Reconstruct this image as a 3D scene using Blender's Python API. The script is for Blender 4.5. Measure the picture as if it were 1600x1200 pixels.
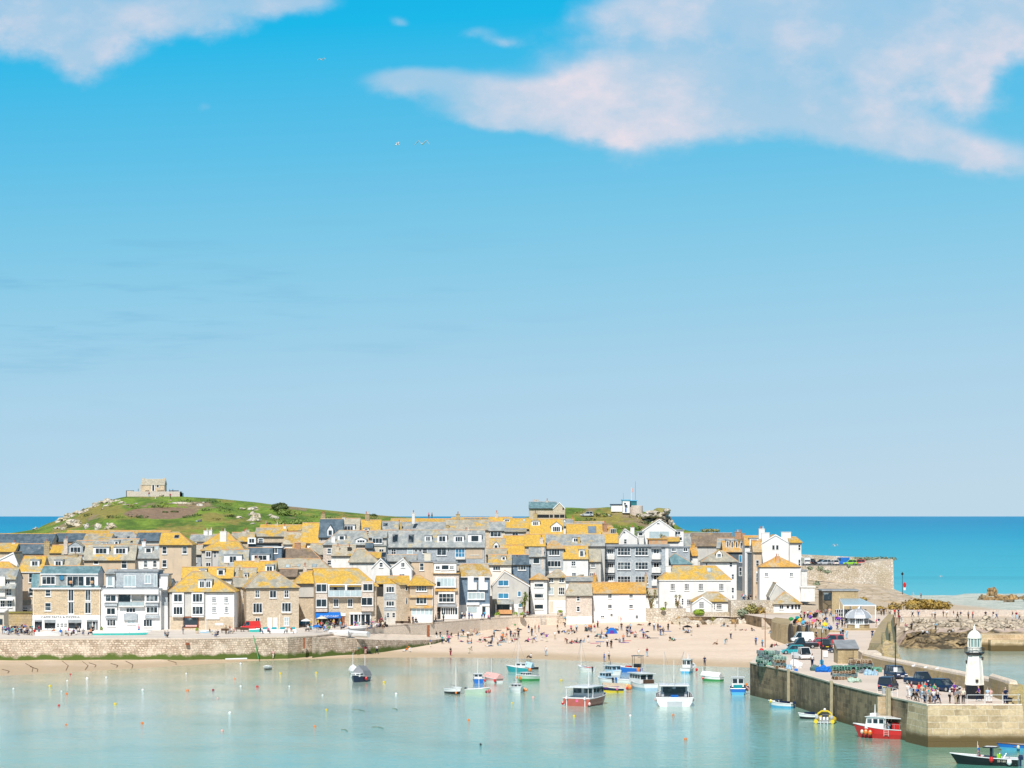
import bpy, bmesh, math, random
from mathutils import Vector, Matrix, noise
random.seed(7)
for o in list(bpy.data.objects): bpy.data.objects.remove(o)
scene = bpy.context.scene
col = scene.collection
# ------------------------------------------------------------------ camera
F = 4000.0; H = 28.0; HY = 806.0        # focal length in photo pixels, eye height, eye-level row
cam = bpy.data.cameras.new('camera'); camo = bpy.data.objects.new('camera', cam); col.objects.link(camo)
camo.location = (0, 0, H); camo.rotation_euler = (math.radians(90), 0, 0)
cam.sensor_width = 36; cam.lens = 36 * F / 1600; cam.shift_y = (HY - 600) / 1600
cam.clip_start = 1; cam.clip_end = 400000
scene.camera = camo
scene.render.resolution_x = 1024; scene.render.resolution_y = 768
# ------------------------------------------------------------------ light
EXPO = 0.0
SUN_EL = math.radians(46); SUN_AZ = math.radians(191)      # azimuth from +Y (north), clockwise
scene.view_settings.view_transform = 'Standard'; scene.view_settings.look = 'None'
scene.view_settings.gamma = 1; scene.view_settings.exposure = EXPO
sl = bpy.data.lights.new('sun', 'SUN'); sl.energy = 5.0; sl.angle = math.radians(0.5); sl.color = (1, 0.965, 0.90)
so = bpy.data.objects.new('sun', sl); col.objects.link(so)
sd = Vector((math.sin(SUN_AZ) * math.cos(SUN_EL), math.cos(SUN_AZ) * math.cos(SUN_EL), math.sin(SUN_EL)))
so.rotation_euler = sd.to_track_quat('Z', 'Y').to_euler(); so.location = sd * 900
def lin(c):
    r = []
    for x in c:
        x = x / 255.0
        r.append(x / 12.92 if x <= 0.04045 else ((x + 0.055) / 1.055) ** 2.4)
    return tuple(r)
w = bpy.data.worlds.new('World'); scene.world = w; w.use_nodes = True
nt = w.node_tree; nt.nodes.clear()
def N(t, **k):
    n = nt.nodes.new(t)
    for a, b in k.items(): setattr(n, a, b)
    return n
def M(op, a, b=None, c=None, clamp=False):
    n = nt.nodes.new('ShaderNodeMath'); n.operation = op; n.use_clamp = clamp
    for i, v in enumerate((a, b, c)):
        if v is None: continue
        if isinstance(v, (int, float)): n.inputs[i].default_value = v
        else: nt.links.new(v, n.inputs[i])
    return n.outputs[0]
def MIX(f, a, b):
    n = nt.nodes.new('ShaderNodeMix'); n.data_type = 'RGBA'
    for i, v in ((0, f), (6, a), (7, b)):
        if isinstance(v, (int, float)): n.inputs[i].default_value = v
        elif isinstance(v, tuple): n.inputs[i].default_value = (*v[:3], 1)
        else: nt.links.new(v, n.inputs[i])
    return n.outputs[2]
BG = 0.06
sky = N('ShaderNodeTexSky', sky_type='NISHITA', sun_disc=False); sky.sun_elevation = SUN_EL; sky.sun_rotation = SUN_AZ
tc = N('ShaderNodeTexCoord'); sep = N('ShaderNodeSeparateXYZ'); nt.links.new(tc.outputs['Generated'], sep.inputs[0])
X_, Y_, Z_ = sep.outputs
el = M('MAXIMUM', Z_, 0.0)
ya = M('MAXIMUM', M('ABSOLUTE', Y_), 0.05)
u_ = M('DIVIDE', X_, ya); v_ = M('DIVIDE', Z_, ya)
tint = M('ADD', M('DIVIDE', el, 0.24), M('MULTIPLY', M('MAXIMUM', M('MINIMUM', u_, 0.25), -0.25), -0.22), clamp=True)
rp = N('ShaderNodeValToRGB'); nt.links.new(tint, rp.inputs[0])
sk = [(0.0, (192, 217, 233)), (0.22, (171, 211, 234)), (0.42, (137, 203, 232)), (0.60, (98, 193, 232)), (0.80, (30, 184, 233)), (1.0, (0, 175, 230))]
cr = rp.color_ramp
while len(cr.elements) < len(sk): cr.elements.new(0.5)
for e, (p, c) in zip(cr.elements, sk): e.position = p; e.color = (*lin(c), 1)
sc = N('ShaderNodeVectorMath', operation='SCALE'); nt.links.new(rp.outputs[0], sc.inputs[0]); sc.inputs['Scale'].default_value = 1 / BG / 2 ** EXPO
hi = M('MULTIPLY', M('SUBTRACT', el, 0.24), 5.0, clamp=True)
base = MIX(hi, sc.outputs[0], sky.outputs[0])
# clouds: noise-torn banks at given directions
cmb = N('ShaderNodeCombineXYZ'); nt.links.new(u_, cmb.inputs[0]); nt.links.new(M('MULTIPLY', v_, 1.5), cmb.inputs[1]); nt.links.new(Y_, cmb.inputs[2])
def NOISE(s, d, r=0.55, vec=None):
    n = N('ShaderNodeTexNoise'); n.inputs['Scale'].default_value = s; n.inputs['Detail'].default_value = d; n.inputs['Roughness'].default_value = r
    nt.links.new(vec or cmb.outputs[0], n.inputs['Vector']); return n.outputs['Fac']
n1 = NOISE(16, 8, 0.58); n2 = NOISE(38, 6, 0.6); n3 = NOISE(7, 3)
uu = M('ADD', u_, M('MULTIPLY', M('SUBTRACT', n3, 0.5), 0.03))
vv = M('ADD', v_, M('MULTIPLY', M('SUBTRACT', n1, 0.5), 0.02))
blobs = [(40, 25, 170, 70, 0), (125, 80, 50, 45, 0), (300, 25, 150, 42, 0), (470, 5, 90, 26, 0), (630, 135, 75, 22, 0),
  (760, 150, 120, 34, 0), (800, 190, 130, 26, 0), (960, 140, 130, 66, 0), (1120, 165, 170, 62, 0), (1330, 195, 190, 44, -8), (1500, 235, 170, 30, -9),
  (1400, 15, 260, 75, 0), (1150, 10, 150, 40, 1), (1230, 80, 240, 60, 1), (1430, 110, 110, 60, 1), (1590, 15, 130, 50, 0), (1530, 110, 34, 55, 0), (1000, 25, 90, 35, 0), (737, 48, 30, 12, 0), (312, 167, 18, 13, 0), (622, 32, 16, 12, 0), (780, 60, 30, 10, 0)]
tot = None
for (bx, by, rx_, ry_, an) in blobs:
    a = math.radians(an); ca, sa = math.cos(a), math.sin(a)
    du = M('SUBTRACT', uu, (bx - 800) / F); dv = M('SUBTRACT', vv, (HY - by) / F)
    p = M('DIVIDE', M('ADD', M('MULTIPLY', du, ca), M('MULTIPLY', dv, sa)), rx_ / F)
    q = M('DIVIDE', M('SUBTRACT', M('MULTIPLY', dv, ca), M('MULTIPLY', du, sa)), ry_ / F)
    g = M('POWER', 2.718, M('MULTIPLY', M('ADD', M('MULTIPLY', p, p), M('MULTIPLY', q, q)), -1.0))
    g = M('MULTIPLY', g, (0.60 if an == 1 else 1.0) if rx_ > 30 else 0.36)
    tot = g if tot is None else M('ADD', tot, g)
dens = M('ADD', tot, M('MULTIPLY', M('SUBTRACT', n1, 0.5), 1.0)); dens = M('ADD', dens, M('MULTIPLY', M('SUBTRACT', n2, 0.5), 0.5))
ss = N('ShaderNodeMapRange', interpolation_type='SMOOTHSTEP'); nt.links.new(dens, ss.inputs[0]); ss.inputs[1].default_value = 0.20; ss.inputs[2].default_value = 1.0
front = M('GREATER_THAN', Y_, 0.0)
cl = M('MULTIPLY', M('MULTIPLY', ss.outputs[0], front), M('ADD', M('MULTIPLY', M('SUBTRACT', n1, 0.5), 1.1), 0.80), clamp=True)
shade = M('ADD', M('MULTIPLY', M('SUBTRACT', n1, 0.42), 2.4), M('MULTIPLY', M('SUBTRACT', n2, 0.5), 1.5), clamp=True)
ccol = MIX(shade, tuple(x / BG / 2 ** EXPO for x in lin((190, 210, 230))), tuple(x / BG / 2 ** EXPO for x in lin((244, 229, 235))))
# faint dark wisps low in the sky
wv = N('ShaderNodeMapping'); wv.inputs['Scale'].default_value = (1, 6, 1); nt.links.new(cmb.outputs[0], wv.inputs[0])
n4 = NOISE(14, 5, 0.6, wv.outputs[0])
wl = N('ShaderNodeMapRange', interpolation_type='SMOOTHSTEP'); nt.links.new(n4, wl.inputs[0]); wl.inputs[1].default_value = 0.50; wl.inputs[2].default_value = 0.70
wband = M('POWER', 2.718, M('MULTIPLY', M('POWER', M('DIVIDE', M('SUBTRACT', v_, 0.085), 0.03), 2.0), -1.0))
wis = M('MULTIPLY', M('MULTIPLY', wl.outputs[0], wband), M('MULTIPLY', M('SUBTRACT', 0.05, u_), 2.0, clamp=True), clamp=True)
b2 = MIX(wis, base, tuple(x / BG / 2 ** EXPO for x in lin((112, 178, 216))))
fin = MIX(cl, b2, ccol)
bgn = N('ShaderNodeBackground'); bgn.inputs['Strength'].default_value = BG; nt.links.new(fin, bgn.inputs['Color'])
wo = N('ShaderNodeOutputWorld'); nt.links.new(bgn.outputs[0], wo.inputs[0])
try: w.cycles.sampling_method = 'MANUAL'; w.cycles.sample_map_resolution = 512
except Exception: pass
# ------------------------------------------------------------------ materials
MAT = {}
def new_mat(name):
    global nt
    m = bpy.data.materials.new(name); m.use_nodes = True; nt = m.node_tree; nt.nodes.clear()
    out = nt.nodes.new('ShaderNodeOutputMaterial'); b = nt.nodes.new('ShaderNodeBsdfPrincipled'); nt.links.new(b.outputs[0], out.inputs[0])
    MAT[name] = m
    return m, b
def objvec(scale=(1, 1, 1), world=False):
    t = nt.nodes.new('ShaderNodeTexCoord'); g = nt.nodes.new('ShaderNodeNewGeometry'); i = nt.nodes.new('ShaderNodeObjectInfo')
    a = nt.nodes.new('ShaderNodeVectorMath'); a.operation = 'ADD'
    r = nt.nodes.new('ShaderNodeVectorMath'); r.operation = 'SCALE'; r.inputs[0].default_value = (37, 91, 53); nt.links.new(i.outputs['Random'], r.inputs['Scale'])
    nt.links.new(g.outputs['Position'] if world else t.outputs['Object'], a.inputs[0])
    if not world: nt.links.new(r.outputs[0], a.inputs[1])
    m = nt.nodes.new('ShaderNodeMapping'); m.inputs['Scale'].default_value = scale; nt.links.new(a.outputs[0], m.inputs[0])
    return m.outputs[0]
def nz(vec, s, d=3, r=0.55):
    n = nt.nodes.new('ShaderNodeTexNoise'); n.inputs['Scale'].default_value = s; n.inputs['Detail'].default_value = d; n.inputs['Roughness'].default_value = r
    nt.links.new(vec, n.inputs['Vector']); return n.outputs['Fac']
def mr(v, a, b, c=0.0, d=1.0):
    n = nt.nodes.new('ShaderNodeMapRange'); n.interpolation_type = 'SMOOTHSTEP'; nt.links.new(v, n.inputs[0])
    for i, x in enumerate((a, b, c, d)): n.inputs[i + 1].default_value = x
    return n.outputs[0]
def bump(b, h, s, dist=0.1):
    n = nt.nodes.new('ShaderNodeBump'); n.inputs['Strength'].default_value = s; n.inputs['Distance'].default_value = dist
    nt.links.new(h, n.inputs['Height']); nt.links.new(n.outputs[0], b.inputs['Normal'])
def mulc(cola, f):
    n = nt.nodes.new('ShaderNodeVectorMath'); n.operation = 'SCALE'; nt.links.new(cola, n.inputs[0]); nt.links.new(f, n.inputs['Scale']); return n.outputs[0]
def gm(name, c1, c2=None, s=1.5, rough=0.7, metal=0.0, bmp=0.0, var=0.12, lo=0.35, hi=0.65, spec=0.3, fine=0.0, streak=0.0):
    m, b = new_mat(name)
    c2 = c2 or tuple(x * 0.82 for x in c1)
    v = objvec(); n = nz(v, s, 4)
    c = MIX(mr(n, lo, hi), tuple(c1), tuple(c2))
    i = nt.nodes.new('ShaderNodeObjectInfo')
    f = M('ADD', M('MULTIPLY', i.outputs['Random'], var), 1 - var / 2)
    if fine: f = M('MULTIPLY', f, M('ADD', M('MULTIPLY', nz(v, 9, 3, 0.7), fine), 1 - fine / 2))
    if streak: c = MIX(M('MULTIPLY', mr(nz(objvec((1.3, 1.3, .16)), 1.0, 4, .7), .5, .72), streak), c, (0.30, 0.27, 0.21))
    nt.links.new(mulc(c, f), b.inputs['Base Color'])
    b.inputs['Roughness'].default_value = rough; b.inputs['Metallic'].default_value = metal; b.inputs['Specular IOR Level'].default_value = spec
    if bmp: bump(b, nz(v, s * 6, 3), bmp)
    return m
def wallvec(warp=0.5):
    v = objvec(); s = nt.nodes.new('ShaderNodeSeparateXYZ'); nt.links.new(v, s.inputs[0])
    c = nt.nodes.new('ShaderNodeCombineXYZ'); nt.links.new(M('ADD', s.outputs[0], M('MULTIPLY', s.outputs[1], 0.9)), c.inputs[0]); nt.links.new(s.outputs[2], c.inputs[1])
    ad = nt.nodes.new('ShaderNodeVectorMath'); ad.operation = 'ADD'; nn_ = nt.nodes.new('ShaderNodeTexNoise'); nn_.inputs['Scale'].default_value = 1.6; nt.links.new(v, nn_.inputs['Vector'])
    sc_ = nt.nodes.new('ShaderNodeVectorMath'); sc_.operation = 'SCALE'; sc_.inputs['Scale'].default_value = warp; nt.links.new(nn_.outputs['Color'], sc_.inputs[0]); nt.links.new(c.outputs[0], ad.inputs[0]); nt.links.new(sc_.outputs[0], ad.inputs[1])
    return ad.outputs[0], v
def stone(name, c1, c2, c3, mortar, bw=0.6, bh=0.26, rough=0.9, mort=0.02, weed=None, big=None, bmp=0.6):
    m, b = new_mat(name); wv_, v = wallvec(0.05 if 'slate' in name else (0.22 if 'pier' in name else 0.55))
    br = nt.nodes.new('ShaderNodeTexBrick'); nt.links.new(wv_, br.inputs['Vector']); br.inputs['Scale'].default_value = 1
    br.inputs['Brick Width'].default_value = bw; br.inputs['Row Height'].default_value = bh; br.inputs['Mortar Size'].default_value = mort
    br.inputs['Color1'].default_value = (*c1, 1); br.inputs['Color2'].default_value = (*c2, 1); br.inputs['Mortar'].default_value = (*mortar, 1)
    br.offset_frequency = 2; br.squash_frequency = 3; br.squash = 1.3
    n = nz(v, 0.5, 4, 0.6); c = MIX(M('MULTIPLY', mr(n, 0.4, 0.7), 0.6), br.outputs[0], tuple(c3))
    n2 = nz(v, 3.2, 3, 0.7); f = M('ADD', M('MULTIPLY', n2, 0.9), 0.55)
    c = mulc(c, f)
    if weed:
        g = nt.nodes.new('ShaderNodeNewGeometry'); s = nt.nodes.new('ShaderNodeSeparateXYZ'); nt.links.new(g.outputs['Position'], s.inputs[0])
        h = M('ADD', s.outputs[2], M('MULTIPLY', M('SUBTRACT', nz(v, 0.35, 4), 0.5), weed[2]))
        c = MIX(mr(h, weed[0], weed[1], 1.0, 0.0), c, weed[3])
    if big:   # streaks running down the face
        sv = objvec((0.5, 0.5, 0.16)); c = MIX(M('MULTIPLY', mr(nz(sv, 0.5, 5, 0.7), 0.44, 0.66), big[1]), c, big[0])
    nt.links.new(c, b.inputs['Base Color']); b.inputs['Roughness'].default_value = rough
    bump(b, M('ADD', M('MULTIPLY', br.outputs['Fac'], -1.0), n2), bmp, 0.06)
    return m
def rubble(name, c1, c2, c3, s=1.6, dark=0.5):
    m, b = new_mat(name); v = objvec()
    vo = nt.nodes.new('ShaderNodeTexVoronoi'); nt.links.new(v, vo.inputs['Vector']); vo.inputs['Scale'].default_value = s
    ve = nt.nodes.new('ShaderNodeTexVoronoi'); ve.feature = 'DISTANCE_TO_EDGE'; nt.links.new(v, ve.inputs['Vector']); ve.inputs['Scale'].default_value = s
    sp = nt.nodes.new('ShaderNodeSeparateXYZ'); nt.links.new(vo.outputs['Color'], sp.inputs[0])
    c = MIX(sp.outputs[0], tuple(c1), tuple(c2)); c = MIX(mr(nz(v, 0.25, 4), 0.42, 0.66), c, tuple(c3))
    f = M('MULTIPLY', mr(ve.outputs['Distance'], 0.0, 0.10, dark, 1.0), M('ADD', M('MULTIPLY', nz(v, 4, 3, 0.7), 0.7), 0.65))
    nt.links.new(mulc(c, f), b.inputs['Base Color']); b.inputs['Roughness'].default_value = 0.95
    bump(b, ve.outputs['Distance'], 0.8, 0.25)
    return m
def roofm(name, base, base2, lich, cover, lich2=None):
    m, b = new_mat(name); v = objvec(); i = nt.nodes.new('ShaderNodeObjectInfo')
    st = objvec((0.9, 0.5, 0.5))
    n1 = nz(v, 0.3, 4, 0.65); n2 = nz(v, 2.2, 4, 0.75); n3 = nz(st, 0.9, 3)
    br = nt.nodes.new('ShaderNodeTexBrick'); s = nt.nodes.new('ShaderNodeSeparateXYZ'); nt.links.new(v, s.inputs[0])
    cb = nt.nodes.new('ShaderNodeCombineXYZ'); nt.links.new(M('ADD', s.outputs[0], M('MULTIPLY', s.outputs[1], 0.15)), cb.inputs[0]); nt.links.new(s.outputs[2], cb.inputs[1])
    nt.links.new(cb.outputs[0], br.inputs['Vector']); br.inputs['Scale'].default_value = 1; br.inputs['Brick Width'].default_value = 0.42; br.inputs['Row Height'].default_value = 0.24
    br.inputs['Mortar Size'].default_value = 0.012; br.inputs['Color1'].default_value = (1, 1, 1, 1); br.inputs['Color2'].default_value = (0.72, 0.72, 0.72, 1); br.inputs['Mortar'].default_value = (0.5, 0.5, 0.5, 1)
    bs = MIX(mr(n3, 0.35, 0.65), tuple(base), tuple(base2))
    lc = MIX(mr(n2, 0.35, 0.65), tuple(lich), tuple(lich2 or tuple(x * 0.75 for x in lich)))
    fac = M('ADD', M('ADD', M('SUBTRACT', M('MULTIPLY', n1, 2.3), 0.4), M('MULTIPLY', n2, 0.5)), M('MULTIPLY', i.outputs['Random'], 0.25))
    c = MIX(mr(fac, 1.5 - cover, 1.85 - cover), bs, lc)
    mu = nt.nodes.new('ShaderNodeMix'); mu.data_type = 'RGBA'; mu.blend_type = 'MULTIPLY'; mu.inputs[0].default_value = 0.8
    nt.links.new(c, mu.inputs[6]); nt.links.new(br.outputs[0], mu.inputs[7])
    c = mulc(mu.outputs[2], M('ADD', M('MULTIPLY', nz(v, 7, 2, 0.7), 0.6), 0.75))
    nt.links.new(c, b.inputs['Base Color']); b.inputs['Roughness'].default_value = 0.75; b.inputs['Specular IOR Level'].default_value = 0.35
    bump(b, n2, 0.4, 0.05)
    return m
LI = (0.72, 0.43, 0.055); LI2 = (0.52, 0.35, 0.10)
roofm('lich', (0.40, 0.36, 0.24), (0.46, 0.40, 0.27), LI, 0.72, LI2)
roofm('lich2', (0.34, 0.33, 0.28), (0.46, 0.42, 0.33), LI, 0.36, LI2)
roofm('gslate', (0.27, 0.30, 0.31), (0.42, 0.43, 0.41), (0.56, 0.46, 0.26), 0.30)
roofm('beige', (0.42, 0.39, 0.31), (0.50, 0.45, 0.36), (0.55, 0.36, 0.10), 0.35)
roofm('slate', (0.075, 0.115, 0.15), (0.13, 0.18, 0.22), (0.30, 0.34, 0.36), 0.10)
roofm('teal', (0.12, 0.23, 0.26), (0.20, 0.33, 0.36), (0.35, 0.42, 0.42), 0.12)
roofm('brown', (0.20, 0.155, 0.115), (0.27, 0.21, 0.16), (0.45, 0.30, 0.12), 0.15)
roofm('orange', (0.50, 0.40, 0.26), (0.52, 0.38, 0.22), (0.68, 0.38, 0.09), 0.62)
gm('white', (0.80, 0.785, 0.77), (0.72, 0.71, 0.70), 0.5, 0.8, fine=0.10, streak=.16)
gm('white2', (0.80, 0.78, 0.75), (0.68, 0.67, 0.65), 0.6, 0.85, fine=0.14, streak=.35)
gm('trim', (0.82, 0.82, 0.82), (0.76, 0.76, 0.76), 3, 0.5)
gm('pink', (0.76, 0.65, 0.61), (0.80, 0.72, 0.68), 0.5, 0.85, fine=0.10)
gm('render', (0.60, 0.47, 0.34), (0.53, 0.42, 0.31), 0.4, 0.9, fine=0.15, streak=.35)
gm('greyr', (0.56, 0.54, 0.50), (0.49, 0.48, 0.46), 0.5, 0.9, fine=0.12, streak=.35)
gm('cream', (0.62, 0.57, 0.47), (0.56, 0.52, 0.44), 0.5, 0.9, fine=0.10)
stone('wslate', (0.42, 0.46, 0.49), (0.32, 0.36, 0.40), (0.48, 0.51, 0.52), (0.25, 0.28, 0.31), 0.4, 0.22, mort=0.01, bmp=0.3)
stone('bslate', (0.17, 0.24, 0.32), (0.12, 0.18, 0.25), (0.22, 0.29, 0.36), (0.10, 0.14, 0.18), 0.4, 0.22, mort=0.01, bmp=0.3)
stone('dslate', (0.10, 0.13, 0.15), (0.07, 0.09, 0.11), (0.13, 0.15, 0.17), (0.06, 0.07, 0.08), 0.4, 0.22, mort=0.01, bmp=0.3)
stone('stone', (0.62, 0.46, 0.28), (0.42, 0.32, 0.21), (0.62, 0.51, 0.36), (0.62, 0.55, 0.43), 0.75, 0.30, mort=0.03)
stone('stone2', (0.54, 0.43, 0.31), (0.64, 0.53, 0.40), (0.48, 0.39, 0.28), (0.58, 0.50, 0.40), 0.6, 0.28)
stone('pstone', (0.68, 0.57, 0.48), (0.58, 0.49, 0.42), (0.62, 0.54, 0.47), (0.58, 0.51, 0.45), 0.6, 0.26)
stone('brick', (0.50, 0.22, 0.11), (0.42, 0.20, 0.11), (0.55, 0.32, 0.16), (0.5, 0.4, 0.3), 0.3, 0.1, mort=0.01)
stone('quay', (0.72, 0.59, 0.46), (0.38, 0.29, 0.21), (0.76, 0.66, 0.54), (0.30, 0.23, 0.17), 0.6, 0.42, mort=0.06, weed=(0.85, 1.55, 2.6, (0.085, 0.13, 0.02)))
stone('quayup', (0.74, 0.62, 0.50), (0.68, 0.57, 0.46), (0.78, 0.67, 0.56), (0.60, 0.50, 0.41), 0.9, 0.35, mort=0.015)
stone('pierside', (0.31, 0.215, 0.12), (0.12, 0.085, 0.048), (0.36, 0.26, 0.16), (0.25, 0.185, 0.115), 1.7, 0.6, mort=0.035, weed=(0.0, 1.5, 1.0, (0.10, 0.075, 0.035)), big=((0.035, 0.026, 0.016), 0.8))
stone('pierhead', (0.62, 0.46, 0.28), (0.36, 0.26, 0.15), (0.68, 0.53, 0.35), (0.70, 0.60, 0.46), 1.9, 0.78, mort=0.03, weed=(1.0, 1.9, 0.6, (0.12, 0.08, 0.03)))
stone('oldwall', (0.36, 0.28, 0.17), (0.44, 0.35, 0.22), (0.50, 0.36, 0.12), (0.30, 0.24, 0.16), 1.3, 0.5, mort=0.03)
rubble('bastion', (0.50, 0.42, 0.33), (0.70, 0.63, 0.54), (0.48, 0.40, 0.29), 1.7, 0.55)
rubble('rubblem', (0.54, 0.46, 0.36), (0.30, 0.25, 0.19), (0.60, 0.51, 0.39), 0.6, 0.3)
rubble('rockd', (0.20, 0.15, 0.09), (0.12, 0.10, 0.07), (0.30, 0.22, 0.12), 0.55, 0.4)
rubble('rocko', (0.40, 0.24, 0.09), (0.20, 0.15, 0.10), (0.44, 0.28, 0.12), 0.6, 0.4)
rubble('rockl', (0.62, 0.56, 0.50), (0.46, 0.41, 0.34), (0.52, 0.44, 0.28), 0.5, 0.45)
rubble('pebble', (0.42, 0.45, 0.40), (0.56, 0.56, 0.50), (0.46, 0.46, 0.40), 1.0, 0.6)
gm('terracotta', (0.58, 0.29, 0.14), (0.46, 0.40, 0.28), 0.7, 0.85)
gm('redpot', (0.48, 0.16, 0.09), None, 3, 0.8)
gm('glass', (0.018, 0.03, 0.04), (0.17, 0.20, 0.21), 0.55, 0.1, var=0.6, spec=0.6, lo=.52, hi=.68)
gm('glassb', (0.03, 0.18, 0.34), (0.05, 0.25, 0.42), 0.8, 0.12, var=0.3, spec=0.6)
gm('glassl', (0.36, 0.45, 0.48), (0.45, 0.54, 0.56), 0.6, 0.15, var=0.3, spec=0.5)
gm('teald', (0.03, 0.16, 0.18), None, 1, 0.3)
gm('black', (0.02, 0.022, 0.026), None, 2, 0.5)
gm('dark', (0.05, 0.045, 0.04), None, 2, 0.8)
gm('metal', (0.50, 0.52, 0.53), None, 2, 0.4, 0.6)
gm('lead', (0.25, 0.27, 0.29), (0.33, 0.35, 0.37), 1, 0.6)
gm('wood', (0.30, 0.19, 0.10), (0.22, 0.14, 0.08), 3, 0.8)
gm('woodo', (0.62, 0.32, 0.14), (0.52, 0.28, 0.13), 3, 0.8)
gm('woodd', (0.10, 0.06, 0.04), None, 3, 0.7)
gm('rust', (0.22, 0.07, 0.035), (0.30, 0.12, 0.06), 3, 0.9)
gm('asphalt', (0.16, 0.16, 0.16), (0.20, 0.19, 0.18), 0.3, 0.9)
gm('moss', (0.26, 0.24, 0.06), (0.20, 0.17, 0.06), 0.6, 0.95, bmp=0.5)
PAL = {'red': (0.62, 0.03, 0.03), 'navy': (0.012, 0.025, 0.07), 'blue': (0.02, 0.16, 0.55), 'sky': (0.10, 0.42, 0.65), 'teal': (0.02, 0.32, 0.36), 'turquoise': (0.05, 0.50, 0.46),
  'white': (0.80, 0.80, 0.80), 'cream': (0.72, 0.66, 0.52), 'black': (0.015, 0.016, 0.02), 'grey': (0.26, 0.27, 0.29), 'silver': (0.50, 0.52, 0.55), 'pink': (0.75, 0.16, 0.32), 'purple': (0.16, 0.05, 0.36),
  'yellow': (0.78, 0.58, 0.04), 'orange': (0.80, 0.22, 0.04), 'green': (0.05, 0.32, 0.10), 'lime': (0.30, 0.62, 0.05), 'brown': (0.16, 0.09, 0.05), 'maroon': (0.28, 0.02, 0.05), 'palegreen': (0.45, 0.58, 0.48), 'beige': (0.55, 0.45, 0.33), 'lightblue': (0.40, 0.58, 0.72), 'denim': (0.07, 0.12, 0.24), 'brick': (0.45, 0.12, 0.09), 'palepink': (0.75, 0.45, 0.42)}
for k, c in PAL.items():
    gm('cloth_' + k, c, None, 4, 0.85, var=0.15, spec=0.1); gm('paint_' + k, c, tuple(x * 0.9 for x in c), 1.2, 0.28, var=0.05, spec=0.5, fine=0.06)
for k, c in (('pale', (0.62, 0.40, 0.30)), ('tan', (0.42, 0.25, 0.16)), ('brown', (0.20, 0.11, 0.07))): gm('skin_' + k, c, None, 4, 0.6, var=0.08)
gm('rubber', (0.02, 0.02, 0.02), None, 3, 0.8); gm('net', (0.10, 0.30, 0.22), (0.22, 0.46, 0.36), 2.5, 0.95, bmp=0.8); gm('netd', (0.06, 0.13, 0.13), (0.12, 0.2, 0.19), 3, 0.95)
def foliage(name, c1, c2):
    m, b = new_mat(name); v = objvec(); c = MIX(mr(nz(v, 0.7, 3), 0.35, 0.65), c1, c2)
    nt.links.new(mulc(c, M('ADD', M('MULTIPLY', nz(v, 5, 2, 0.7), 1.2), 0.4)), b.inputs['Base Color']); b.inputs['Roughness'].default_value = 0.7
    return m
foliage('leaf_dark', (0.05, 0.08, 0.02), (0.09, 0.12, 0.03)); foliage('leaf_mid', (0.13, 0.20, 0.035), (0.20, 0.26, 0.05)); foliage('leaf_lime', (0.24, 0.36, 0.03), (0.30, 0.42, 0.05))
foliage('leaf_ochre', (0.42, 0.27, 0.05), (0.26, 0.19, 0.06)); foliage('leaf_grey', (0.20, 0.25, 0.16), (0.28, 0.31, 0.20)); foliage('leaf_olive', (0.22, 0.22, 0.06), (0.30, 0.26, 0.08))
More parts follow.
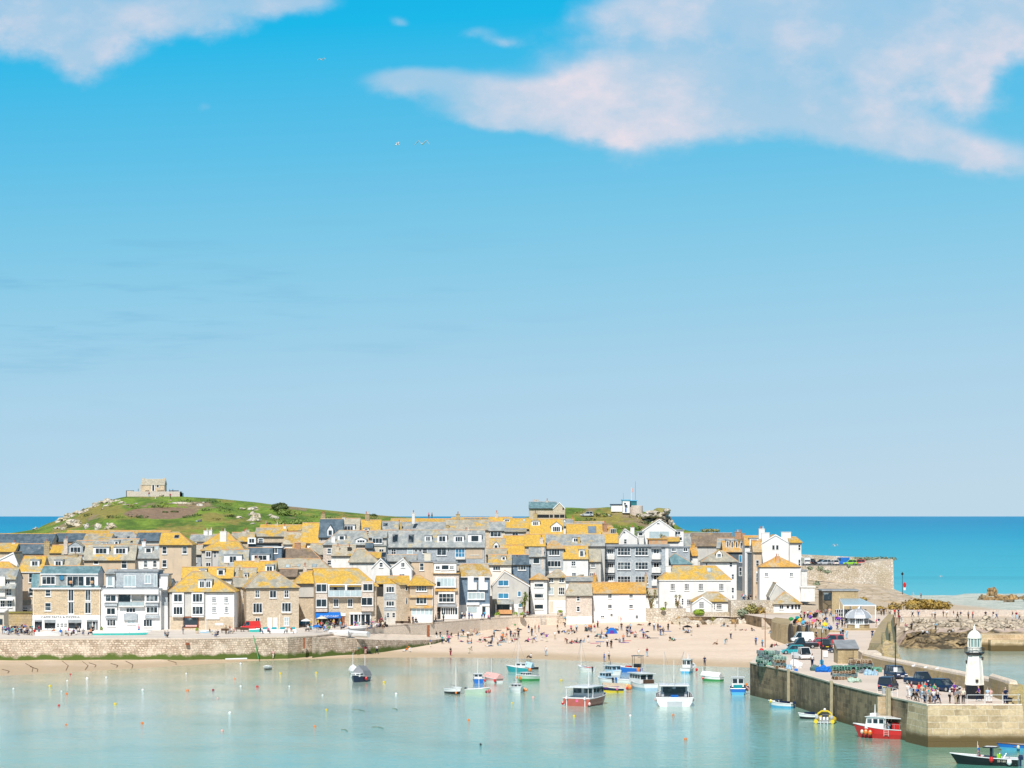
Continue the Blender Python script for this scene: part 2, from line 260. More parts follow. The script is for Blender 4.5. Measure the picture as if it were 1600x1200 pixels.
# ------------------------------------------------------------------ mesh helpers
ORG = {}
def P(px, py, Y): return Vector(((px - 800) / F * Y, Y, H - (py - HY) / F * Y))
def G(px, py, z=0.0):
    Y = (H - z) * F / (py - HY); return Vector(((px - 800) / F * Y, Y, z))
def lerp(tab, x):
    if x <= tab[0][0]: return tab[0][1]
    for (a, b), (c, d) in zip(tab, tab[1:]):
        if x <= c: return b + (d - b) * (x - a) / (c - a)
    return tab[-1][1]
class MB:
    def __init__(s): s.v = []; s.f = []
    def add(s, vs, fs):
        n = len(s.v); s.v += [tuple(p) for p in vs]; s.f += [tuple(i + n for i in f) for f in fs]; return s
    def box8(s, p):  # 4 bottom ccw, 4 top
        return s.add(p, [(3, 2, 1, 0), (4, 5, 6, 7), (0, 1, 5, 4), (1, 2, 6, 5), (2, 3, 7, 6), (3, 0, 4, 7)])
    def box(s, x0, x1, y0, y1, z0, z1): return s.box8([(x0, y0, z0), (x1, y0, z0), (x1, y1, z0), (x0, y1, z0), (x0, y0, z1), (x1, y0, z1), (x1, y1, z1), (x0, y1, z1)])
    def slab(s, poly, t):  # polygon extruded down by t
        n = len(poly); lo = [(p[0], p[1], p[2] - t) for p in poly]
        return s.add(list(poly) + lo, [tuple(range(n)), tuple(range(2 * n - 1, n - 1, -1))] + [(i + n, (i + 1) % n + n, (i + 1) % n, i) for i in range(n)])
    def tube(s, a, b, r0, r1=None, n=6):
        r1 = r0 if r1 is None else r1; a = Vector(a); b = Vector(b); d = (b - a).normalized(); t = d.orthogonal().normalized(); q = d.cross(t)
        vs = [c + (t * math.cos(6.28318 * i / n) + q * math.sin(6.28318 * i / n)) * r for c, r in ((a, r0), (b, r1)) for i in range(n)]
        return s.add(vs, [(i, (i + 1) % n, n + (i + 1) % n, n + i) for i in range(n)] + [tuple(range(n - 1, -1, -1)), tuple(range(n, 2 * n))])
    def lathe(s, c, prof, n=12, sx=1, sy=1):  # prof: (r, z)
        vs = [(c[0] + r * sx * math.cos(6.28318 * i / n), c[1] + r * sy * math.sin(6.28318 * i / n), c[2] + z) for r, z in prof for i in range(n)]; m = len(prof)
        fs = [(k * n + i, k * n + (i + 1) % n, (k + 1) * n + (i + 1) % n, (k + 1) * n + i) for k in range(m - 1) for i in range(n)]
        return s.add(vs, fs + [tuple(range(n - 1, -1, -1)), tuple((m - 1) * n + i for i in range(n))])
    def ball(s, c, r, sx=1, sy=1, sz=1, n=10, m=6):
        return s.lathe(c, [(max(r * math.sin(math.pi * k / m), r * 0.02), -r * sz * math.cos(math.pi * k / m)) for k in range(m + 1)], n, sx, sy)
    def loft(s, rings, close=True, caps=True):
        n = len(rings[0]); vs = [p for r in rings for p in r]; m = len(rings); e = n if close else n - 1
        fs = [(k * n + i, k * n + (i + 1) % n, (k + 1) * n + (i + 1) % n, (k + 1) * n + i) for k in range(m - 1) for i in range(e)]
        if caps: fs += [tuple(range(n - 1, -1, -1)), tuple((m - 1) * n + i for i in range(n))]
        return s.add(vs, fs)
    def rock(s, c, sx, sy, sz, seed, det=2, rough=0.35):
        bm = bmesh.new(); bmesh.ops.create_icosphere(bm, subdivisions=det, radius=1)
        for v in bm.verts:
            d = v.co.copy(); k = 1 + rough * (noise.noise(d * 1.3 + Vector((seed * 3.1, seed, 0))) * 1.4 + 0.6 * noise.noise(d * 3.1 + Vector((seed, 0, seed))))
            v.co = Vector((d.x * sx * k, d.y * sy * k, d.z * sz * k))
        bm.verts.index_update(); s.add([v.co + Vector(c) for v in bm.verts], [tuple(v.index for v in f.verts) for f in bm.faces]); bm.free(); return s
    def leaves(s, c, rx, ry, rz, n, size, seed=0, shell=0.55, flat=0.0):
        R = random.Random(seed)
        for i in range(n):
            while True:
                d = Vector((R.uniform(-1, 1), R.uniform(-1, 1), R.uniform(-1, 1)))
                if 0.05 < d.length < 1: break
            d = d.normalized() * (shell + (1 - shell) * R.random() ** 0.6) * (1 + 0.28 * noise.noise(d * 2.1 + Vector((seed, 0, 0))))
            p = Vector(c) + Vector((d.x * rx, d.y * ry, d.z * rz)); nrm = (d + Vector((R.uniform(-.7, .7), R.uniform(-.7, .7), R.uniform(-.3, .9)))).normalized()
            t = nrm.orthogonal().normalized(); q = nrm.cross(t); a = R.random() * 6.28; t, q = t * math.cos(a) + q * math.sin(a), q * math.cos(a) - t * math.sin(a)
            k = size * R.uniform(0.6, 1.3); s.add([p - t * k, p - q * k * .6, p + t * k, p + q * k * .6], [(0, 1, 2, 3)])
        return s
    def build(s, name, mat, parent=None, smooth=False, mats=None):
        o_ = ORG.get(parent.name, Vector((0, 0, 0))) if parent else Vector((0, 0, 0))
        me = bpy.data.meshes.new(name); me.from_pydata([Vector(p) - o_ for p in s.v], [], s.f); me.validate(); me.update()
        ob = bpy.data.objects.new(name, me); col.objects.link(ob)
        me.materials.append(MAT[mat] if isinstance(mat, str) else mat)
        if smooth: me.polygons.foreach_set('use_smooth', [True] * len(me.polygons))
        if parent: ob.parent = parent; ORG[ob.name] = o_
        return ob
def tag(o, label=None, cat=None, group=None, kind=None):
    if label: o['label'] = label
    if cat: o['category'] = cat
    if group: o['group'] = group
    if kind: o['kind'] = kind
    return o
def empty(name, loc, label, cat, group=None, world=True):
    o = bpy.data.objects.new(name, None); col.objects.link(o); o.location = loc; o.empty_display_size = 0.3
    ORG[o.name] = Vector(loc) if world else Vector((0, 0, 0))
    return tag(o, label, cat, group)
def struct(mb, name, mat, smooth=False): return tag(mb.build(name, mat, smooth=smooth), kind='structure')
def children(o): return KIDS.get(o.name, [])
KIDS = {}
def index_kids():
    KIDS.clear()
    for ob in bpy.data.objects:
        if ob.parent: KIDS.setdefault(ob.parent.name, []).append(ob)
def copy_tree(o, parent=None):
    c = o.copy(); col.objects.link(c)
    if parent: c.parent = parent
    for ch in children(o): copy_tree(ch, c)
    return c
def text_mb(txt, size, ext=0.02):
    cu = bpy.data.curves.new('t', 'FONT'); cu.body = txt; cu.size = size; cu.extrude = ext; cu.align_x = 'CENTER'; cu.align_y = 'CENTER'; cu.resolution_u = 2
    ob = bpy.data.objects.new('t', cu); col.objects.link(ob); dg = bpy.context.evaluated_depsgraph_get(); me = bpy.data.meshes.new_from_object(ob.evaluated_get(dg))
    r = ([v.co.copy() for v in me.vertices], [tuple(p.vertices) for p in me.polygons]); bpy.data.objects.remove(ob); bpy.data.curves.remove(cu); bpy.data.meshes.remove(me); return r
# ------------------------------------------------------------------ water and ground
DEEP = (0.02, 0.27, 0.44)
def water(name, kind):
    m, b = new_mat(name); v = objvec(world=True); s = nt.nodes.new('ShaderNodeSeparateXYZ'); nt.links.new(v, s.inputs[0])
    if kind == 'harbour':
        yy = M('ADD', s.outputs[1], M('MULTIPLY', M('SUBTRACT', nz(v, 0.012, 3), 0.5), 70))
        yy = M('SUBTRACT', yy, M('MULTIPLY', s.outputs[0], 0.75))
        r = nt.nodes.new('ShaderNodeValToRGB'); nt.links.new(M('DIVIDE', M('SUBTRACT', yy, 250), 300, clamp=True), r.inputs[0])
        st = [(0.0, (0.13, 0.38, 0.29)), (0.25, (0.27, 0.49, 0.42)), (0.50, (0.39, 0.54, 0.46)), (0.74, (0.46, 0.55, 0.44)), (0.90, (0.54, 0.51, 0.37)), (1, (0.54, 0.49, 0.35))]
        while len(r.color_ramp.elements) < len(st): r.color_ramp.elements.new(0.5)
        for e, (p, c) in zip(r.color_ramp.elements, st): e.position = p; e.color = (*c, 1)
        c = MIX(M('MULTIPLY', mr(nz(v, 0.05, 4), 0.48, 0.72), 0.35), r.outputs[0], (0.05, 0.26, 0.24))
        nt.links.new(c, b.inputs['Base Color']); b.inputs['Roughness'].default_value = 0.07; b.inputs['IOR'].default_value = 1.33
        h = M('ADD', M('MULTIPLY', nz(v, 0.45, 5, 0.65), 0.8), M('MULTIPLY', nz(v, 1.7, 3, 0.6), 0.3))
        h = M('MULTIPLY', h, M('ADD', M('MULTIPLY', mr(nz(v, 0.02, 3), 0.35, 0.7), 1.1), 0.35))
        bump(b, h, 1.0, 0.14)
    else:
        yy = M('DIVIDE', M('SUBTRACT', s.outputs[1], 800), 9000, clamp=True)
        r = nt.nodes.new('ShaderNodeValToRGB'); nt.links.new(M('POWER', yy, 0.45), r.inputs[0])
        st = [(0.0, (0.17, 0.51, 0.56)), (0.25, (0.05, 0.42, 0.54)), (0.6, (0.003, 0.30, 0.49)), (1.0, (0.0, 0.23, 0.45))]
        while len(r.color_ramp.elements) < len(st): r.color_ramp.elements.new(0.5)
        for e, (p, c) in zip(r.color_ramp.elements, st): e.position = p; e.color = (*c, 1)
        sv = nt.nodes.new('ShaderNodeMapping'); sv.inputs['Scale'].default_value = (0.003, 0.012, 1); nt.links.new(v, sv.inputs[0])
        c = MIX(M('MULTIPLY', mr(nz(sv.outputs[0], 1, 4), 0.5, 0.72), 0.35), r.outputs[0], (0.01, 0.20, 0.32))
        nt.links.new(c, b.inputs['Base Color']); b.inputs['Roughness'].default_value = 0.3; b.inputs['IOR'].default_value = 1.2; b.inputs['Specular IOR Level'].default_value = 0.10
        bump(b, nz(v, 0.25, 4, 0.65), 1.0, 0.8)
    return m
water('harbour_water', 'harbour'); water('sea_water', 'sea')
struct(MB().add([(-400, -100, 0), (400, -100, 0), (400, 640, 0), (-400, 640, 0)], [(0, 1, 2, 3)]), 'harbour_water', 'harbour_water')
struct(MB().add([(-90000, 640.02, 0), (90000, 640.02, 0), (90000, 120000, 0), (-90000, 120000, 0), (-90000, -200, -0.01), (-400.02, -200, -0.01), (-400.02, 640.02, -0.01), (400.02, -200, -0.01), (90000, -200, -0.01), (400.02, 640.02, -0.01)],
   [(0, 1, 2, 3), (4, 5, 6, 0), (7, 8, 1, 9)]), 'sea', 'sea_water')
def grid(cols, rows, fn, name, mat, smooth=True):
    mb = MB(); vs = [fn(i, j) for j in rows for i in cols]; n = len(cols); m = len(rows)
    mb.add(vs, [(b * n + a, b * n + a + 1, (b + 1) * n + a + 1, (b + 1) * n + a) for b in range(m - 1) for a in range(n - 1)])
    return struct(mb, name, mat, smooth)
PZ = 4.2
WL = [(-80, 1060), (0, 1056), (100, 1051), (200, 1045), (300, 1039), (400, 1032.5), (500, 1029), (600, 1027.5), (700, 1027), (800, 1028.5), (900, 1032), (1000, 1037), (1100, 1041), (1200, 1044), (1260, 1046)]
ED = [(-80, 490), (0, 491), (300, 493), (450, 500), (500, 507), (540, 522), (570, 541), (600, 551), (640, 559), (700, 573), (750, 588), (800, 599), (850, 604), (884, 606), (1010, 610), (1180, 600), (1212, 575)]   # promenade edge depth by column
ZB = [(-80, 0.4), (450, 0.4), (560, 0.9), (700, 1.4), (800, 1.9), (884, 2.6), (1000, 3.0), (1180, 3.0), (1260, 2.8)]
def sandmat():
    m, b = new_mat('sand'); v = objvec(world=True); s = nt.nodes.new('ShaderNodeSeparateXYZ'); nt.links.new(v, s.inputs[0])
    c = MIX(mr(nz(v, 0.12, 4), 0.35, 0.65), (0.77, 0.62, 0.49), (0.72, 0.57, 0.44))
    h = M('ADD', s.outputs[2], M('MULTIPLY', M('SUBTRACT', nz(v, 0.06, 3), 0.5), 0.55))
    c = MIX(mr(h, 0.12, 0.55, 1.0, 0.0), c, (0.54, 0.41, 0.27))
    nt.links.new(mulc(c, M('ADD', M('MULTIPLY', nz(v, 0.9, 5, 0.85), 0.6), 0.70)), b.inputs['Base Color']); b.inputs['Roughness'].default_value = 0.9
    bump(b, nz(v, 0.8, 4, 0.7), 0.6, 0.15)
sandmat()
def sand(px, t):
    Yw = H * F / (lerp(WL, px) - HY); Yb = max(lerp(ED, px) + 3, Yw + 4); zb = lerp(ZB, px)
    if t < 0: Y = Yw + t * 20; z = t * 1.5
    else:
        Y = Yw + (Yb - Yw) * t; z = zb * t + 0.10 * noise.noise(Vector((px * .03, Y * .06, 0))) * min(1, t * 5)
    return Vector(((px - 800) / F * Y, Y, z))
grid(list(range(-90, 1262, 9)), [-1, -0.5, -0.2, 0, .04, .08, .13, .2, .3, .4, .5, .6, .7, .8, .9, 1], sand, 'beach', 'sand')
def sand_at(px, py):   # intersection of a pixel ray with the beach
    lo, hi = -0.3, 1.0
    for _ in range(30):
        mid = (lo + hi) / 2; p = sand(px, mid); y = HY + (H - p.z) * F / p.y
        if y > py: lo = mid
        else: hi = mid
    return p
# promenade, its retaining wall and the town ground behind
pxs = list(range(-90, 1215, 15))
TG = [(0, PZ), (38, PZ), (60, 8.5), (110, 13), (170, 16.5), (230, 17)]
def gz(px, Y):
    t = Y - lerp(ED, px) - 12
    z = lerp(TG, t)
    if px > 1040: z = min(z, lerp([(1040, 17), (1130, 9), (1250, 5.5)], px))
    return z
gm('paving', (0.72, 0.64, 0.56), (0.64, 0.57, 0.50), 0.15, 0.9, fine=0.2); gm('townground', (0.40, 0.36, 0.31), (0.30, 0.28, 0.24), 0.1, 0.95, fine=0.3)
def townp(px, t):
    Y = lerp(ED, px) + t; return Vector(((px - 800) / F * Y, Y, gz(px, Y) + (0.0 if t < 30 else 0)))
grid(pxs, [0, 10, 34, 50], townp, 'promenade', 'paving', False)
grid(pxs, [50, 58, 72, 95, 122, 150, 182, 215, 260], townp, 'town_ground', 'townground')
mb = MB(); kb = MB(); segs = [p for p in pxs if p <= 1015]
lip = [townp(p, 0) for p in segs]
for a, b, pa, pb in zip(lip, lip[1:], segs, segs[1:]):
    za, zb = (-0.6, -0.6)
    mb.box8([(a.x, a.y - .75, za), (b.x, b.y - .75, zb), (b.x, b.y + .6, zb), (a.x, a.y + .6, za), (a.x, a.y - .3, PZ - .02), (b.x, b.y - .3, PZ - .02), (b.x, b.y + .6, PZ - .02), (a.x, a.y + .6, PZ - .02)])
    kb.box8([(a.x, a.y - .38, PZ - .02), (b.x, b.y - .38, PZ - .02), (b.x, b.y + .5, PZ - .02), (a.x, a.y + .5, PZ - .02), (a.x, a.y - .38, PZ + .2), (b.x, b.y - .38, PZ + .2), (b.x, b.y + .5, PZ + .2), (a.x, a.y + .5, PZ + .2)])
sw = empty('sea_wall', (lip[0].x, lip[0].y, 0), 'long curved stone sea wall under the promenade, green with weed at its foot', 'sea wall')
mb.build('wall_face', 'quay', sw); kb.build('coping', 'quayup', sw)
# upper pale facing of the wall beside the slipway and beach
mb = MB(); sel = [p for p in segs if 540 <= p <= 884]; lp = [townp(p, 0) for p in sel]
for a, b in zip(lp, lp[1:]): mb.box8([(a.x, a.y - .95, 0.3), (b.x, b.y - .95, 0.3), (b.x, b.y - .5, 0.3), (a.x, a.y - .5, 0.3), (a.x, a.y - .5, PZ - .1), (b.x, b.y - .5, PZ - .1), (b.x, b.y - .2, PZ - .1), (a.x, a.y - .2, PZ - .1)])
mb.build('pale_facing', 'quayup', sw)
# slipway running down from the promenade to the sand
RO = [(488, 503, 4.0), (530, 509, 3.7), (565, 514, 3.1), (600, 521, 2.6), (640, 532, 2.0), (680, 545, 1.5), (705, 560, 1.2)]
mb = MB(); tp = MB(); 
for (a, Ya, za), (b, Yb, zb) in zip(RO, RO[1:]):
    ia = (a, lerp(ED, a) - .9); ib = (b, lerp(ED, b) - .9)
    oa = Vector(((a - 800) / F * Ya, Ya, za)); ob_ = Vector(((b - 800) / F * Yb, Yb, zb)); xa = Vector(((a - 800) / F * ia[1], ia[1], za + .1)); xb = Vector(((b - 800) / F * ib[1], ib[1], zb + .1))
    tp.slab([oa, ob_, xb, xa], 0.25)
    mb.box8([(oa.x, oa.y - .5, -.5), (ob_.x, ob_.y - .5, -.5), (ob_.x, ob_.y + .7, -.5), (oa.x, oa.y + .7, -.5), (oa.x, oa.y - .1, za + .12), (ob_.x, ob_.y - .1, zb + .12), (ob_.x, ob_.y + .5, zb + .12), (oa.x, oa.y + .5, za + .12)])
sp_ = empty('slipway', (ORG[sw.name].x + 60, 520, 0), 'stone slipway sloping down from the promenade to the sand, weedy along its foot', 'slipway')
mb.build('side_wall', 'quay', sp_); tp.build('ramp_surface', 'quayup', sp_)
# ------------------------------------------------------------------ island hill and headland
def hillmat():
    m, b = new_mat('hillgrass'); v = objvec(world=True)
    sv = nt.nodes.new('ShaderNodeMapping'); sv.inputs['Scale'].default_value = (1, 0.5, 2); nt.links.new(v, sv.inputs[0]); v2 = sv.outputs[0]
    c = MIX(mr(nz(v2, 0.10, 5, 0.6), 0.38, 0.62), (0.22, 0.33, 0.035), (0.085, 0.165, 0.018))
    c = MIX(mr(nz(v2, 0.06, 4, 0.6), 0.50, 0.60), c, (0.30, 0.26, 0.06))
    c = MIX(mr(nz(v2, 0.05, 4, 0.65), 0.56, 0.62), c, (0.31, 0.235, 0.13))
    s = nt.nodes.new('ShaderNodeSeparateXYZ'); nt.links.new(v, s.inputs[0])
    # bare bracken bowl below the chapel and a green path sward
    def spot(x, z, rx, rz):
        a = M('DIVIDE', M('SUBTRACT', s.outputs[0], x), rx); q = M('DIVIDE', M('SUBTRACT', s.outputs[2], z), rz)
        return M('ADD', M('ADD', M('MULTIPLY', a, a), M('MULTIPLY', q, q)), M('MULTIPLY', M('SUBTRACT', nz(v2, 0.12, 3), 0.5), 1.2))
    c = MIX(mr(spot(-111, 28.9, 11.5, 1.9), 0.8, 1.1, 1.0, 0.0), c, (0.30, 0.20, 0.13))
    nt.links.new(mulc(c, M('ADD', M('MULTIPLY', nz(v, 0.45, 5, 0.85), 1.8), 0.1)), b.inputs['Base Color']); b.inputs['Roughness'].default_value = 0.95
    bump(b, nz(v, 0.35, 5, 0.75), 1.0, 1.6)
hillmat()
SK = [(-120, 845), (0, 836), (60, 826), (90, 813), (120, 800), (160, 784), (195, 776), (285, 776), (340, 779), (400, 785), (440, 790), (470, 793), (540, 800), (600, 806), (650, 809.5), (720, 812), (800, 811), (824, 808), (880, 793), (925, 793), (975, 794), (1000, 798), (1030, 806), (1050, 816), (1070, 828), (1130, 835), (1200, 850), (1255, 880), (1300, 905)]
def hz(px, Y):
    Yr = 850 if px < 700 else lerp([(700, 850), (830, 800), (1050, 790)], px)
    zr = H - (lerp(SK, px) - HY) / F * Yr
    z0 = lerp([(-120, 15.5), (800, 16.5), (1000, 14), (1100, 8), (1300, 4)], px)
    if Y <= Yr:
        t = max(0, min(1, (Y - 735) / (Yr - 735))); k = t ** 0.8; z = z0 + (zr - z0) * k
    else:
        t = (Y - Yr) / 130.0; z = zr - 1.0 * t - (zr + 4) * min(1, max(0, (t - 0.15) / .85)) ** 1.4
    return z + 1.2 * noise.noise(Vector((px * .02, Y * .03, 1))) * max(0, min(1, abs(Y - Yr) / 22)) 
grid([-140 + 8 * i for i in range(181)], [700, 722, 735, 742, 750, 758, 766, 775, 785, 795, 805, 815, 825, 835, 843, 850, 858, 870, 890, 915, 945, 980],
     lambda px, Y: Vector(((px - 800) / F * Y, Y, hz(px, Y) if Y > 730 else gz(px, Y) - 1.5)), 'island_hill', 'hillgrass')
def hill_at(px, py):
    Y = 738
    while Y < 960:
        if H - (py - HY) / F * Y <= hz(px, Y): break
        Y += 0.5
    return Vector(((px - 800) / F * Y, Y, hz(px, Y)))
R0 = random.Random(5)
ROCKS = [(117, 817, 26, 14), (135, 822, 10, 11), (98, 826, 10, 8), (153, 823, 12, 13), (172, 822, 18, 13), (55, 826, 12, 5), (43, 823, 9, 5), (62, 818, 9, 5), (88, 825, 10, 4), (148, 787, 11, 6), (180, 777, 13, 6), (116, 801, 10, 3), (129, 797, 4, 8), (160, 795, 7, 2),
  (197, 788, 12, 2), (212, 787, 8, 2), (283, 786, 46, 4), (318, 785, 8, 2), (400, 806, 14, 8), (389, 804, 6, 4), (416, 817, 5, 5), (252, 774, 7, 5), (266, 782, 5, 2), (395, 818, 9, 3)]
for i, (x, y, ww, hh) in enumerate(ROCKS):
    p = hill_at(x, y + hh * .4); k = p.y / F
    q = .35 if ww > 9 and hh < 5 and y < 800 else 1; o = MB().rock((p.x, p.y + 1, p.z + hh * k * .2 * q), ww * k * .5, max(1.2, ww * k * .4) if q == 1 else .9, hh * k * .55, i, 3 if ww > 12 else 2, 0.5).build('rock', 'rockl')
    tag(o, None, 'rock', 'rocks on the hillside'); o['_px'] = (x, y)
rk = [o for o in bpy.data.objects if o.name.startswith('rock')]
RN = ['largest grey outcrop at the foot of the hill above the slate roofs', 'tall pale crag just right of the largest outcrop', 'blunt rock left of the largest outcrop', 'leaning pale boulder between two outcrops below the hill', 'rounded dark-edged outcrop right of the leaning boulder', 'low pale shelf near the left shore end of the hill', 'small pale rock beside the sea at the hill\'s left end', 'pale rock on the skyline just above the left shore',
 'flat stone in grass left of the blunt rock', 'pale block on the left skyline halfway to the chapel', 'pale block on the skyline just below the chapel wall', 'thin ledge on the left skyline under the halfway block', 'narrow upright stone on the left slope', 'thin stone bed in grass left of the chapel slope', 'flat stone strip in the grass below the chapel wall, left one', 'flat stone strip in the grass below the chapel wall, right one', 'long pale slab of bare rock on the grass right of the chapel', 'small pale stone just right of the long slab', 'pale leaning crag left of the dark round tree', 'small stone left of the leaning crag near the round tree', 'small upright stone below the leaning crag', 'pale stone against the chapel terrace wall', 'small flat stone between chapel wall and long slab', 'low stone in grass below the crag, just above the roofs']
for o, l in zip(rk, RN): o['label'] = l; del o['_px']
for i in range(22):
    x = (96 + i * 8) if i < 12 else R0.choice([300, 330, 360, 380, 150, 170, 200, 190, 220, 410]) + i; y = lerp(SK, x) + (R0.uniform(1, 5) if i < 12 else R0.uniform(8, 30)); p = hill_at(x, y); s = R0.uniform(.7, 1.7)
    tag(MB().rock(p, s * 1.2, s, s * .6, i + 200, 2, .6).build('rock', 'rockl'), 'small pale stone scattered over the grassy hillside', 'rock', 'small stones on the hillside')
for i in range(60):
    x = R0.uniform(120, 620) if i < 42 else R0.uniform(900, 1010); y = lerp(SK, x) + R0.uniform(3, 34); p = hill_at(x, y); s = R0.uniform(.5, 1.5)
    if p.y < 955: tag(MB().leaves(p + Vector((0, 0, s * .2)), s * 2.0, s * 1.2, s * .6, 60, .32, i, .5).build('scrub_bush', ['leaf_dark', 'leaf_mid', 'leaf_olive', 'leaf_dark'][i % 4]), 'low scrubby bush growing on the grassy slope behind the town', 'bush', 'low scrub on the grassy slopes')
# headland cliff, right end
cl_ = empty('cliff', (P(1020, 806, 790)), 'rugged brown cliff at the right end of the headland', 'cliff')
mb = MB()
for i, (x, y, ww, hh) in enumerate([(1018, 805, 26, 10), (1034, 808, 16, 14), (1005, 808, 16, 9), (1046, 818, 12, 16), (1028, 816, 22, 10), (1008, 814, 20, 7), (1040, 800, 10, 7)]):
    p = P(x, y, 782 + i % 3); k = .196; mb.rock(p, ww * k * .55, 5, hh * k * .6, i + 50, 3, 0.55)
mb.build('rock_face', 'rockl', cl_); MB().rock(P(1034, 800, 786), 2.6, 3, 1.2, 91, 3).build('grassy_top', 'leaf_olive', cl_)
# ------------------------------------------------------------------ seaward shore on the right
RX = [1190 + 15 * i for i in range(60)]
def shore(px, Y):
    prof = [(520, -1.2), (532, -0.8), (538, 0.0), (543, 1.6), (549, 2.6), (553, 2.9), (560, 3.0), (568, 4.4), (572, 4.75), (590, 4.9), (605, 5.2), (640, 5.0), (700, 4.1), (790, 2.9), (850, 2.2), (866, 1.0), (885, -1.5)]
    sh = 0 if Y > 572 else lerp([(1190, -80), (1385, -60), (1420, -8), (1450, 0), (1560, 1.5), (2080, 3)], px)
    z = lerp(prof, Y + (sh if Y < 572 else 0) * 0.6)
    if px < 1420 and Y < 575: z = min(z, 3.2)
    if Y > 600: z = max(z, lerp([(1190, 6), (1380, 5.0), (1400, 4.2), (1500, -9)], px) if Y < 800 else -9)
    if px < 1500 and Y > 800: z = -1.5 if Y > 830 else z
    r = 1.0 if 536 < Y < 555 else (0.6 if 555 < Y < 571 else 0.16)
    n_ = noise.noise(Vector((px * .07, Y * .35, 3))) + .6 * noise.noise(Vector((px * .2, Y * .9, 5)))
    return Vector(((px - 800) / F * Y, Y, z + r * n_))
def shoremat():
    m, b = new_mat('shore'); v = objvec(world=True); s = nt.nodes.new('ShaderNodeSeparateXYZ'); nt.links.new(v, s.inputs[0])
    yy = M('ADD', s.outputs[1], M('MULTIPLY', M('SUBTRACT', nz(v, 0.15, 4), 0.5), 6))
    vo = nt.nodes.new('ShaderNodeTexVoronoi'); nt.links.new(v, vo.inputs['Vector']); vo.inputs['Scale'].default_value = 0.8
    sp = nt.nodes.new('ShaderNodeSeparateXYZ'); nt.links.new(vo.outputs['Color'], sp.inputs[0])
    rock = MIX(mr(nz(v, 0.3, 5, 0.75), 0.42, 0.56), (0.38, 0.28, 0.15), (0.07, 0.055, 0.032))
    terr = MIX(nz(v, 0.3, 3), (0.56, 0.44, 0.37), (0.46, 0.37, 0.31))
    rub = MIX(sp.outputs[0], (0.58, 0.49, 0.38), (0.26, 0.21, 0.15))
    peb = MIX(mr(nz(v, 0.2, 6, 0.85), .4, .6), (0.34, 0.41, 0.36), (0.66, 0.67, 0.60))
    c = MIX(mr(yy, 552, 555), rock, terr); c = MIX(mr(yy, 560, 562), c, rub); c = MIX(mr(yy, 572.5, 573.5), c, (0.58, 0.47, 0.36)); c = MIX(mr(yy, 592, 600), c, peb); xx = M('ADD', s.outputs[0], M('MULTIPLY', M('SUBTRACT', nz(v, .1, 4), .5), 16)); c = MIX(M('MULTIPLY', mr(xx, 116, 122, 1.0, 0.0), mr(yy, 592, 600)), c, (0.56, 0.45, 0.33))
    nt.links.new(mulc(c, M('ADD', M('MULTIPLY', nz(v, 1.6, 4, 0.8), 0.9), 0.55)), b.inputs['Base Color']); b.inputs['Roughness'].default_value = 0.95
    bump(b, M('ADD', vo.outputs['Distance'], nz(v, 1.5, 3)), 0.8, 0.4)
shoremat()
grid(RX, [515, 525, 532, 536, 538, 540, 542, 544, 546, 548, 550, 552, 554, 557, 560, 562, 564, 566, 568, 570, 573, 580, 590, 600, 615, 640, 670, 700, 740, 790, 820, 840, 850, 860, 870, 885, 900], shore, 'foreshore', 'shore', False)
# boulders along the foot of the shore
R = random.Random(3)
def bouldergroup(n, x0, x1, Y0, Y1, s0, s1, mat, name, label, group, tops=0.3):
    for i in range(n):
        px = x0 + (x1 - x0) * (i + R.random() * .8) / n; Y = R.uniform(Y0, Y1); s = R.uniform(s0, s1); p = shore(px, Y)
        o = MB().rock((p.x, p.y, p.z + s * tops * .3), s * R.uniform(.9, 1.5), s, s * R.uniform(.5, .8), i + n * 3, 2, 0.5).build(name, mat); tag(o, label, 'boulder', group)
bouldergroup(30, 1400, 1530, 540, 552, 0.4, 1.0, 'rockd', 'boulder', 'brown weedy boulder among the rocks at the waterline beyond the pier', 'weedy boulders beyond the pier')
bouldergroup(85, 1415, 1625, 558, 571, 0.4, 1.1, 'rubblem', 'boulder', 'grey rubble block on the bank below the walkway', 'rubble blocks below the walkway')
for i, (x, y, ww, hh) in enumerate([(1550, 929, 16, 17), (1535, 936, 12, 9), (1565, 938, 20, 12), (1582, 936, 18, 10), (1598, 941, 20, 13), (1545, 938, 14, 8), (1612, 936, 22, 14), (1578, 942, 14, 8)]):
    p = P(x, y, (806, 750, 742, 752, 752, 742, 722, 716)[i]); k = .2
    o = MB().rock((p.x, p.y, p.z), ww * k * .55, 2.2, hh * k * .6, i + 20, 3, 0.45).build('boulder', 'rocko' if i % 3 != 1 else 'rockd')
    tag(o, ['tallest orange boulder above the pebble beach by the open sea', 'dark-edged boulder at the left end of the orange rocks', 'broad orange boulder just right of the tallest one', 'low dark boulder behind the broad orange one', 'large tan boulder near the right edge of the pebble beach', 'small orange boulder under the tallest one', 'big boulder at the far right edge above the pebbles', 'small brown boulder in front of the broad orange ones'][i], 'boulder', 'orange boulders at the top of the pebble beach')
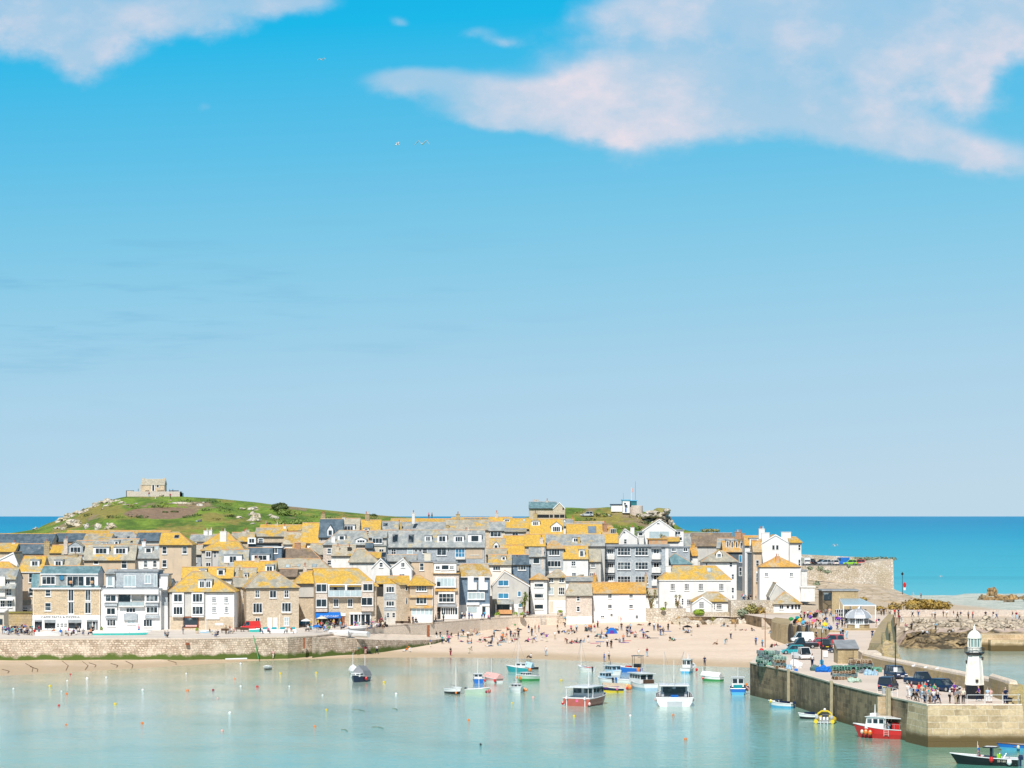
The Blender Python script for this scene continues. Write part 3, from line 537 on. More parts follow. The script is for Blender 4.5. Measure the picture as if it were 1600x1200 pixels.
# walkway back wall
mb = MB()
for a in range(1392, 1700, 20):
    Ya = 589; x0 = (a - 800) / F * Ya; x1 = (a + 20 - 800) / F * Ya; mb.box(x0, x1, Ya, Ya + 1.2, 3.5, 6.35)
t = mb.build('walkway_wall', 'pstone'); tag(t, 'long low tan stone wall behind the walkers beside the pebble beach', 'wall')
mb = MB(); 
for (a, b, y0, y1, d) in [(1533, 1700, 991, 1012, 532), (1548, 1700, 1000, 1013, 529)]:
    A = P(a, y0, d); B = P(b, y1, d); mb.box(A.x, B.x, d, d + 4, -0.5, A.z)
tag(mb.build('low_quay', 'pierhead'), 'low tan stone quay at the water\'s edge right of the lighthouse top', 'quay')
# ------------------------------------------------------------------ house builder
class Fac:   # a facade plane: origin, direction along it, inward normal
    def __init__(s, px0, Y, rot=0, off=0):
        a = math.radians(rot); s.e = Vector((math.cos(a), math.sin(a), 0)); s.n = Vector((-math.sin(a), math.cos(a), 0))
        s.O = Vector(((px0 - 800) / F * Y, Y, 0)) + s.n * off
    def u(s, px):
        k = (px - 800) / F; return (k * s.O.y - s.O.x) / (s.e.x - k * s.e.y)
    def z(s, px, py): return H - (py - HY) / F * (s.O.y + s.u(px) * s.e.y)
    def p(s, u, v, z): q = s.O + s.e * u + s.n * v; return Vector((q.x, q.y, z))
    def box(s, mb, u0, u1, v0, v1, z0, z1): return mb.box8([s.p(u0, v0, z0), s.p(u1, v0, z0), s.p(u1, v1, z0), s.p(u0, v1, z0), s.p(u0, v0, z1), s.p(u1, v0, z1), s.p(u1, v1, z1), s.p(u0, v1, z1)])
def window(f, px, py, w, h, nx=1, ny=2, o=0.0, frame='trim', glass='glass', root=None, name='window', sill=True):
    k = f.O.y / F; u = f.u(px); z = f.z(px, py); hw = w * k / 2; hh = h * k / 2; t = min(0.11, hw * .24)
    mb = MB(); fr = lambda a, b, c, d, q=.07: f.box(mb, u + a, u + b, -o - q, -o + .02, z + c, z + d)
    fr(-hw, -hw + t, -hh, hh); fr(hw - t, hw, -hh, hh); fr(-hw + t, hw - t, hh - t, hh); fr(-hw + t, hw - t, -hh, -hh + t * 1.2)
    for i in range(1, nx): c = -hw + 2 * hw * i / nx; fr(c - .04, c + .04, -hh + t, hh - t, .06)
    for i in range(1, ny): c = -hh + 2 * hh * i / ny; fr(-hw + t, hw - t, c - .04, c + .04, .055)
    wn = mb.build(name, frame, root)
    g = MB(); f.box(g, u - hw + t * .9, u + hw - t * .9, -o - .03, -o + .01, z - hh + t * .9, z + hh - t * .9); g.build('pane', glass, wn)
    if sill and w > 5: s = MB(); f.box(s, u - hw - .08, u + hw + .08, -o - .2, -o, z - hh - .12, z - hh - .002); s.build('sill', frame, wn)
    return wn
def R_(xs, y, w, h, nx=1, ny=2, **k): return [(x, y, w, h, nx, ny, k) for x in xs]
def roofpart(f, W_, ze, zr, d, ra, rb, kind, mat, root, over=0.3, edge='terracotta', eaves='dark', ua=None):
    mb = MB(); p = f.p; t = .16; sl = (zr - ze) / (d / 2) if kind == 'side' else 0
    if kind == 'side':
        hl = ra > 0.01; hr = rb < W_ - .01; oz = over * sl; ol = over if hl else .12; orr = over if hr else .12
        a = p(-ol, -over, ze - oz + t); b = p(W_ + orr, -over, ze - oz + t); c = p(W_ + orr, d + over, ze - oz + t); e = p(-ol, d + over, ze - oz + t)
        r1 = p(ra if hl else -.12, d / 2, zr + t); r2 = p(rb if hr else W_ + .12, d / 2, zr + t)
        mb.slab([a, b, r2, r1], t); mb.slab([c, e, r1, r2], t)
        if hl: mb.slab([e, a, r1], t)
        if hr: mb.slab([b, c, r2], t)
        ro = mb.build('roof', mat, root); rd = MB(); rd.tube(r1 + Vector((0, 0, .02)), r2 + Vector((0, 0, .02)), .13, n=5)
        if hl: rd.tube(a, r1, .1, n=5)
        if hr: rd.tube(b, r2, .1, n=5)
        if edge: rd.build('ridge_tiles', edge, ro)
        g = MB(); f.box(g, -.1, W_ + .1, -over - .12, -over + .03, ze - oz - .12, ze - oz + .06); g.build('gutter', eaves, root)
    elif kind == 'front':
        ua = W_ / 2 if ua is None else ua; sl1 = (zr - ze) / ua; sl2 = (zr - ze) / (W_ - ua); zl = ze
        a0 = p(-over, -.15, ze - over * sl1 + t); a1 = p(-over, d, ze - over * sl1 + t); b0 = p(W_ + over, -.15, ze - over * sl2 + t); b1 = p(W_ + over, d, ze - over * sl2 + t)
        r0 = p(ua, -.15, zr + t); r1 = p(ua, d, zr + t)
        mb.slab([a0, r0, r1, a1], t); mb.slab([r0, b0, b1, r1], t); ro = mb.build('roof', mat, root)
        if edge: MB().tube(r0 + Vector((0, 0, .02)), r1, .12, n=5).build('ridge_tiles', edge, ro)
        bb = MB()
        for q in (a0, b0): bb.box8([q + f.n * -.05 + Vector((0, 0, -.28)), r0 + f.n * -.05 + Vector((0, 0, -.28)), r0 + Vector((0, 0, -.28)), q + Vector((0, 0, -.28)), q + f.n * -.05 + Vector((0, 0, .03)), r0 + f.n * -.05 + Vector((0, 0, .03)), r0 + Vector((0, 0, .03)), q + Vector((0, 0, .03))])
        bb.build('bargeboard', 'trim', root)
    elif kind == 'mono':
        mb.slab([p(-.15, -over, ze - over * (zr - ze) / d + t), p(W_ + .15, -over, ze - over * (zr - ze) / d + t), p(W_ + .15, d, zr + t), p(-.15, d, zr + t)], t); ro = mb.build('roof', mat, root)
        g = MB(); f.box(g, -.1, W_ + .1, -over - .1, -over + .02, ze - over * (zr - ze) / d - .1, ze - over * (zr - ze) / d + .05); g.build('gutter', eaves, root)
    else:
        f.box(mb, -.25, W_ + .25, -.25, d + .25, ze, ze + .28); ro = mb.build('roof', mat, root)
    return ro
def volume(root, x0, x1, ye, yr, Y, d=8, yb=None, rx=None, rot=0, kind='side', wall='stone', roof='lich', W=(), D=(), S=(), C=(), X=(), edge='terracotta', eaves='dark', over=0.3, glass='glass', off=0, apx=None, zbase=None):
    f = Fac(x0, Y, rot, off); W_ = f.u(x1); xm = (x0 + x1) / 2
    ze = f.z(xm, ye)
    zb = zbase if zbase is not None else (f.z(x0, yb) - .3 if yb else gz(xm, Y) - 1.2); zb = min(zb, ze - 1)
    ra, rb, zr = 0, W_, ze; ua = None
    if kind == 'side':
        fr = Fac(x0, Y, rot, off + d / 2); zr = fr.z(xm, yr)
        if rx: ra, rb = fr.u(rx[0]), fr.u(rx[1]); ra = max(ra, 0); rb = min(rb, W_)
        if rx and rx[0] <= x0: ra = 0
        if rx and rx[1] >= x1: rb = W_
    elif kind == 'front': zr = f.z(xm, yr); ua = f.u(apx) if apx else W_ / 2
    elif kind == 'mono': zr = Fac(x0, Y, rot, off + d).z(xm, yr)
    mb = MB(); f.box(mb, 0, W_, 0, d, zb, ze)
    if kind == 'side':
        if ra <= .01: mb.add([f.p(0, 0, ze), f.p(0, d, ze), f.p(0, d / 2, zr)], [(0, 2, 1), (0, 1, 2)][:1])
        if rb >= W_ - .01: mb.add([f.p(W_, 0, ze), f.p(W_, d, ze), f.p(W_, d / 2, zr)], [(0, 1, 2)])
    elif kind == 'front':
        mb.add([f.p(0, 0, ze), f.p(W_, 0, ze), f.p(ua, 0, zr), f.p(0, d, ze), f.p(W_, d, ze), f.p(ua, d, zr)], [(0, 1, 2), (5, 4, 3)])
    elif kind == 'mono': mb.add([f.p(0, 0, ze), f.p(W_, 0, ze), f.p(0, d, ze), f.p(W_, d, ze), f.p(0, d, zr), f.p(W_, d, zr)], [(0, 4, 2), (1, 3, 5), (2, 4, 5, 3)])
    mb.build('wall', wall, root)
    ro = roofpart(f, W_, ze, zr, d, ra, rb, kind, roof, root, over, edge, eaves, ua)
    for it in W:
        k = dict(it[6]) if len(it) > 6 else {}; k.setdefault('glass', glass); window(f, *it[:6], root=root, **k)
    sl = (zr - ze) / (d / 2 if kind == 'side' else d)
    def onslope(px, py):     # pixel to roof slope: (u, v, z)
        lo, hi = -0.3, d / 2 if kind == 'side' else d
        for _ in range(24):
            m = (lo + hi) / 2; g = Fac(x0, Y, rot, off + m)
            if g.z(px, py) > ze + m * sl: lo = m      # ray above the roof: keep going back
            else: hi = m
        return g.u(px), m, ze + m * sl
    for it in D:             # dormer: cx, top, bottom, w, nx, kind, wall
        cx, yt, yb_, w_, nx = it[:5]; dk = it[5] if len(it) > 5 else 'flat'; dw = it[6] if len(it) > 6 else 'trim'; fills = it[7] if len(it) > 7 else 0.72
        u, v, z0 = onslope(cx, yb_); k = (Y + v) / F; hw = w_ * k / 2; z1 = z0 + (yb_ - yt) * k; dd = min((z1 - z0) / max(sl, .25) + .4, 4.5)
        g = Fac(x0, Y, rot, off + v); dm = MB()
        zf = z1 if dk == 'flat' else z0 + (z1 - z0) * .62
        g.box(dm, u - hw, u + hw, -.02, dd, z0 - .35, zf)
        if dk != 'flat': dm.add([g.p(u - hw, -.02, zf), g.p(u + hw, -.02, zf), g.p(u, -.02, z1)], [(0, 1, 2)])
        dr = dm.build('dormer', dw, root); rm = MB()
        if dk == 'flat': g.box(rm, u - hw - .12, u + hw + .12, -.2, dd + .2, zf, zf + .14); rm.build('dormer_roof', 'lead', dr)
        else:
            e = .2; q = (z1 - zf) / hw
            rm.slab([g.p(u - hw - e, -.2, zf - e * q + .1), g.p(u, -.2, z1 + .1), g.p(u, dd, z1 + .1), g.p(u - hw - e, dd, zf - e * q + .1)], .1)
            rm.slab([g.p(u, -.2, z1 + .1), g.p(u + hw + e, -.2, zf - e * q + .1), g.p(u + hw + e, dd, zf - e * q + .1), g.p(u, dd, z1 + .1)], .1); rm.build('dormer_roof', roof if dk == 'gable' else 'trim', dr)
        hh = (zf - z0) / k
        # window in the dormer face
        py = HY + (H - (z0 + zf) / 2) / k; window(Fac(x0, Y, rot, off + v), cx, py, w_ * fills, max(3.2, hh * .78), nx, 1, .02, root=root, sill=False)
    for it in S:             # skylight: cx, cy, w, h
        cx, cy, w_, h_ = it[:4]; gl = it[4] if len(it) > 4 else 'glass'
        u0, v0, z0 = onslope(cx, cy + h_ / 2); u1, v1, z1 = onslope(cx, cy - h_ / 2); hw = w_ * Y / F / 2
        a = MB(); b = MB(); up = Vector((0, 0, .24)); q = [f.p(u0 - hw, v0, z0), f.p(u0 + hw, v0, z0), f.p(u0 + hw, v1, z1), f.p(u0 - hw, v1, z1)]
        a.slab([x + up for x in q], .2); fr_ = a.build('skylight', 'metal', root); c = (q[0] + q[1] + q[2] + q[3]) / 4
        b.slab([c + (x - c) * .8 + up + Vector((0, 0, .03)) for x in q], .02); b.build('pane', gl, fr_)
    for it in C:             # chimney: cx, top, w, h, pots, mat
        cx, yt, w_, h_, n = it[:5]; cm = it[5] if len(it) > 5 else 'cream'; v = d / 2 if len(it) < 7 else it[6]
        g = Fac(x0, Y, rot, off + v); u = g.u(cx); k = g.O.y / F; z1 = g.z(cx, yt); z0 = z1 - h_ * k - .6; hw = w_ * k / 2
        m_ = MB(); g.box(m_, u - hw, u + hw, -min(hw, .45), min(hw, .45), z0, z1 - .12); g.box(m_, u - hw - .08, u + hw + .08, -min(hw, .45) - .08, min(hw, .45) + .08, z1 - .12, z1)
        ch = m_.build('chimney', cm, root)
        for i in range(n):
            uu_ = u + (i - (n - 1) / 2) * (2 * hw / max(n, 1)); q = g.p(uu_, 0, z1)
            MB().lathe(q, [(.16, 0), (.13, .08), (.12, .5), (.16, .55), (.15, .62)], 7).build('chimney_pot', 'redpot' if i % 2 == 0 else 'cream', ch)
    for it in X:             # extras on the facade
        kd = it[0]
        if kd == 'box':      # box, x0, x1, y0, y1, proj, mat, name
            _, a, b, c, e, pr, mt, nm = it; m_ = MB(); f.box(m_, f.u(a), f.u(b), -pr, 0.02, f.z(a, e), f.z(a, c)); m_.build(nm, mt, root)
        elif kd == 'flat_panel':   # flat panel just proud of the wall; dark ones paint a recess's shade
            _, a, b, c, e, mt, nm = it; m_ = MB(); f.box(m_, f.u(a), f.u(b), -.03, .01, f.z(a, e), f.z(a, c)); m_.build(nm, mt, root)
        elif kd == 'door':
            _, a, c, e, w_, mt = it; k = Y / F; u = f.u(a); m_ = MB(); f.box(m_, u - w_ * k / 2, u + w_ * k / 2, -.08, .02, f.z(a, e), f.z(a, c)); do = m_.build('door', mt, root)
            h_ = MB(); f.box(h_, u + w_ * k * .3, u + w_ * k * .36, -.14, -.08, f.z(a, (c + e) / 2) - .1, f.z(a, (c + e) / 2) + .05); h_.build('handle', 'metal', do)
        elif kd == 'strip':  # sloping little roof strip: x0,x1,y0,y1,proj,mat
            _, a, b, c, e, pr, mt = it; m_ = MB(); z1 = f.z(a, c); z0 = f.z(a, e); m_.slab([f.p(f.u(a), -pr, z0), f.p(f.u(b), -pr, z0), f.p(f.u(b), 0.02, z1), f.p(f.u(a), 0.02, z1)], .12); m_.build('pent_roof', mt, root)
        elif kd == 'rail':   # balcony: slab + posts + rail
            _, a, b, c, e, pr, mt = it; m_ = MB(); ua_, ub_ = f.u(a), f.u(b); zf = f.z(a, e); zt = f.z(a, c); f.box(m_, ua_, ub_, -pr, 0, zf - .15, zf); bl = m_.build('balcony', 'trim', root)
            r_ = MB(); f.box(r_, ua_, ub_, -pr, -pr + .06, zt - .06, zt); n = max(2, int((ub_ - ua_) / 1.1))
            for i in range(n + 1): uq = ua_ + (ub_ - ua_ - .06) * i / n; f.box(r_, uq, uq + .06, -pr, -pr + .06, zf, zt - .06)
            r_.build('railing', mt, bl)
            if mt != 'glassl': g_ = MB(); f.box(g_, ua_ + .05, ub_ - .05, -pr + .02, -pr + .04, zf + .05, zt - .1); g_.build('glass_panel', 'glassl', bl)
        elif kd == 'pipe':
            _, a, c, e = it; m_ = MB(); u = f.u(a); m_.tube(f.p(u, -.1, f.z(a, e)), f.p(u, -.1, f.z(a, c)), .06); m_.build('drainpipe', 'trim', root)
    return f
def house(label, *a, cat='house', name='house', vols=(), group=None, **k):
    x0, x1, ye, yr, Y = a; f = Fac(x0, Y); zb = gz((x0 + x1) / 2, Y)
    root = empty(name, (f.p(f.u((x0 + x1) / 2), 0, zb)), label, cat, group)
    volume(root, *a, **k)
    for v in vols: volume(root, *v[0], **v[1])
    return root
gb = dict(glass='glassb')
# ---- front row, left to right
house('white bay-fronted house with grey gables at the far left edge of the promenade', -40, 24, 905, 889, 545, yb=985, wall='white2', roof='gslate', d=8, rx=(-40, 24), W=R_([2, 12], 908, 8, 10, 2) + R_([2, 14], 925, 9, 11, 2) + R_([4, 15], 943, 8, 12, 2) + R_([5, 16], 962, 8, 12, 2),
  X=[('box', -3, 9, 901, 932, .8, 'white2', 'bay_window'), ('strip', -6, 26, 912, 919, 1.6, 'gslate'), ('box', 0, 22, 936, 938, 1.2, 'trim', 'balcony')])
cafe = house('stone café building with white shopfront and dark slate attic storey', 51, 157, 920, 885, 534, yb=987, kind='flat', d=11, wall='stone', roof='lead', cat='café', name='cafe_building',
  W=R_([75], 926.5, 9, 11) + R_([75], 948, 10, 13) + R_([111], 930, 9, 19, 2, 1) + R_([111], 950, 9, 19, 2, 1) + R_([137.5], 930, 9, 18, 2, 1) + R_([137.5], 950, 10, 18, 2, 1),
  X=[('box', 51, 156, 961, 968, .35, 'trim', 'fascia'), ('box', 51, 54.5, 968, 987, .3, 'trim', 'pillar'), ('box', 66, 70, 968, 987, .3, 'trim', 'pillar'), ('box', 87, 107, 968, 987, .3, 'trim', 'shopfront_panel'), ('box', 70, 87, 982, 987, .3, 'trim', 'stall_riser'), ('box', 107, 127.5, 982, 987, .3, 'trim', 'stall_riser'), ('box', 127.5, 136, 968, 987, .3, 'trim', 'pillar'), ('box', 153, 157, 961, 987, .3, 'trim', 'pillar'),
     ('flat_panel', 54.5, 66, 968, 987, 'glass', 'doorway'), ('flat_panel', 70, 87, 968, 982, 'glass', 'shop_window'), ('flat_panel', 107, 127.5, 968, 982, 'glass', 'shop_window'), ('flat_panel', 136, 153, 968, 987, 'glass', 'doorway'),
     ('box', 144, 145, 970, 987, .2, 'trim', 'door_frame'), ('box', 149.5, 150.5, 970, 987, .2, 'trim', 'door_frame'), ('box', 70, 87, 968, 973, .55, 'metal', 'blind'), ('box', 107, 127.5, 968, 973, .55, 'metal', 'blind'), ('box', 136, 153, 968, 971, .5, 'metal', 'blind'), ('box', 54.5, 66, 968, 971, .5, 'metal', 'blind'), ('pipe', 156, 920, 961), ('pipe', 52.5, 920, 961),
     ('box', 50, 158, 918.6, 920.6, .45, 'trim', 'gutter')],
  vols=[((62, 153, 896, 885.5, 534), dict(zbase=12.6, off=1.3, d=8, wall='trim', roof='teal', rx=(66, 153), eaves='trim', W=R_([76], 907, 21, 13, 3, 1) + R_([118], 908, 27, 16, 3, 1) + R_([141], 908, 15, 15, 2, 1),
     X=[('box', 87, 104, 898, 917, .05, 'gslate', 'slate_panel'), ('strip', 50, 62, 897, 919, 1.4, 'teal'), ('strip', 62, 156, 915, 919.6, 1.25, 'teal')]))])
f = Fac(51, 534)
mb = MB(); c = f.p(f.u(95), 0, f.z(95, 903)) + Vector((0, 1.2, 0)); mb.tube(c, c + Vector((0, -.2, 0)), .5, n=14); mb.build('porthole', 'glassb', cafe)
tv, tf = text_mb('CAFFE PASTA & PIZZERIA', 0.62, .02)
mb = MB(); cx, cz = f.u(95), f.z(95, 964.3); mb.add([f.p(cx + v.x * 1.16, -.37 - .02 * (v.z > 0), cz + v.y) for v in tv], tf); mb.build('sign_lettering', 'dark', cafe)
for x in (90.5, 96.5, 102.5): window(Fac(51, 534, 0, -.3), x, 977, 4.5, 7, 2, 2, 0, root=cafe, sill=False)
mb = MB()
for x in (110, 143): mb.lathe(f.p(f.u(x), .4, f.z(x, 912)), [(.3, 0), (.42, .3), (.3, .6)], 8)
mb.build('terracotta_pot', 'terracotta', cafe)
house('white guesthouse with slate bays, recessed balcony and grey attic storey beside the stone café', 158, 251, 921, 900, 534, yb=987, kind='flat', d=12, wall='white', roof='lead', name='guesthouse', cat='guesthouse',
  W=R_([174], 934.5, 17, 11, 2, 1, o=.9) + R_([238.5], 934.5, 19, 11, 3, 1, o=.9) + R_([174], 955, 14, 11, 2, 1, o=.5) + R_([204.5], 953.5, 15, 8, 3, 1) + R_([238], 953, 18, 10, 3, 1, o=.5) + R_([174], 973, 14, 11, 3, 1) + R_([205], 971, 13, 9, 2, 2, glass='glassl') + R_([231], 973.5, 14, 12, 3, 1),
  X=[('box', 162, 249, 921, 928, 1.4, 'white', 'cornice'), ('box', 163, 185, 928, 942, .9, 'white', 'bay_window'), ('box', 227, 249, 928, 942, .9, 'white', 'bay_window'), ('box', 164, 184, 942, 947, .8, 'wslate', 'slate_panel'), ('box', 228, 248, 942, 947, .8, 'wslate', 'slate_panel'), ('box', 165, 183, 948, 962, .5, 'white', 'bay_window'), ('box', 228, 248, 948, 961, .5, 'white', 'bay_window'),
     ('box', 165, 183, 962, 966, .5, 'wslate', 'slate_panel'), ('box', 227, 249, 961, 966, .5, 'wslate', 'slate_panel'), ('box', 194, 215, 959, 969, .5, 'wslate', 'slate_panel'), ('flat_panel', 186, 204, 929, 944, 'glass', 'balcony_door'), ('flat_panel', 206, 225, 929, 944, 'greyr', 'recess_panel'), ('box', 204, 206, 928, 946, .3, 'trim', 'pillar'), ('rail', 186, 226, 940, 946.5, .9, 'metal'), ('flat_panel', 158, 251, 985, 987, 'dark', 'plinth')],
  vols=[((178, 246, 893, 880, 534), dict(zbase=13, off=1.8, kind='flat', d=9, wall='wslate', roof='lead', W=R_([203], 908, 19, 18, 3, 1, glass='glassl') + R_([231], 905, 10, 14, 2, 1, glass='glassl') + R_([243], 907, 5, 19, 1, 1, glass='glassl'), X=[('rail', 163, 248, 914, 920, 1.7, 'glassl')])),
        ((164, 179, 897, 890, 534), dict(zbase=13, off=1.2, d=6, kind='side', wall='white', roof='gslate', W=R_([172], 908, 9, 16, 1, 1, glass='glassl'))),
        ((251, 262, 920, 912, 534), dict(yb=987, off=2.4, d=8, kind='flat', wall='white', roof='lead', X=[('box', 251, 262, 924, 946, .05, 'wslate', 'slate_panel'), ('box', 250, 262.5, 917, 921, 1.6, 'white', 'cornice'), ('flat_panel', 251, 262, 985, 987, 'dark', 'plinth')])),
        ((246, 262, 899, 890, 534), dict(zbase=13, off=3, d=6, kind='flat', wall='white', roof='lead'))])
house('shop house with big yellow hipped roof, half grey half white over stone', 265, 366, 924, 894, 536, yb=989, d=11, rx=(300, 322), wall='white', roof='lich', name='shop_house', cat='shop', C=[(276.5, 908, 3, 6, 0, 'lead', 3)],
  W=R_([279], 934, 14, 13, 2, 1, o=.85) + R_([309.5], 934, 16, 14, 3, 1, o=.85) + R_([279], 954, 15, 13, 3, 1, o=.85) + R_([309.5], 953.5, 17, 13, 3, 1, o=.85) + R_([334.5, 353.5], 937, 7, 9.5, 3, 3, o=.05) + R_([334.5, 354], 952, 7, 10, 3, 3, o=.05),
  D=[(315.5, 906, 920, 11, 2), (325.5, 906, 920, 11, 2)],
  X=[('box', 265, 321, 926, 963, .15, 'greyr', 'grey_render'), ('box', 270, 288, 926, 964, .85, 'white', 'bay_window'), ('box', 300, 319, 926, 964, .85, 'white', 'bay_window'), ('box', 266, 321, 963.5, 989, .1, 'stone2', 'stone_front'), ('box', 321.5, 366, 963.5, 989, .06, 'stone2', 'stone_front'),
     ('box', 322, 343, 964.5, 967.5, .3, 'trim', 'sign_board'), ('box', 286, 311, 963, 981, .16, 'rust', 'shop_window_frame'), ('box', 287.5, 309.5, 965.5, 979.5, .2, 'glass', 'shop_window'), ('box', 290, 308, 976.5, 979, .3, 'cloth_palepink', 'window_display'), ('door', 314.5, 965, 983, 8, 'woodd'), ('flat_panel', 337, 345, 966, 972, 'black', 'sign'), ('box', 336, 349, 973.5, 977, .12, 'trim', 'window_board'), ('pipe', 322, 925, 985), ('pipe', 365, 925, 985)])
house('large three-storey sandstone house with yellow-grey hipped roof and white double door', 385, 467, 918, 894, 541, yb=984, d=10.5, rx=(406, 431), rot=14, wall='stone2', roof='lich2', name='stone_house',
  W=R_([402, 447.5], 928, 7.5, 12, 2, 2) + R_([426.5], 928.5, 11, 12, 2, 1) + R_([402.5], 950, 15, 16, 3, 1) + R_([447.5], 949, 15, 15, 3, 1) + R_([402.5], 971, 8, 12, 2, 1) + R_([447.5], 971, 8, 14, 2, 2, glass='glassl'),
  X=[('door', 421.5, 965, 984, 7, 'trim'), ('door', 430, 965, 984, 7, 'trim'), ('flat_panel', 0, 0, 0, 0, 'glass', 'x')][:2] + [('box', 395, 410, 958.6, 960, .25, 'stone2', 'ledge'), ('box', 440, 455, 957.6, 959, .25, 'stone2', 'ledge'), ('pipe', 437, 960, 984)],
  vols=[((366, 386, 917, 903, 545), dict(yb=983, d=8, wall='stone2', roof='lich2', kind='side', rot=10, W=R_([371, 381], 929, 4, 12, 1, 2) + R_([370, 381.5], 950, 5, 15, 1, 2) + R_([371, 382], 971, 4, 12, 1, 2), X=[('pipe', 377, 921, 982)], C=[(376, 891, 6, 14, 2, 'oldwall')]))])
house('narrow yellow-roofed cottage roof with small white dormers behind the sandstone house', 364, 430, 893, 878, 560, wall='stone2', roof='lich', d=7, D=[(421, 883, 894, 13, 2), (385, 896, 906, 8, 2)][:1], C=[(402, 872, 8, 10, 1, 'stone2')], vols=[((362, 398, 910, 888, 556), dict(d=9, wall='stone2', roof='lich2', D=[(384, 896, 905, 6, 1)]))])
hotel = house('stone hotel with bright yellow roof, upper balcony and blue awning', 493, 587, 914, 889, 550, yb=981, d=10, rx=(489, 559), rot=9, wall='stone2', roof='lich', over=.6, name='hotel', cat='hotel',
  W=R_([501.5], 918.5, 17, 13, 2, 1, o=1.0) + R_([574], 917.5, 16, 12, 2, 1, o=1.0) + R_([501.5], 942, 17, 13, 2, 1, o=1.0) + R_([572.5], 939.5, 18, 13, 2, 1, o=1.0) + R_([525, 547], 942, 8, 13, 2, 1),
  X=[('box', 493, 511, 911, 956, 1.0, 'pstone', 'bay_window'), ('box', 564, 583, 908, 955, 1.0, 'pstone', 'bay_window'), ('flat_panel', 512, 563, 915, 931, 'white2', 'balcony_back'), ('box', 524, 536, 922, 931, .12, 'teald', 'balcony_seat'), ('box', 543, 554, 916, 929, .1, 'glass', 'balcony_door'), ('box', 522, 526, 916, 922, .2, 'dark', 'hanging_basket'),
     ('rail', 512, 564, 922, 931.5, 1.3, 'trim'), ('box', 538.5, 541.5, 914, 932, 1.2, 'trim', 'pillar'), ('box', 512, 514, 914, 932, 1.2, 'trim', 'pillar'), ('box', 493, 583, 913, 914.4, .6, 'trim', 'cornice'),
     ('door', 535.5, 963, 981, 6, 'rust'), ('box', 531, 540, 958, 962.5, .2, 'trim', 'lintel'), ('flat_panel', 495, 529, 964, 981, 'dark', 'shop_dark_panel'), ('box', 546, 580, 957, 960, .35, 'trim', 'fascia'), ('flat_panel', 547, 579, 960, 977, 'glass', 'shop_window')] + [('box', x, x + 1.4, 960, 979, .15, 'trim', 'mullion') for x in (546, 552, 559, 563, 570, 578)],
  vols=[((464, 494, 910, 893, 553), dict(yb=981, off=1.5, d=7, rot=9, rx=(475, 494), wall='stone2', roof='lich', over=.5, C=[(476.5, 884, 5.5, 20, 1, 'pstone')], X=[('box', 467, 492, 912, 933, .06, 'greyr', 'render_panel'), ('box', 466, 493, 933, 934.2, .12, 'dark', 'ledge')]))])
fh = Fac(493, 550, 9)
mb = MB(); u0, u1 = fh.u(492), fh.u(531.5); zt, z0 = fh.z(500, 956.5), fh.z(500, 965.5)
prof = [(0, zt), (-.5, zt - .05), (-1.1, zt - .3), (-1.5, zt - .7), (-1.6, z0), (-1.5, z0 + .02), (-.2, zt - .4)]
mb.loft([[fh.p(u, v, z) for v, z in prof] for u in (u0, u1)]); aw = mb.build('awning', 'cloth_blue', hotel)
tv, tf = text_mb('ISLAND DAIRY', 0.62, .02); cx = fh.u(513.5); mb = MB(); mb.add([fh.p(cx + v.x, -1.66 - .02 * (v.z > 0), (zt - .7 + z0) / 2 + .12 + v.y) for v in tv], tf); mb.build('awning_lettering', 'trim', aw)
house('pair of stone cottages with yellow roofs and a grey bay, right of the hotel', 589, 640, 912, 901, 567, yb=974, d=8, wall='stone2', roof='lich', rx=(589, 640), rot=5,
  W=R_([609.5], 921, 13, 10, 3, 1, o=.5) + R_([609.5], 943, 13, 8.5, 3, 1, o=.5) + R_([606, 615], 961, 5, 8, 1, 2, o=.45), X=[('box', 599, 621, 912.5, 974, .45, 'greyr', 'bay'), ('box', 600, 620, 928, 937, .55, 'wslate', 'slate_panel'), ('box', 600, 620, 949, 954, .55, 'wslate', 'slate_panel'), ('flat_panel', 589, 599, 913, 932, 'dark', 'loggia_dark_panel'), ('door', 609, 957, 974, 6, 'trim'), ('box', 621, 640, 934, 935.5, .4, 'dark', 'ledge'), ('flat_panel', 623, 627, 934, 947, 'glass', 'doorway')])
house('tan rendered cottage with yellow hipped roof and orange string courses', 640, 676, 914, 900, 566, yb=973, d=9, rx=(648, 656), wall='render', roof='lich', over=.5,
  W=R_([658.5], 919, 17, 10, 4, 2) + R_([658.5], 938, 17, 12, 3, 1) + R_([635], 0, 0, 0)[:0], X=[('strip', 640, 676, 929.5, 933, .5, 'orange'), ('strip', 640, 676, 946, 949.5, .6, 'orange'), ('box', 643, 675, 949.5, 951, .5, 'trim', 'fascia'), ('box', 643, 675, 960.5, 973, .2, 'white', 'shop_base'), ('flat_panel', 643, 675, 951, 961, 'glassl', 'shop_window'), ('pipe', 676, 914, 972)] + [('box', x, x + 1, 951, 961, .15, 'trim', 'mullion') for x in (643, 650, 656.5, 663, 670)],
  vols=[((628, 641, 914, 906, 565), dict(yb=973, d=7, off=1, kind='side', wall='stone2', roof='lich', rot=35, W=R_([635], 919, 5, 8, 1, 1) + R_([635], 939, 4, 10, 1, 1)))])
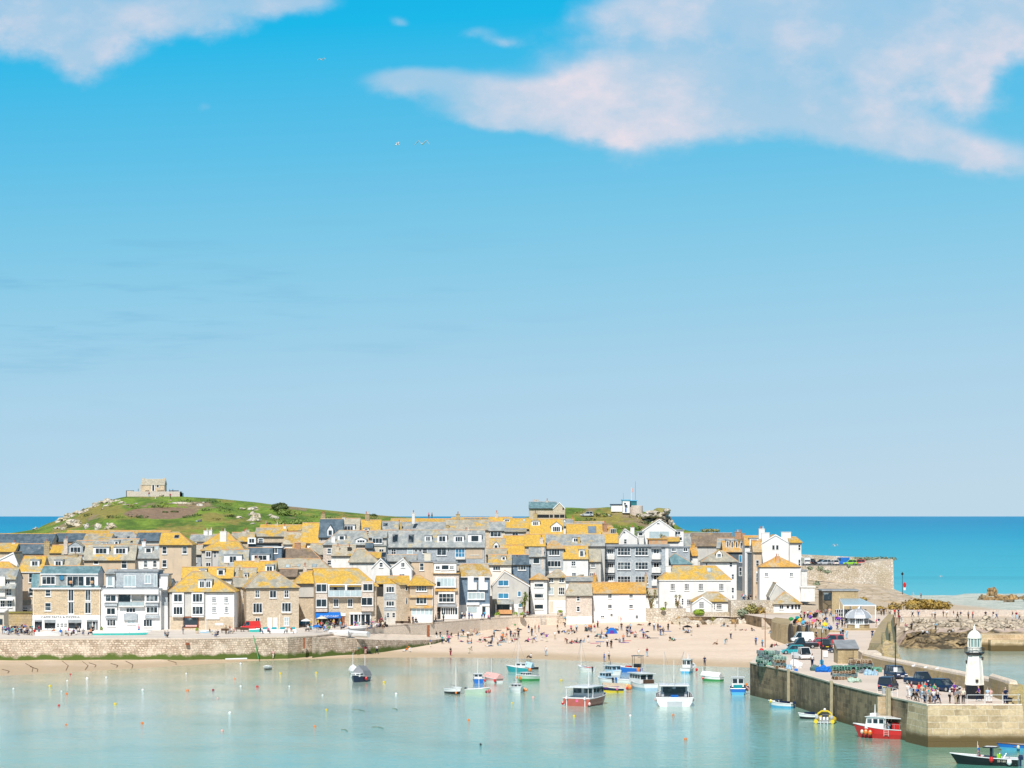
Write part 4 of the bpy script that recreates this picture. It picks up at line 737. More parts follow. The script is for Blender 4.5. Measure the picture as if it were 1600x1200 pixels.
house('tall pale bay-windowed house with white top storey between tan and slate fronts', 677, 717, 897, 893, 589, yb=968, d=10, kind='mono', wall='pstone', roof='orange', over=.2,
  W=R_([696.5], 910, 29, 14, 5, 1, o=.5, glass='glassl') + R_([697.5], 934, 24, 14, 4, 2, o=.6), X=[('box', 680, 713, 902, 919, .5, 'white2', 'bay_window'), ('strip', 679, 715, 918.5, 923, .8, 'orange'), ('box', 685, 711, 923, 943, .6, 'white2', 'bay_window'), ('strip', 683, 713, 942, 947, 1.1, 'lead'), ('box', 689, 716, 948, 950, .2, 'trim', 'fascia'), ('flat_panel', 683, 688, 949, 967, 'black', 'doorway'), ('flat_panel', 689, 716, 950, 960, 'glass', 'shop_window'), ('box', 689, 716, 960, 967, .3, 'white', 'shop_base'), ('box', 682.5, 688, 909, 917, .56, 'glass', 'window_pane')] + [('box', x, x + 1.2, 949, 961, .25, 'trim', 'mullion') for x in (689, 692.5, 696, 699.5, 703, 706.5, 710, 714.5)],
  vols=[((678, 713, 879.5, 876, 589), dict(zbase=14, off=1.2, d=8, kind='flat', wall='white', roof='lead', W=R_([684], 887, 7, 6, 2, 1) + R_([695.5], 886.5, 12, 8, 1, 1) + R_([706], 887, 7, 6, 2, 2)))])
house('blue slate-hung house with white oriel boxes on the upper floor', 718, 765, 899.5, 882.5, 597, yb=967, d=9, wall='bslate', roof='beige', rx=(718, 762), over=.5, eaves='trim',
  W=R_([744], 931, 26, 11, 4, 1, o=.3, glass='glassl') + [], X=[('box', 731, 740, 900.5, 921.5, .7, 'trim', 'oriel'), ('box', 740, 745, 910, 921.5, .7, 'trim', 'oriel'), ('box', 748, 757, 900.5, 921.5, .7, 'trim', 'oriel'), ('box', 757, 762, 910, 921.5, .7, 'trim', 'oriel'), ('box', 730.5, 757.5, 925, 937, .3, 'trim', 'window_surround'), ('box', 718, 765, 945, 967, .08, 'white2', 'ground_floor'), ('box', 729, 749, 941.5, 945, .5, 'trim', 'sign_board'), ('box', 731, 745, 948.5, 957, .14, 'glassl', 'shop_window'), ('box', 753, 765, 943.5, 947, .3, 'trim', 'sign_board'), ('box', 753.5, 758.5, 948, 960, .14, 'glass', 'door_pane')])
house('grey gabled house with bright blue windows and timber porch', 769, 826, 915, 893, 612, yb=962, d=10, kind='front', apx=788.5, wall='greyr', roof='orange', glass='glassb', over=.35,
  W=R_([786.5], 911, 17, 9.5, 2, 1) + R_([786.5], 931, 17, 9, 2, 1) + R_([811.5], 928, 5.5, 9, 1, 1) + R_([813, ], 946, 6, 7, 1, 1) + R_([776.5], 0, 0, 0)[:0], X=[('strip', 772, 802, 936.5, 943, 2.0, 'gslate'), ('box', 776, 800, 952.5, 959, 1.4, 'woodo', 'porch_base'), ('box', 776.5, 796, 943.5, 952.5, .9, 'glass', 'porch_window'), ('box', 796.5, 799.5, 943.5, 952.5, 1.35, 'trim', 'porch_post'), ('box', 774, 776, 943.5, 961, 1.35, 'trim', 'porch_post'), ('box', 802, 809, 944, 962, .08, 'white', 'whitewash')])
house('low white house with grey-green roof behind the cordyline palm', 806, 831, 904, 893, 626, yb=959, d=8, wall='white', roof='beige', glass='glassb', W=R_([821], 908.5, 6.5, 8, 1, 1), X=[('door', 823.5, 943, 958, 5, 'dark'), ('door', 818, 944, 958, 4, 'teald')])
house('slim white house with orange pyramid roof and three wide dark windows', 829, 855, 905.5, 897, 620, yb=959, d=7, rx=(841, 843), wall='white', roof='orange', over=.4, W=R_([842], 914.5, 14.5, 6, 1, 1) + R_([842], 931, 14.5, 7, 1, 1) + R_([842], 948, 14.5, 8, 1, 1), X=[('box', 834, 850, 907, 911.5, .1, 'trim', 'blind'), ('box', 834, 850, 924.5, 927, .1, 'trim', 'blind')])
house('cream house with pale green door and grey-orange hipped roof', 855, 884, 902, 891.5, 622, yb=958, d=8, rx=(868, 874), wall='cream', roof='beige', over=.4, W=R_([861, 877.5], 906.5, 8.5, 8, 2, 2) + R_([861], 923.5, 8.5, 12, 2, 2, glass='glassl') + R_([877.5], 923.5, 10, 12, 3, 2) + R_([873.5], 944.5, 10, 6, 2, 1), X=[('box', 855, 884, 938, 958, .06, 'white', 'whitewash'), ('door', 861.5, 939.5, 957, 6.5, 'cream'), ('pipe', 856, 903, 957)], vols=[((884, 892, 905, 898, 620), dict(yb=958, off=1, rot=-40, kind='mono', d=5, wall='render', roof='beige', C=[(889, 900, 4, 10, 0, 'orange', 2)]))])
house('pink-grey stone fisherman\'s cottage with beige slate roof standing on the beach', 885, 925, 930, 912.5, 604, yb=976, d=8, wall='pstone', roof='beige', rx=(890, 925), W=R_([903.5, 903.6], 935.5, 5.5, 7.5, 1, 2)[:1] + R_([903.5], 951.5, 5.5, 8.5, 1, 2), X=[('box', 885, 925, 963, 976, .35, 'white', 'white_plinth'), ('box', 891, 903, 962.3, 963.4, .2, 'stone2', 'ledge'), ('box', 909, 920, 962.3, 963.4, .2, 'stone2', 'ledge')])
house('long beach cottage painted half white and half pale pink under one orange roof', 926, 1009, 927.5, 911, 607, yb=975, d=8, wall='white', roof='orange', over=.15, C=[(1009, 898, 3.5, 14, 1, 'orange'), (928.5, 899, 4, 14, 1, 'orange')],
  W=R_([953], 931.5, 6.5, 7, 2, 1, frame='white') + R_([953], 947.5, 6.5, 7, 2, 1, frame='white') + R_([955.5], 961, 4.5, 5, 1, 2, frame='white') + R_([941.5], 963.5, 6, 4, 2, 1, frame='white') + R_([986], 931.5, 7, 6, 1, 2, o=.06) + R_([986], 947.5, 7, 6, 1, 2, o=.06) + R_([995], 964, 5, 6, 1, 2, o=.06), X=[('box', 966.5, 1009, 927.5, 975, .06, 'pink', 'pink_render'), ('flat_panel', 966, 974, 962, 974, 'dark', 'doorway')])
ap = house('long grey slate-hung apartment block with white windows and stacked corner balconies', 939, 1045, 854, 850, 640, kind='flat', d=14, wall='wslate', roof='lead', name='apartment_block', cat='apartment block',
  W=[w for y in (862, 884, 906) for w in R_([975, 1002.5], y, 20.5, 12, 4, 2, o=.1)] + [w for y in (861, 882.5, 903) for w in R_([953.5], y + 1, 10, 8, 3, 1)] + [w for y in (861, 882.5, 902) for w in R_([1025.5], y + .5, 9, 8, 2, 1)],
  X=[('box', 938, 1046, 850.5, 854, .6, 'lead', 'cornice'), ('box', 939.5, 944, 856, 920, .12, 'white2', 'pilaster'), ('box', 1039.5, 1044.5, 854, 915, .12, 'white2', 'pilaster')] +
    [('box', 946, 960, y, y + 8, 1.0, 'white2', 'balcony') for y in (866, 887, 908)] + [('box', 1018, 1032, y, y + 8, 1.0, 'white2', 'balcony') for y in (866, 887, 907)] + [('box', 945, 960, y, y + 1.4, .9, 'lead', 'balcony_roof') for y in (855.5, 876, 897)] + [('box', 1017, 1033, y, y + 1.4, .9, 'lead', 'balcony_roof') for y in (855.5, 876, 897)] + [('flat_panel', 946.5, 960, y, y + 9, 'lead', 'recess_panel') for y in (877.5, 898.5)] + [('flat_panel', 1017.5, 1032, y, y + 9, 'lead', 'recess_panel') for y in (877.5, 898.5)])
big = house('long white house with yellow hipped roof and multi-pane windows above the rock wall', 1030, 1142, 906, 885, 617, yb=956, d=10, rx=(1052, 1118), wall='white', roof='lich', over=.15, eaves='trim', name='white_house', S=[(1108, 892, 7, 7, 'glassl')],
  W=R_([1051, 1073, 1095, 1127], 917, 7.5, 11, 3, 4, o=0, frame='white') + R_([1076.5], 941.5, 7.5, 11, 3, 4, frame='white') + R_([1056, 1066.5], 940, 3, 10, 1, 3, frame='white'), C=[(1044, 884, 8, 20, 0, 'white', 3)],
  vols=[((1081, 1141, 940, 926, 611), dict(yb=960, d=7, kind='side', rx=(1104, 1122), wall='white', roof='beige', over=.2, W=R_([1123.5], 947.5, 9, 9, 3, 3, frame='white') + R_([1116.5], 947.5, 2, 9, 1, 3, frame='white'))),
        ((1082, 1112, 943, 933, 611), dict(yb=958, off=-.6, d=3, kind='front', apx=1097, wall='white', roof='gslate', over=.1, W=R_([1096, ], 945.5, 8, 11, 4, 4, frame='white')))])
house('white house with yellow pyramid roof and arched dormer behind the long white house', 1098, 1151, 877, 861.5, 640, d=9, rx=(1120, 1130), wall='white', roof='lich2', over=.4, D=[(1123.5, 859, 872, 9, 1, 'gable', 'white')], W=R_([1104, ], 882, 3, 5, 1, 1) + R_([1142], 882, 5, 8, 1, 2) + R_([1145], 901, 4, 8, 1, 2) + R_([1145, ], 922, 4, 8, 1, 2) + R_([1145], 932.5, 3, 5, 1, 2))
house('tall white gabled warehouse with twin chimney towers at the street end', 1188, 1236, 850, 836, 655, yb=940, d=10, kind='front', apx=1212, wall='white', roof='orange', edge=None, over=.02, name='tall_house',
  W=R_([1208.5, 1214.5], 855.5, 4.5, 8, 1, 1, frame='white'), C=[(1196, 832, 12, 24, 0, 'white', 1), (1228, 831, 15, 24, 0, 'white', 1), (1190, 826, 9, 12, 2, 'white', 8)],
  vols=[((1234, 1252, 848, 840, 652), dict(yb=936, d=9, wall='white', roof='lich', rx=(1234, 1244), W=R_([1249], 855.5, 4, 9, 1, 2) + R_([1249], 880, 3.5, 12, 1, 2) + R_([1249.5], 900, 3, 8, 1, 2))),
        ((1177, 1190, 862, 846, 650), dict(yb=939, d=7, wall='render', roof='orange', kind='side', W=R_([1183.5], 880, 5, 10, 1, 2, o=.1) + R_([1183.5], 902, 5, 14, 1, 2, o=.5), X=[('pipe', 1178, 862, 938), ('box', 1181, 1188, 893, 909, .5, 'trim', 'bay_window')])),
        ((1187, 1251, 886, 871, 642), dict(yb=941, d=6, wall='white', roof='orange', edge='terracotta', rx=(1212, 1217), over=.1, C=[(1215, 869, 6, 10, 2, 'terracotta', 1.5)], W=R_([1197.5, 1236.5], 897.5, 5.5, 6, 2, 2, o=0))),
        ((1252, 1261, 892, 890, 650), dict(yb=936, d=6, kind='flat', wall='white2', roof='lead')), ((1252, 1273, 918, 916, 640), dict(yb=938, d=6, kind='flat', wall='white2', roof='white2'))])
house('low white lifeboat shop with orange-grey hipped roof behind the arches', 1209, 1251, 943, 926, 603, yb=966, d=8, rx=(1224, 1228), wall='white', roof='beige', over=.35, cat='shop', name='shop',
  W=R_([1221], 948.5, 7, 7, 2, 1, frame='white') + R_([1231], 948.5, 5, 6, 1, 1, frame='white') + R_([1238, 1243.5, 1248.5], 948, 4.5, 9, 1, 1, frame='white'), X=[('pipe', 1210, 943, 965)],
  vols=[((1203, 1238, 931, 912, 608), dict(yb=958, d=8, kind='front', apx=1213, wall='greyr', roof='beige', over=.2))])
# street terrace on the right with dormers
tr = house('dark slate terrace stepping back up the narrow street, with white dormers', 1130, 1177, 862, 846, 676, d=9, wall='dslate', roof='orange', name='terrace_house', D=[(1137, 844, 856, 4, 1, 'flat', 'white'), (1144, 845, 857, 4, 1, 'flat', 'white'), (1151, 845, 857, 4, 1, 'flat', 'white'), (1158, 846, 858, 4, 1, 'flat', 'white'), (1171, 848, 860, 6, 1, 'flat', 'white')],
  C=[(1153, 831, 10, 8, 3, 'brick'), (1161, 833, 5, 10, 0, 'brick')], W=R_([1157, 1163], 873, 5, 12, 1, 1, glass='glassb') + R_([1157, 1163], 893, 5, 14, 1, 2), vols=[((1164, 1190, 852, 838, 668), dict(d=8, wall='white', roof='orange', D=[(1178, 846, 858, 14, 3, 'flat', 'white')])), ((1167, 1178, 864, 860, 655), dict(yb=936, d=14, rot=-20, kind='flat', wall='dslate', roof='lead', X=[('pipe', 1168, 865, 936)]))])
house('brown-tiled long hall with grey slate ends near the sea', 1082, 1146, 853, 833.5, 712, d=11, wall='greyr', roof='brown', edge='lead', name='hall', cat='hall', vols=[((1070, 1092, 853, 834, 715), dict(d=10, wall='greyr', roof='gslate')), ((1120, 1150, 856, 842, 700), dict(d=8, wall='white2', roof='gslate', rot=-8))])
house('small house with blue-green pyramid roof left of the yellow-roofed white house', 1036, 1081, 881, 866, 650, d=9, rx=(1053, 1056), wall='white2', roof='teal', over=.4)
house('flat-topped grey house with two white windows behind the blue-green roof', 1040, 1078, 855.5, 852, 665, d=8, kind='flat', wall='wslate', roof='lead', W=R_([1053, 1071], 859, 7, 6, 2, 1), vols=[((1076, 1090, 868, 856, 668), dict(d=6, wall='white2', roof='orange', C=[(1083, 850, 5, 8, 1, 'orange')]))])
house('white gabled cottage with small upper window left of the glazed gable', 967, 996, 840, 826.5, 690, d=9, kind='front', apx=976.5, wall='white', roof='beige', W=R_([977], 846, 5, 8, 1, 2) + R_([975.5], 832, 3.5, 3, 1, 1), C=[(988, 824, 6, 10, 1, 'white', 3)])
house('big white gabled building with wide glazed balcony below the cliff', 1005, 1055, 829, 812, 700, d=12, kind='front', wall='white', roof='beige', name='gabled_building', cat='building', W=R_([1030], 836, 32, 12, 2, 1, glass='glassl') + R_([1028.5], 818, 5, 3, 1, 1), vols=[((1054, 1068, 829, 827, 702), dict(kind='flat', d=8, wall='white', roof='lead', W=R_([1059], 833, 9, 6, 2, 1) + R_([1062], 842, 8, 6, 1, 1))), ((1040, 1062, 845, 840, 690), dict(d=6, wall='white', roof='lich'))])
house('grey house with wide white window between the two white gables', 996, 1006, 832, 829, 694, d=6, kind='flat', wall='white2', roof='lead', W=R_([1001, ], 834, 7, 7, 1, 1))
house('orange brick house with terracotta parapets just above the apartment block', 1014, 1043, 843, 840, 672, d=7, kind='flat', wall='terracotta', roof='orange', C=[(1038, 838, 7, 6, 0, 'orange')], vols=[((1042, 1060, 846, 841, 680), dict(d=5, wall='white', roof='lich'))])
# ------------------------------------------------------------------ houses behind the front row
house('tan roughcast house with yellow hipped roof behind the left end of the stone café', 29, 66, 893, 870, 556, yb=972, d=10, rx=(38, 66), wall='render', roof='lich', eaves='trim', over=.2, D=[(54.5, 875, 886, 14, 2)], W=R_([48.5], 903, 7.5, 15, 1, 2) + R_([48.5], 925, 7.5, 13, 1, 2), X=[('box', 27, 51, 943, 965, .6, 'white', 'bay_window'), ('strip', 28, 52, 937, 944, .8, 'beige'), ('box', 27, 51, 964, 967, .65, 'dark', 'plinth')], C=[(36, 0, 0, 0, 0)][:0],
  vols=[((66, 122, 893, 870, 562), dict(d=9, wall='render', roof='lich2', D=[(91, 875, 887, 13, 2)], C=[(118, 866, 8, 12, 1, 'oldwall')])), ((33, 47, 953, 951, 555), dict(yb=962, off=-.62, d=.3, kind='flat', wall='white', roof='trim', W=R_([39.5], 953, 8, 9, 1, 1)))])
house('yellow-roofed house with dark side wall in the left lane', -12, 30, 897, 879, 562, d=9, wall='render', roof='lich', rx=(-12, 14), W=R_([22.5], 905, 7, 10, 2, 2))
house('white gable end with grey and yellow roof at the left edge', -10, 27, 879, 864, 585, d=10, kind='front', apx=21, wall='white', roof='lich2', C=[(21, 868, 8, 10, 1, 'oldwall')])
house('small yellow roof below the dark slate hall at the left edge', -14, 23, 862, 850, 612, d=9, wall='render', roof='lich', C=[(22, 848, 5, 10, 1, 'white')])
house('slate-roofed house with pale chimney left of the big dormer window', 24, 71, 865, 851, 615, d=8, wall='stone2', roof='slate', C=[(73.5, 846, 9, 18, 1, 'oldwall', 0)])
house('low yellow roof between the slate roof and the big dormer window', 78, 98, 864, 853, 612, d=8, wall='render', roof='lich')
house('long dark slate-roofed hall across the far left', -20, 80, 850, 835, 660, d=14, wall='stone2', roof='slate', edge='orange', name='hall', cat='hall')
house('dark slate roof with orange ridge between the far left hall and the hill foot', 80, 134, 846, 834, 668, d=10, wall='stone2', roof='slate', edge='orange')
house('house with large grey-framed dormer window and steep yellow gable', 97, 131, 866, 851, 598, d=7, wall='white', roof='lich2', D=[(118, 846, 865, 23, 3, 'gable', 'wslate')], C=[(103, 842, 6, 20, 1, 'pstone', 0)])
house('yellow and grey mansard house with two wide white dormers behind the café attic', 131, 211, 874, 852, 578, d=6, wall='render', roof='lich2', D=[(158, 855, 867, 25, 3), (188.5, 855, 867, 22, 3)], W=R_([150], 879, 8, 6, 1, 1) + R_([194], 881, 9, 15, 1, 2), C=[(160, 0, 0, 0, 0)][:0])
house('white house with grey roof, blue dormer window and two skylights', 211, 250, 871.5, 853, 580, d=6, wall='white', roof='gslate', D=[(232, 855, 865, 12, 1)], S=[(219, 858, 6, 6, 'glassl'), (244.5, 858, 6, 6, 'glassl')], W=R_([227.5, 242], 881, 6.5, 11, 1, 2), C=[(225, 846, 6, 6, 1, 'white')])
house('tall plain tan house with dark eaves and yellow roof', 249, 299, 851, 833, 576, d=9, rx=(249, 280), wall='render', roof='lich', S=[(275.5, 840, 8, 5)], W=R_([257], 859.5, 7.5, 12, 1, 2) + R_([257], 880.5, 7.5, 12, 1, 2) + R_([288.5], 859.5, 8, 12, 1, 2))
house('grey-blue slate roof with two small rooflights below the hill', 166, 216, 843, 832, 650, d=10, wall='stone2', roof='gslate', rx=(172, 208), S=[(181, 841, 4, 3), (200, 841, 4, 3)])
house('slate and orange-ridged roof right of the small rooflights below the hill', 212, 252, 845, 833, 642, d=9, wall='greyr', roof='slate', edge='orange')
house('grey house with small dormer and yellow patch below the slate roof', 168, 214, 853, 843, 610, d=8, wall='greyr', roof='gslate', W=[], D=[(182, 845, 852, 7, 1)], S=[(205, 848, 4, 3)])
house('long yellow ridge roof at the foot of the hill', 100, 262, 837, 830, 695, d=12, wall='stone2', roof='lich')
house('small pale-grey house with one white window right of the tall tan house', 299, 314, 866, 852, 592, d=7, wall='wslate', roof='beige', W=R_([303.5], 874.5, 8, 9, 2, 2), C=[(305, 847, 5, 12, 0, 'white')])
house('yellow pyramid-roofed house with weathered grey bay windows', 315, 380, 860, 846, 586, d=9, rx=(342, 372), wall='greyr', roof='lich', C=[(349, 830, 10, 17, 2, 'white2')], X=[('box', 321, 331, 861, 886, .6, 'greyr', 'bay_window')], W=R_([326], 866, 8, 9, 2, 1, o=.6) + R_([326], 882, 8, 7, 2, 1, o=.6) + R_([336], 866, 4, 10))
house('grey mansard with large white box dormer and pink curtain', 341, 387, 886, 860, 572, d=5, wall='greyr', roof='gslate', D=[(364, 867, 881, 28, 2, 'flat', 'trim', .4)], C=[(354, 879, 6, 9, 0, 'stone2', .5)])
house('blue slate roof with white box dormer left of the brown tiled roof', 386, 424, 880, 857, 580, d=7, wall='greyr', roof='slate', D=[(407, 866, 877, 28, 3)])
house('white house with flat-topped yellow mansard and two dark-framed windows', 284, 364, 902, 887, 556, d=3.5, wall='white', roof='lich', W=R_([348], 911, 9, 5, 2, 1), D=[(317, 889, 900, 12, 1, 'flat', 'trim'), (345, 889, 900, 12, 1, 'flat', 'trim')])
house('charcoal slate-hung house with flat roof and white windows', 388, 435, 850, 838, 610, d=8, kind='flat', wall='dslate', roof='dark', W=R_([393.5], 845, 9, 8, 2, 1, o=.4) + R_([407.5], 845, 8, 8, 1, 2), X=[('box', 387, 400, 840, 850, .4, 'trim', 'bay_window')], vols=[((412, 440, 856, 852, 600), dict(kind='flat', d=6, wall='bslate', roof='trim', W=R_([427], 860, 14, 10, 3, 1))), ((381, 412, 858, 853, 604), dict(kind='flat', d=5, wall='teal', roof='teal'))])
house('brown tiled hipped roof with orange edges', 439, 499, 873, 858, 602, d=10, rx=(445, 485), wall='stone2', roof='brown', edge='terracotta', C=[(465, 848, 9, 10, 0, 'brick')])
house('long grey roof with three rooflights below the brown tiled roof', 428, 514, 889, 874, 580, d=9, wall='stone2', roof='beige', S=[(449, 886, 8, 5, 'glassl'), (466, 885, 6, 4, 'glassl'), (491, 885, 8, 5, 'glassl')], rx=(433, 500), C=[(461, 884, 7, 12, 0, 'stone2', 1)])
house('low brown roof in the gap between the sandstone house and the hotel', 436, 463, 901, 890, 566, d=8, wall='stone2', roof='brown')
house('bright yellow steep roof with white walls below the bracken slope', 470, 499, 848, 818, 640, d=13, wall='white2', roof='lich', X=[], W=R_([476, 485], 857, 5, 5, 2, 1), C=[(504.5, 803, 6, 18, 1, 'oldwall', 7)])
house('pale grey and yellow roofs left of the bright yellow steep roof', 443, 471, 850, 832, 648, d=9, wall='white2', roof='beige')
house('yellow ridge roof with brick chimney under the gorse', 398, 446, 838, 826, 668, d=9, wall='stone2', roof='lich2', C=[(445, 822, 4, 8, 1, 'white'), (386, 828, 8, 12, 1, 'cream')])
house('row of small yellow roofs and chimneys at the foot of the slope', 405, 470, 829, 821, 702, d=9, wall='stone2', roof='lich', C=[(432, 819, 5, 6, 2, 'cream'), (416, 820, 4, 5, 1, 'orange')])
house('white chimneyed cottage with pale blue gable at the hill foot', 296, 345, 846, 836, 655, d=8, wall='white2', roof='gslate', C=[(322, 829, 7, 9, 2, 'white2'), (329, 828, 5, 9, 2, 'white2')])
house('yellow roof sloping up behind the white-topped chimney', 318, 372, 850, 833, 625, d=9, wall='greyr', roof='lich', rx=(345, 357))
house('grey and yellow double roof right of the white-topped chimney', 360, 396, 846, 833, 632, d=9, wall='stone2', roof='lich2', C=[(382, 830, 7, 16, 1, 'pstone')])
house('blue slate roof with pink gabled dormer and tall white chimneys', 498, 534, 839, 812, 630, d=12, wall='pstone', roof='slate', D=[(516, 820, 838, 9, 1, 'gable', 'white')], C=[(506, 802, 5, 14, 1, 'oldwall', 7)], W=R_([502], 843, 3, 4, 1, 1))
house('pale roof with wide white dormer right of the blue slate roof', 534, 561, 829, 811, 640, d=9, wall='stone2', roof='beige', D=[(545, 821, 831, 19, 3)], C=[(537, 809, 4, 6, 1, 'white')])
house('vivid yellow roof with steep dark gable end below the skyline', 562, 594, 829, 813.5, 652, d=9, wall='white2', roof='lich', C=[(574, 803, 7, 12, 2, 'oldwall')], D=[(572, 825, 830, 8, 2)])
house('stone house with slate hipped roof, orange hips and white dormers above the hotel', 505, 576, 851, 830, 606, d=11, rx=(530, 572), rot=0, wall='pstone', roof='gslate', D=[(534, 836, 845, 11, 1), (564, 839, 849, 17, 3, 'gable')], W=R_([514.5], 861, 7, 9, 1, 2) + R_([514.5], 879, 7, 8, 1, 2) + R_([585], 0, 0, 0)[:0], C=[(521, 838, 6, 13, 0, 'white', 1), (499, 0, 0, 0, 0)][:1])
house('weathered white cottage with greenish slate roof and two chimneys', 518, 554, 868, 853, 590, d=8, wall='white2', roof='beige', C=[(528, 853, 5, 9, 1, 'stone2', 2), (546, 855, 6, 9, 1, 'dark', 2)])
house('white cottage under an orange and grey roof left of the twin white gables', 546, 590, 878, 859, 584, d=8, wall='white2', roof='lich2', rx=(556, 570))
house('grey flat dormered block at the left end of the long terrace', 577, 603, 853, 839, 608, kind='flat', d=7, wall='cream', roof='gslate', W=R_([589.5], 845, 16, 9, 3, 1) + R_([581, 596], 861, 8, 7, 2, 1), vols=[((576, 604, 840, 830, 609), dict(zbase=15, d=7, wall='greyr', roof='gslate'))])
house('long grey slate terrace with rooflights and white dormers above the twin gables', 600, 757, 854.5, 829.5, 622, d=10, wall='wslate', roof='gslate', rx=(600, 757), name='terrace', cat='terrace', S=[(617, 843, 10, 15), (642, 843, 10, 15)], D=[(669, 837, 847, 11, 3), (691, 836, 848, 15, 2), (717, 837, 848, 16, 3), (742, 835, 848, 21, 1, 'flat', 'trim', .6)],
  W=R_([605], 860, 4, 5, 1, 1) + R_([615], 862, 8, 9, 2, 2) + R_([640.5], 863, 9, 13, 1, 3, glass='glassl') + R_([650, 656.5], 860, 4, 5, 1, 1) + R_([664], 861, 8, 9, 1, 2) + R_([690], 862, 15, 12, 2, 1) + R_([701], 860, 4, 5, 1, 1) + R_([719], 864, 15, 14, 3, 2, glass='glassb') + R_([741], 861, 14, 12, 2, 1), X=[('box', 712, 727, 870, 874, .9, 'white2', 'balcony'), ('box', 728, 754, 856, 873, .1, 'render', 'tan_panel')], C=[(730, 828, 8, 14, 2, 'pstone')])
house('left of two white gables behind the yellow-roofed cottages, with slate slope', 581, 609, 887, 873, 580, d=9, kind='front', apx=595, wall='white', roof='slate', W=R_([595.5], 882.5, 6, 8, 1, 2) + R_([589], 901, 4, 5, 1, 1) + R_([595], 901, 6, 5, 1, 1))
house('right of two white gables behind the yellow-roofed cottages, with green-grey slope', 610, 643, 888, 873, 582, d=9, kind='front', apx=630, wall='white', roof='beige', W=R_([629.5], 882.5, 6, 8, 2, 1) + R_([628], 899, 9, 5, 2, 1))
house('tan box-like house left of the white top storey', 643, 679, 878, 874, 592, d=8, kind='flat', wall='render', roof='lead', W=R_([659], 885.5, 7, 12, 1, 2), C=[(668, 864, 10, 13, 0, 'cream', 1)])
house('glazed lean-to and tan wall behind the blue slate-hung house', 713, 764, 882, 876, 608, d=6, kind='flat', wall='render', roof='wslate')
# skyline and upper rows, centre
house('grey roof with blue rooflight on the skyline', 594, 622, 829, 815.5, 668, d=9, wall='stone2', roof='gslate', S=[(602, 821, 8, 5)], C=[(625, 816, 6, 12, 2, 'lich'), (646, 801, 4.5, 14, 1, 'white2')])
house('long low yellow and slate roofs on the skyline with figures beyond', 622, 696, 829, 816, 672, d=10, wall='stone2', roof='gslate', edge='orange')
house('yellow-topped row on the skyline left of the white dormers', 610, 705, 819, 811.5, 712, d=10, wall='stone2', roof='lich')
house('beige roof with tall chimney and white dormers on the skyline', 697, 764, 828, 812.5, 668, d=11, wall='stone2', roof='lich2', C=[(715.5, 803, 6, 12, 1, 'oldwall'), (699, 820, 5, 10, 0, 'oldwall', 1)], edge='orange')
house('row of white dormers under yellow ridge on the skyline', 705, 765, 817, 809.5, 715, d=9, wall='stone2', roof='lich', D=[(737, 810, 816, 22, 4), (757, 810, 816, 9, 2)])
house('yellow and slate roof with slim chimney left of the stone coast house', 765, 800, 826, 809, 690, d=11, wall='stone2', roof='lich', C=[(776, 801, 4.5, 10, 1, 'pstone')], D=[(792, 811, 816, 11, 3)])
house('slate-topped house with wide white dormer right of the long terrace', 764, 790, 829, 816, 660, d=8, wall='cream', roof='gslate', W=R_([774.5], 834.5, 17, 9, 3, 1, o=.2))
house('small slate and yellow roof with gabled dormer on a white base', 765, 790, 858, 842, 640, d=8, wall='white', roof='lich2', D=[(775, 846, 858, 8, 1, 'gable', 'white')])
house('grey box house with green-grey roof and yellow lower slope', 789, 822, 831, 826, 652, d=8, kind='mono', wall='greyr', roof='gslate', W=R_([805], 835.5, 10, 7, 2, 1), X=[('strip', 787, 825, 846, 850, 2.0, 'lich')], vols=[((787, 824, 850, 838, 649), dict(d=5, zbase=14, wall='white2', roof='lich'))])
house('yellow roof with white skylight in the crowded centre', 797, 831, 826, 811, 664, d=9, wall='stone2', roof='lich', S=[(819, 814, 4, 3, 'glassl')])
house('large yellow roof with white dormer and gabled dormer', 828, 880, 834.5, 812, 650, d=11, wall='stone2', roof='lich', D=[(837, 814, 822, 13, 3), (869.5, 815, 832, 17, 4, 'gable', 'white')], C=[(836.5, 802, 6, 11, 1, 'oldwall')])
house('grey skylight roof at the end of the headland lane', 868, 895, 822, 812, 680, d=9, wall='white2', roof='gslate', D=[(877, 812, 816, 13, 3)], C=[(895, 809, 5, 12, 1, 'orange'), (893, 812, 6, 12, 0, 'wslate')])
house('yellow roof with dark square rooflight below the headland grass', 886, 941, 836, 820, 660, d=10, wall='stone2', roof='lich', S=[(925.5, 829, 13, 11, 'bslate')])
house('low yellow ridge roof at the edge of the headland grass', 896, 946, 823, 816, 690, d=9, wall='stone2', roof='lich2')
house('orange-edged house with steep gables and brick chimney under the headland', 938, 966, 838, 822, 668, d=9, rot=20, wall='brick', roof='orange', W=R_([958], 830, 10, 8, 3, 1), C=[(945, 818, 6, 14, 1, 'brick', 2)], vols=[((942, 966, 848, 835, 660), dict(d=7, wall='stone2', roof='lich'))])
house('yellow roof panel over a white chimneyed cottage in the centre', 820, 852, 853, 836, 628, d=9, wall='stone2', roof='lich', C=[(846, 840, 6, 12, 1, 'pstone', 1)])
house('long slate roof with small white dormer above the slate-hung house', 848, 945, 853, 836, 634, d=10, wall='greyr', roof='gslate', D=[(899.5, 840, 848, 10, 2)], C=[(904.5, 839, 4, 12, 0, 'lich', 1), (940, 836, 4, 8, 1, 'orange')])
house('yellow patch roof above the dark slate roof in the centre', 789, 827, 869, 853, 636, d=8, wall='white2', roof='lich')
house('yellow roof with tiny white window at the right end of the terrace', 763, 799, 882.5, 868, 622, d=8, wall='white2', roof='lich2', D=[(787, 869, 876, 7, 1)], W=R_([776], 888, 12, 7, 3, 1))
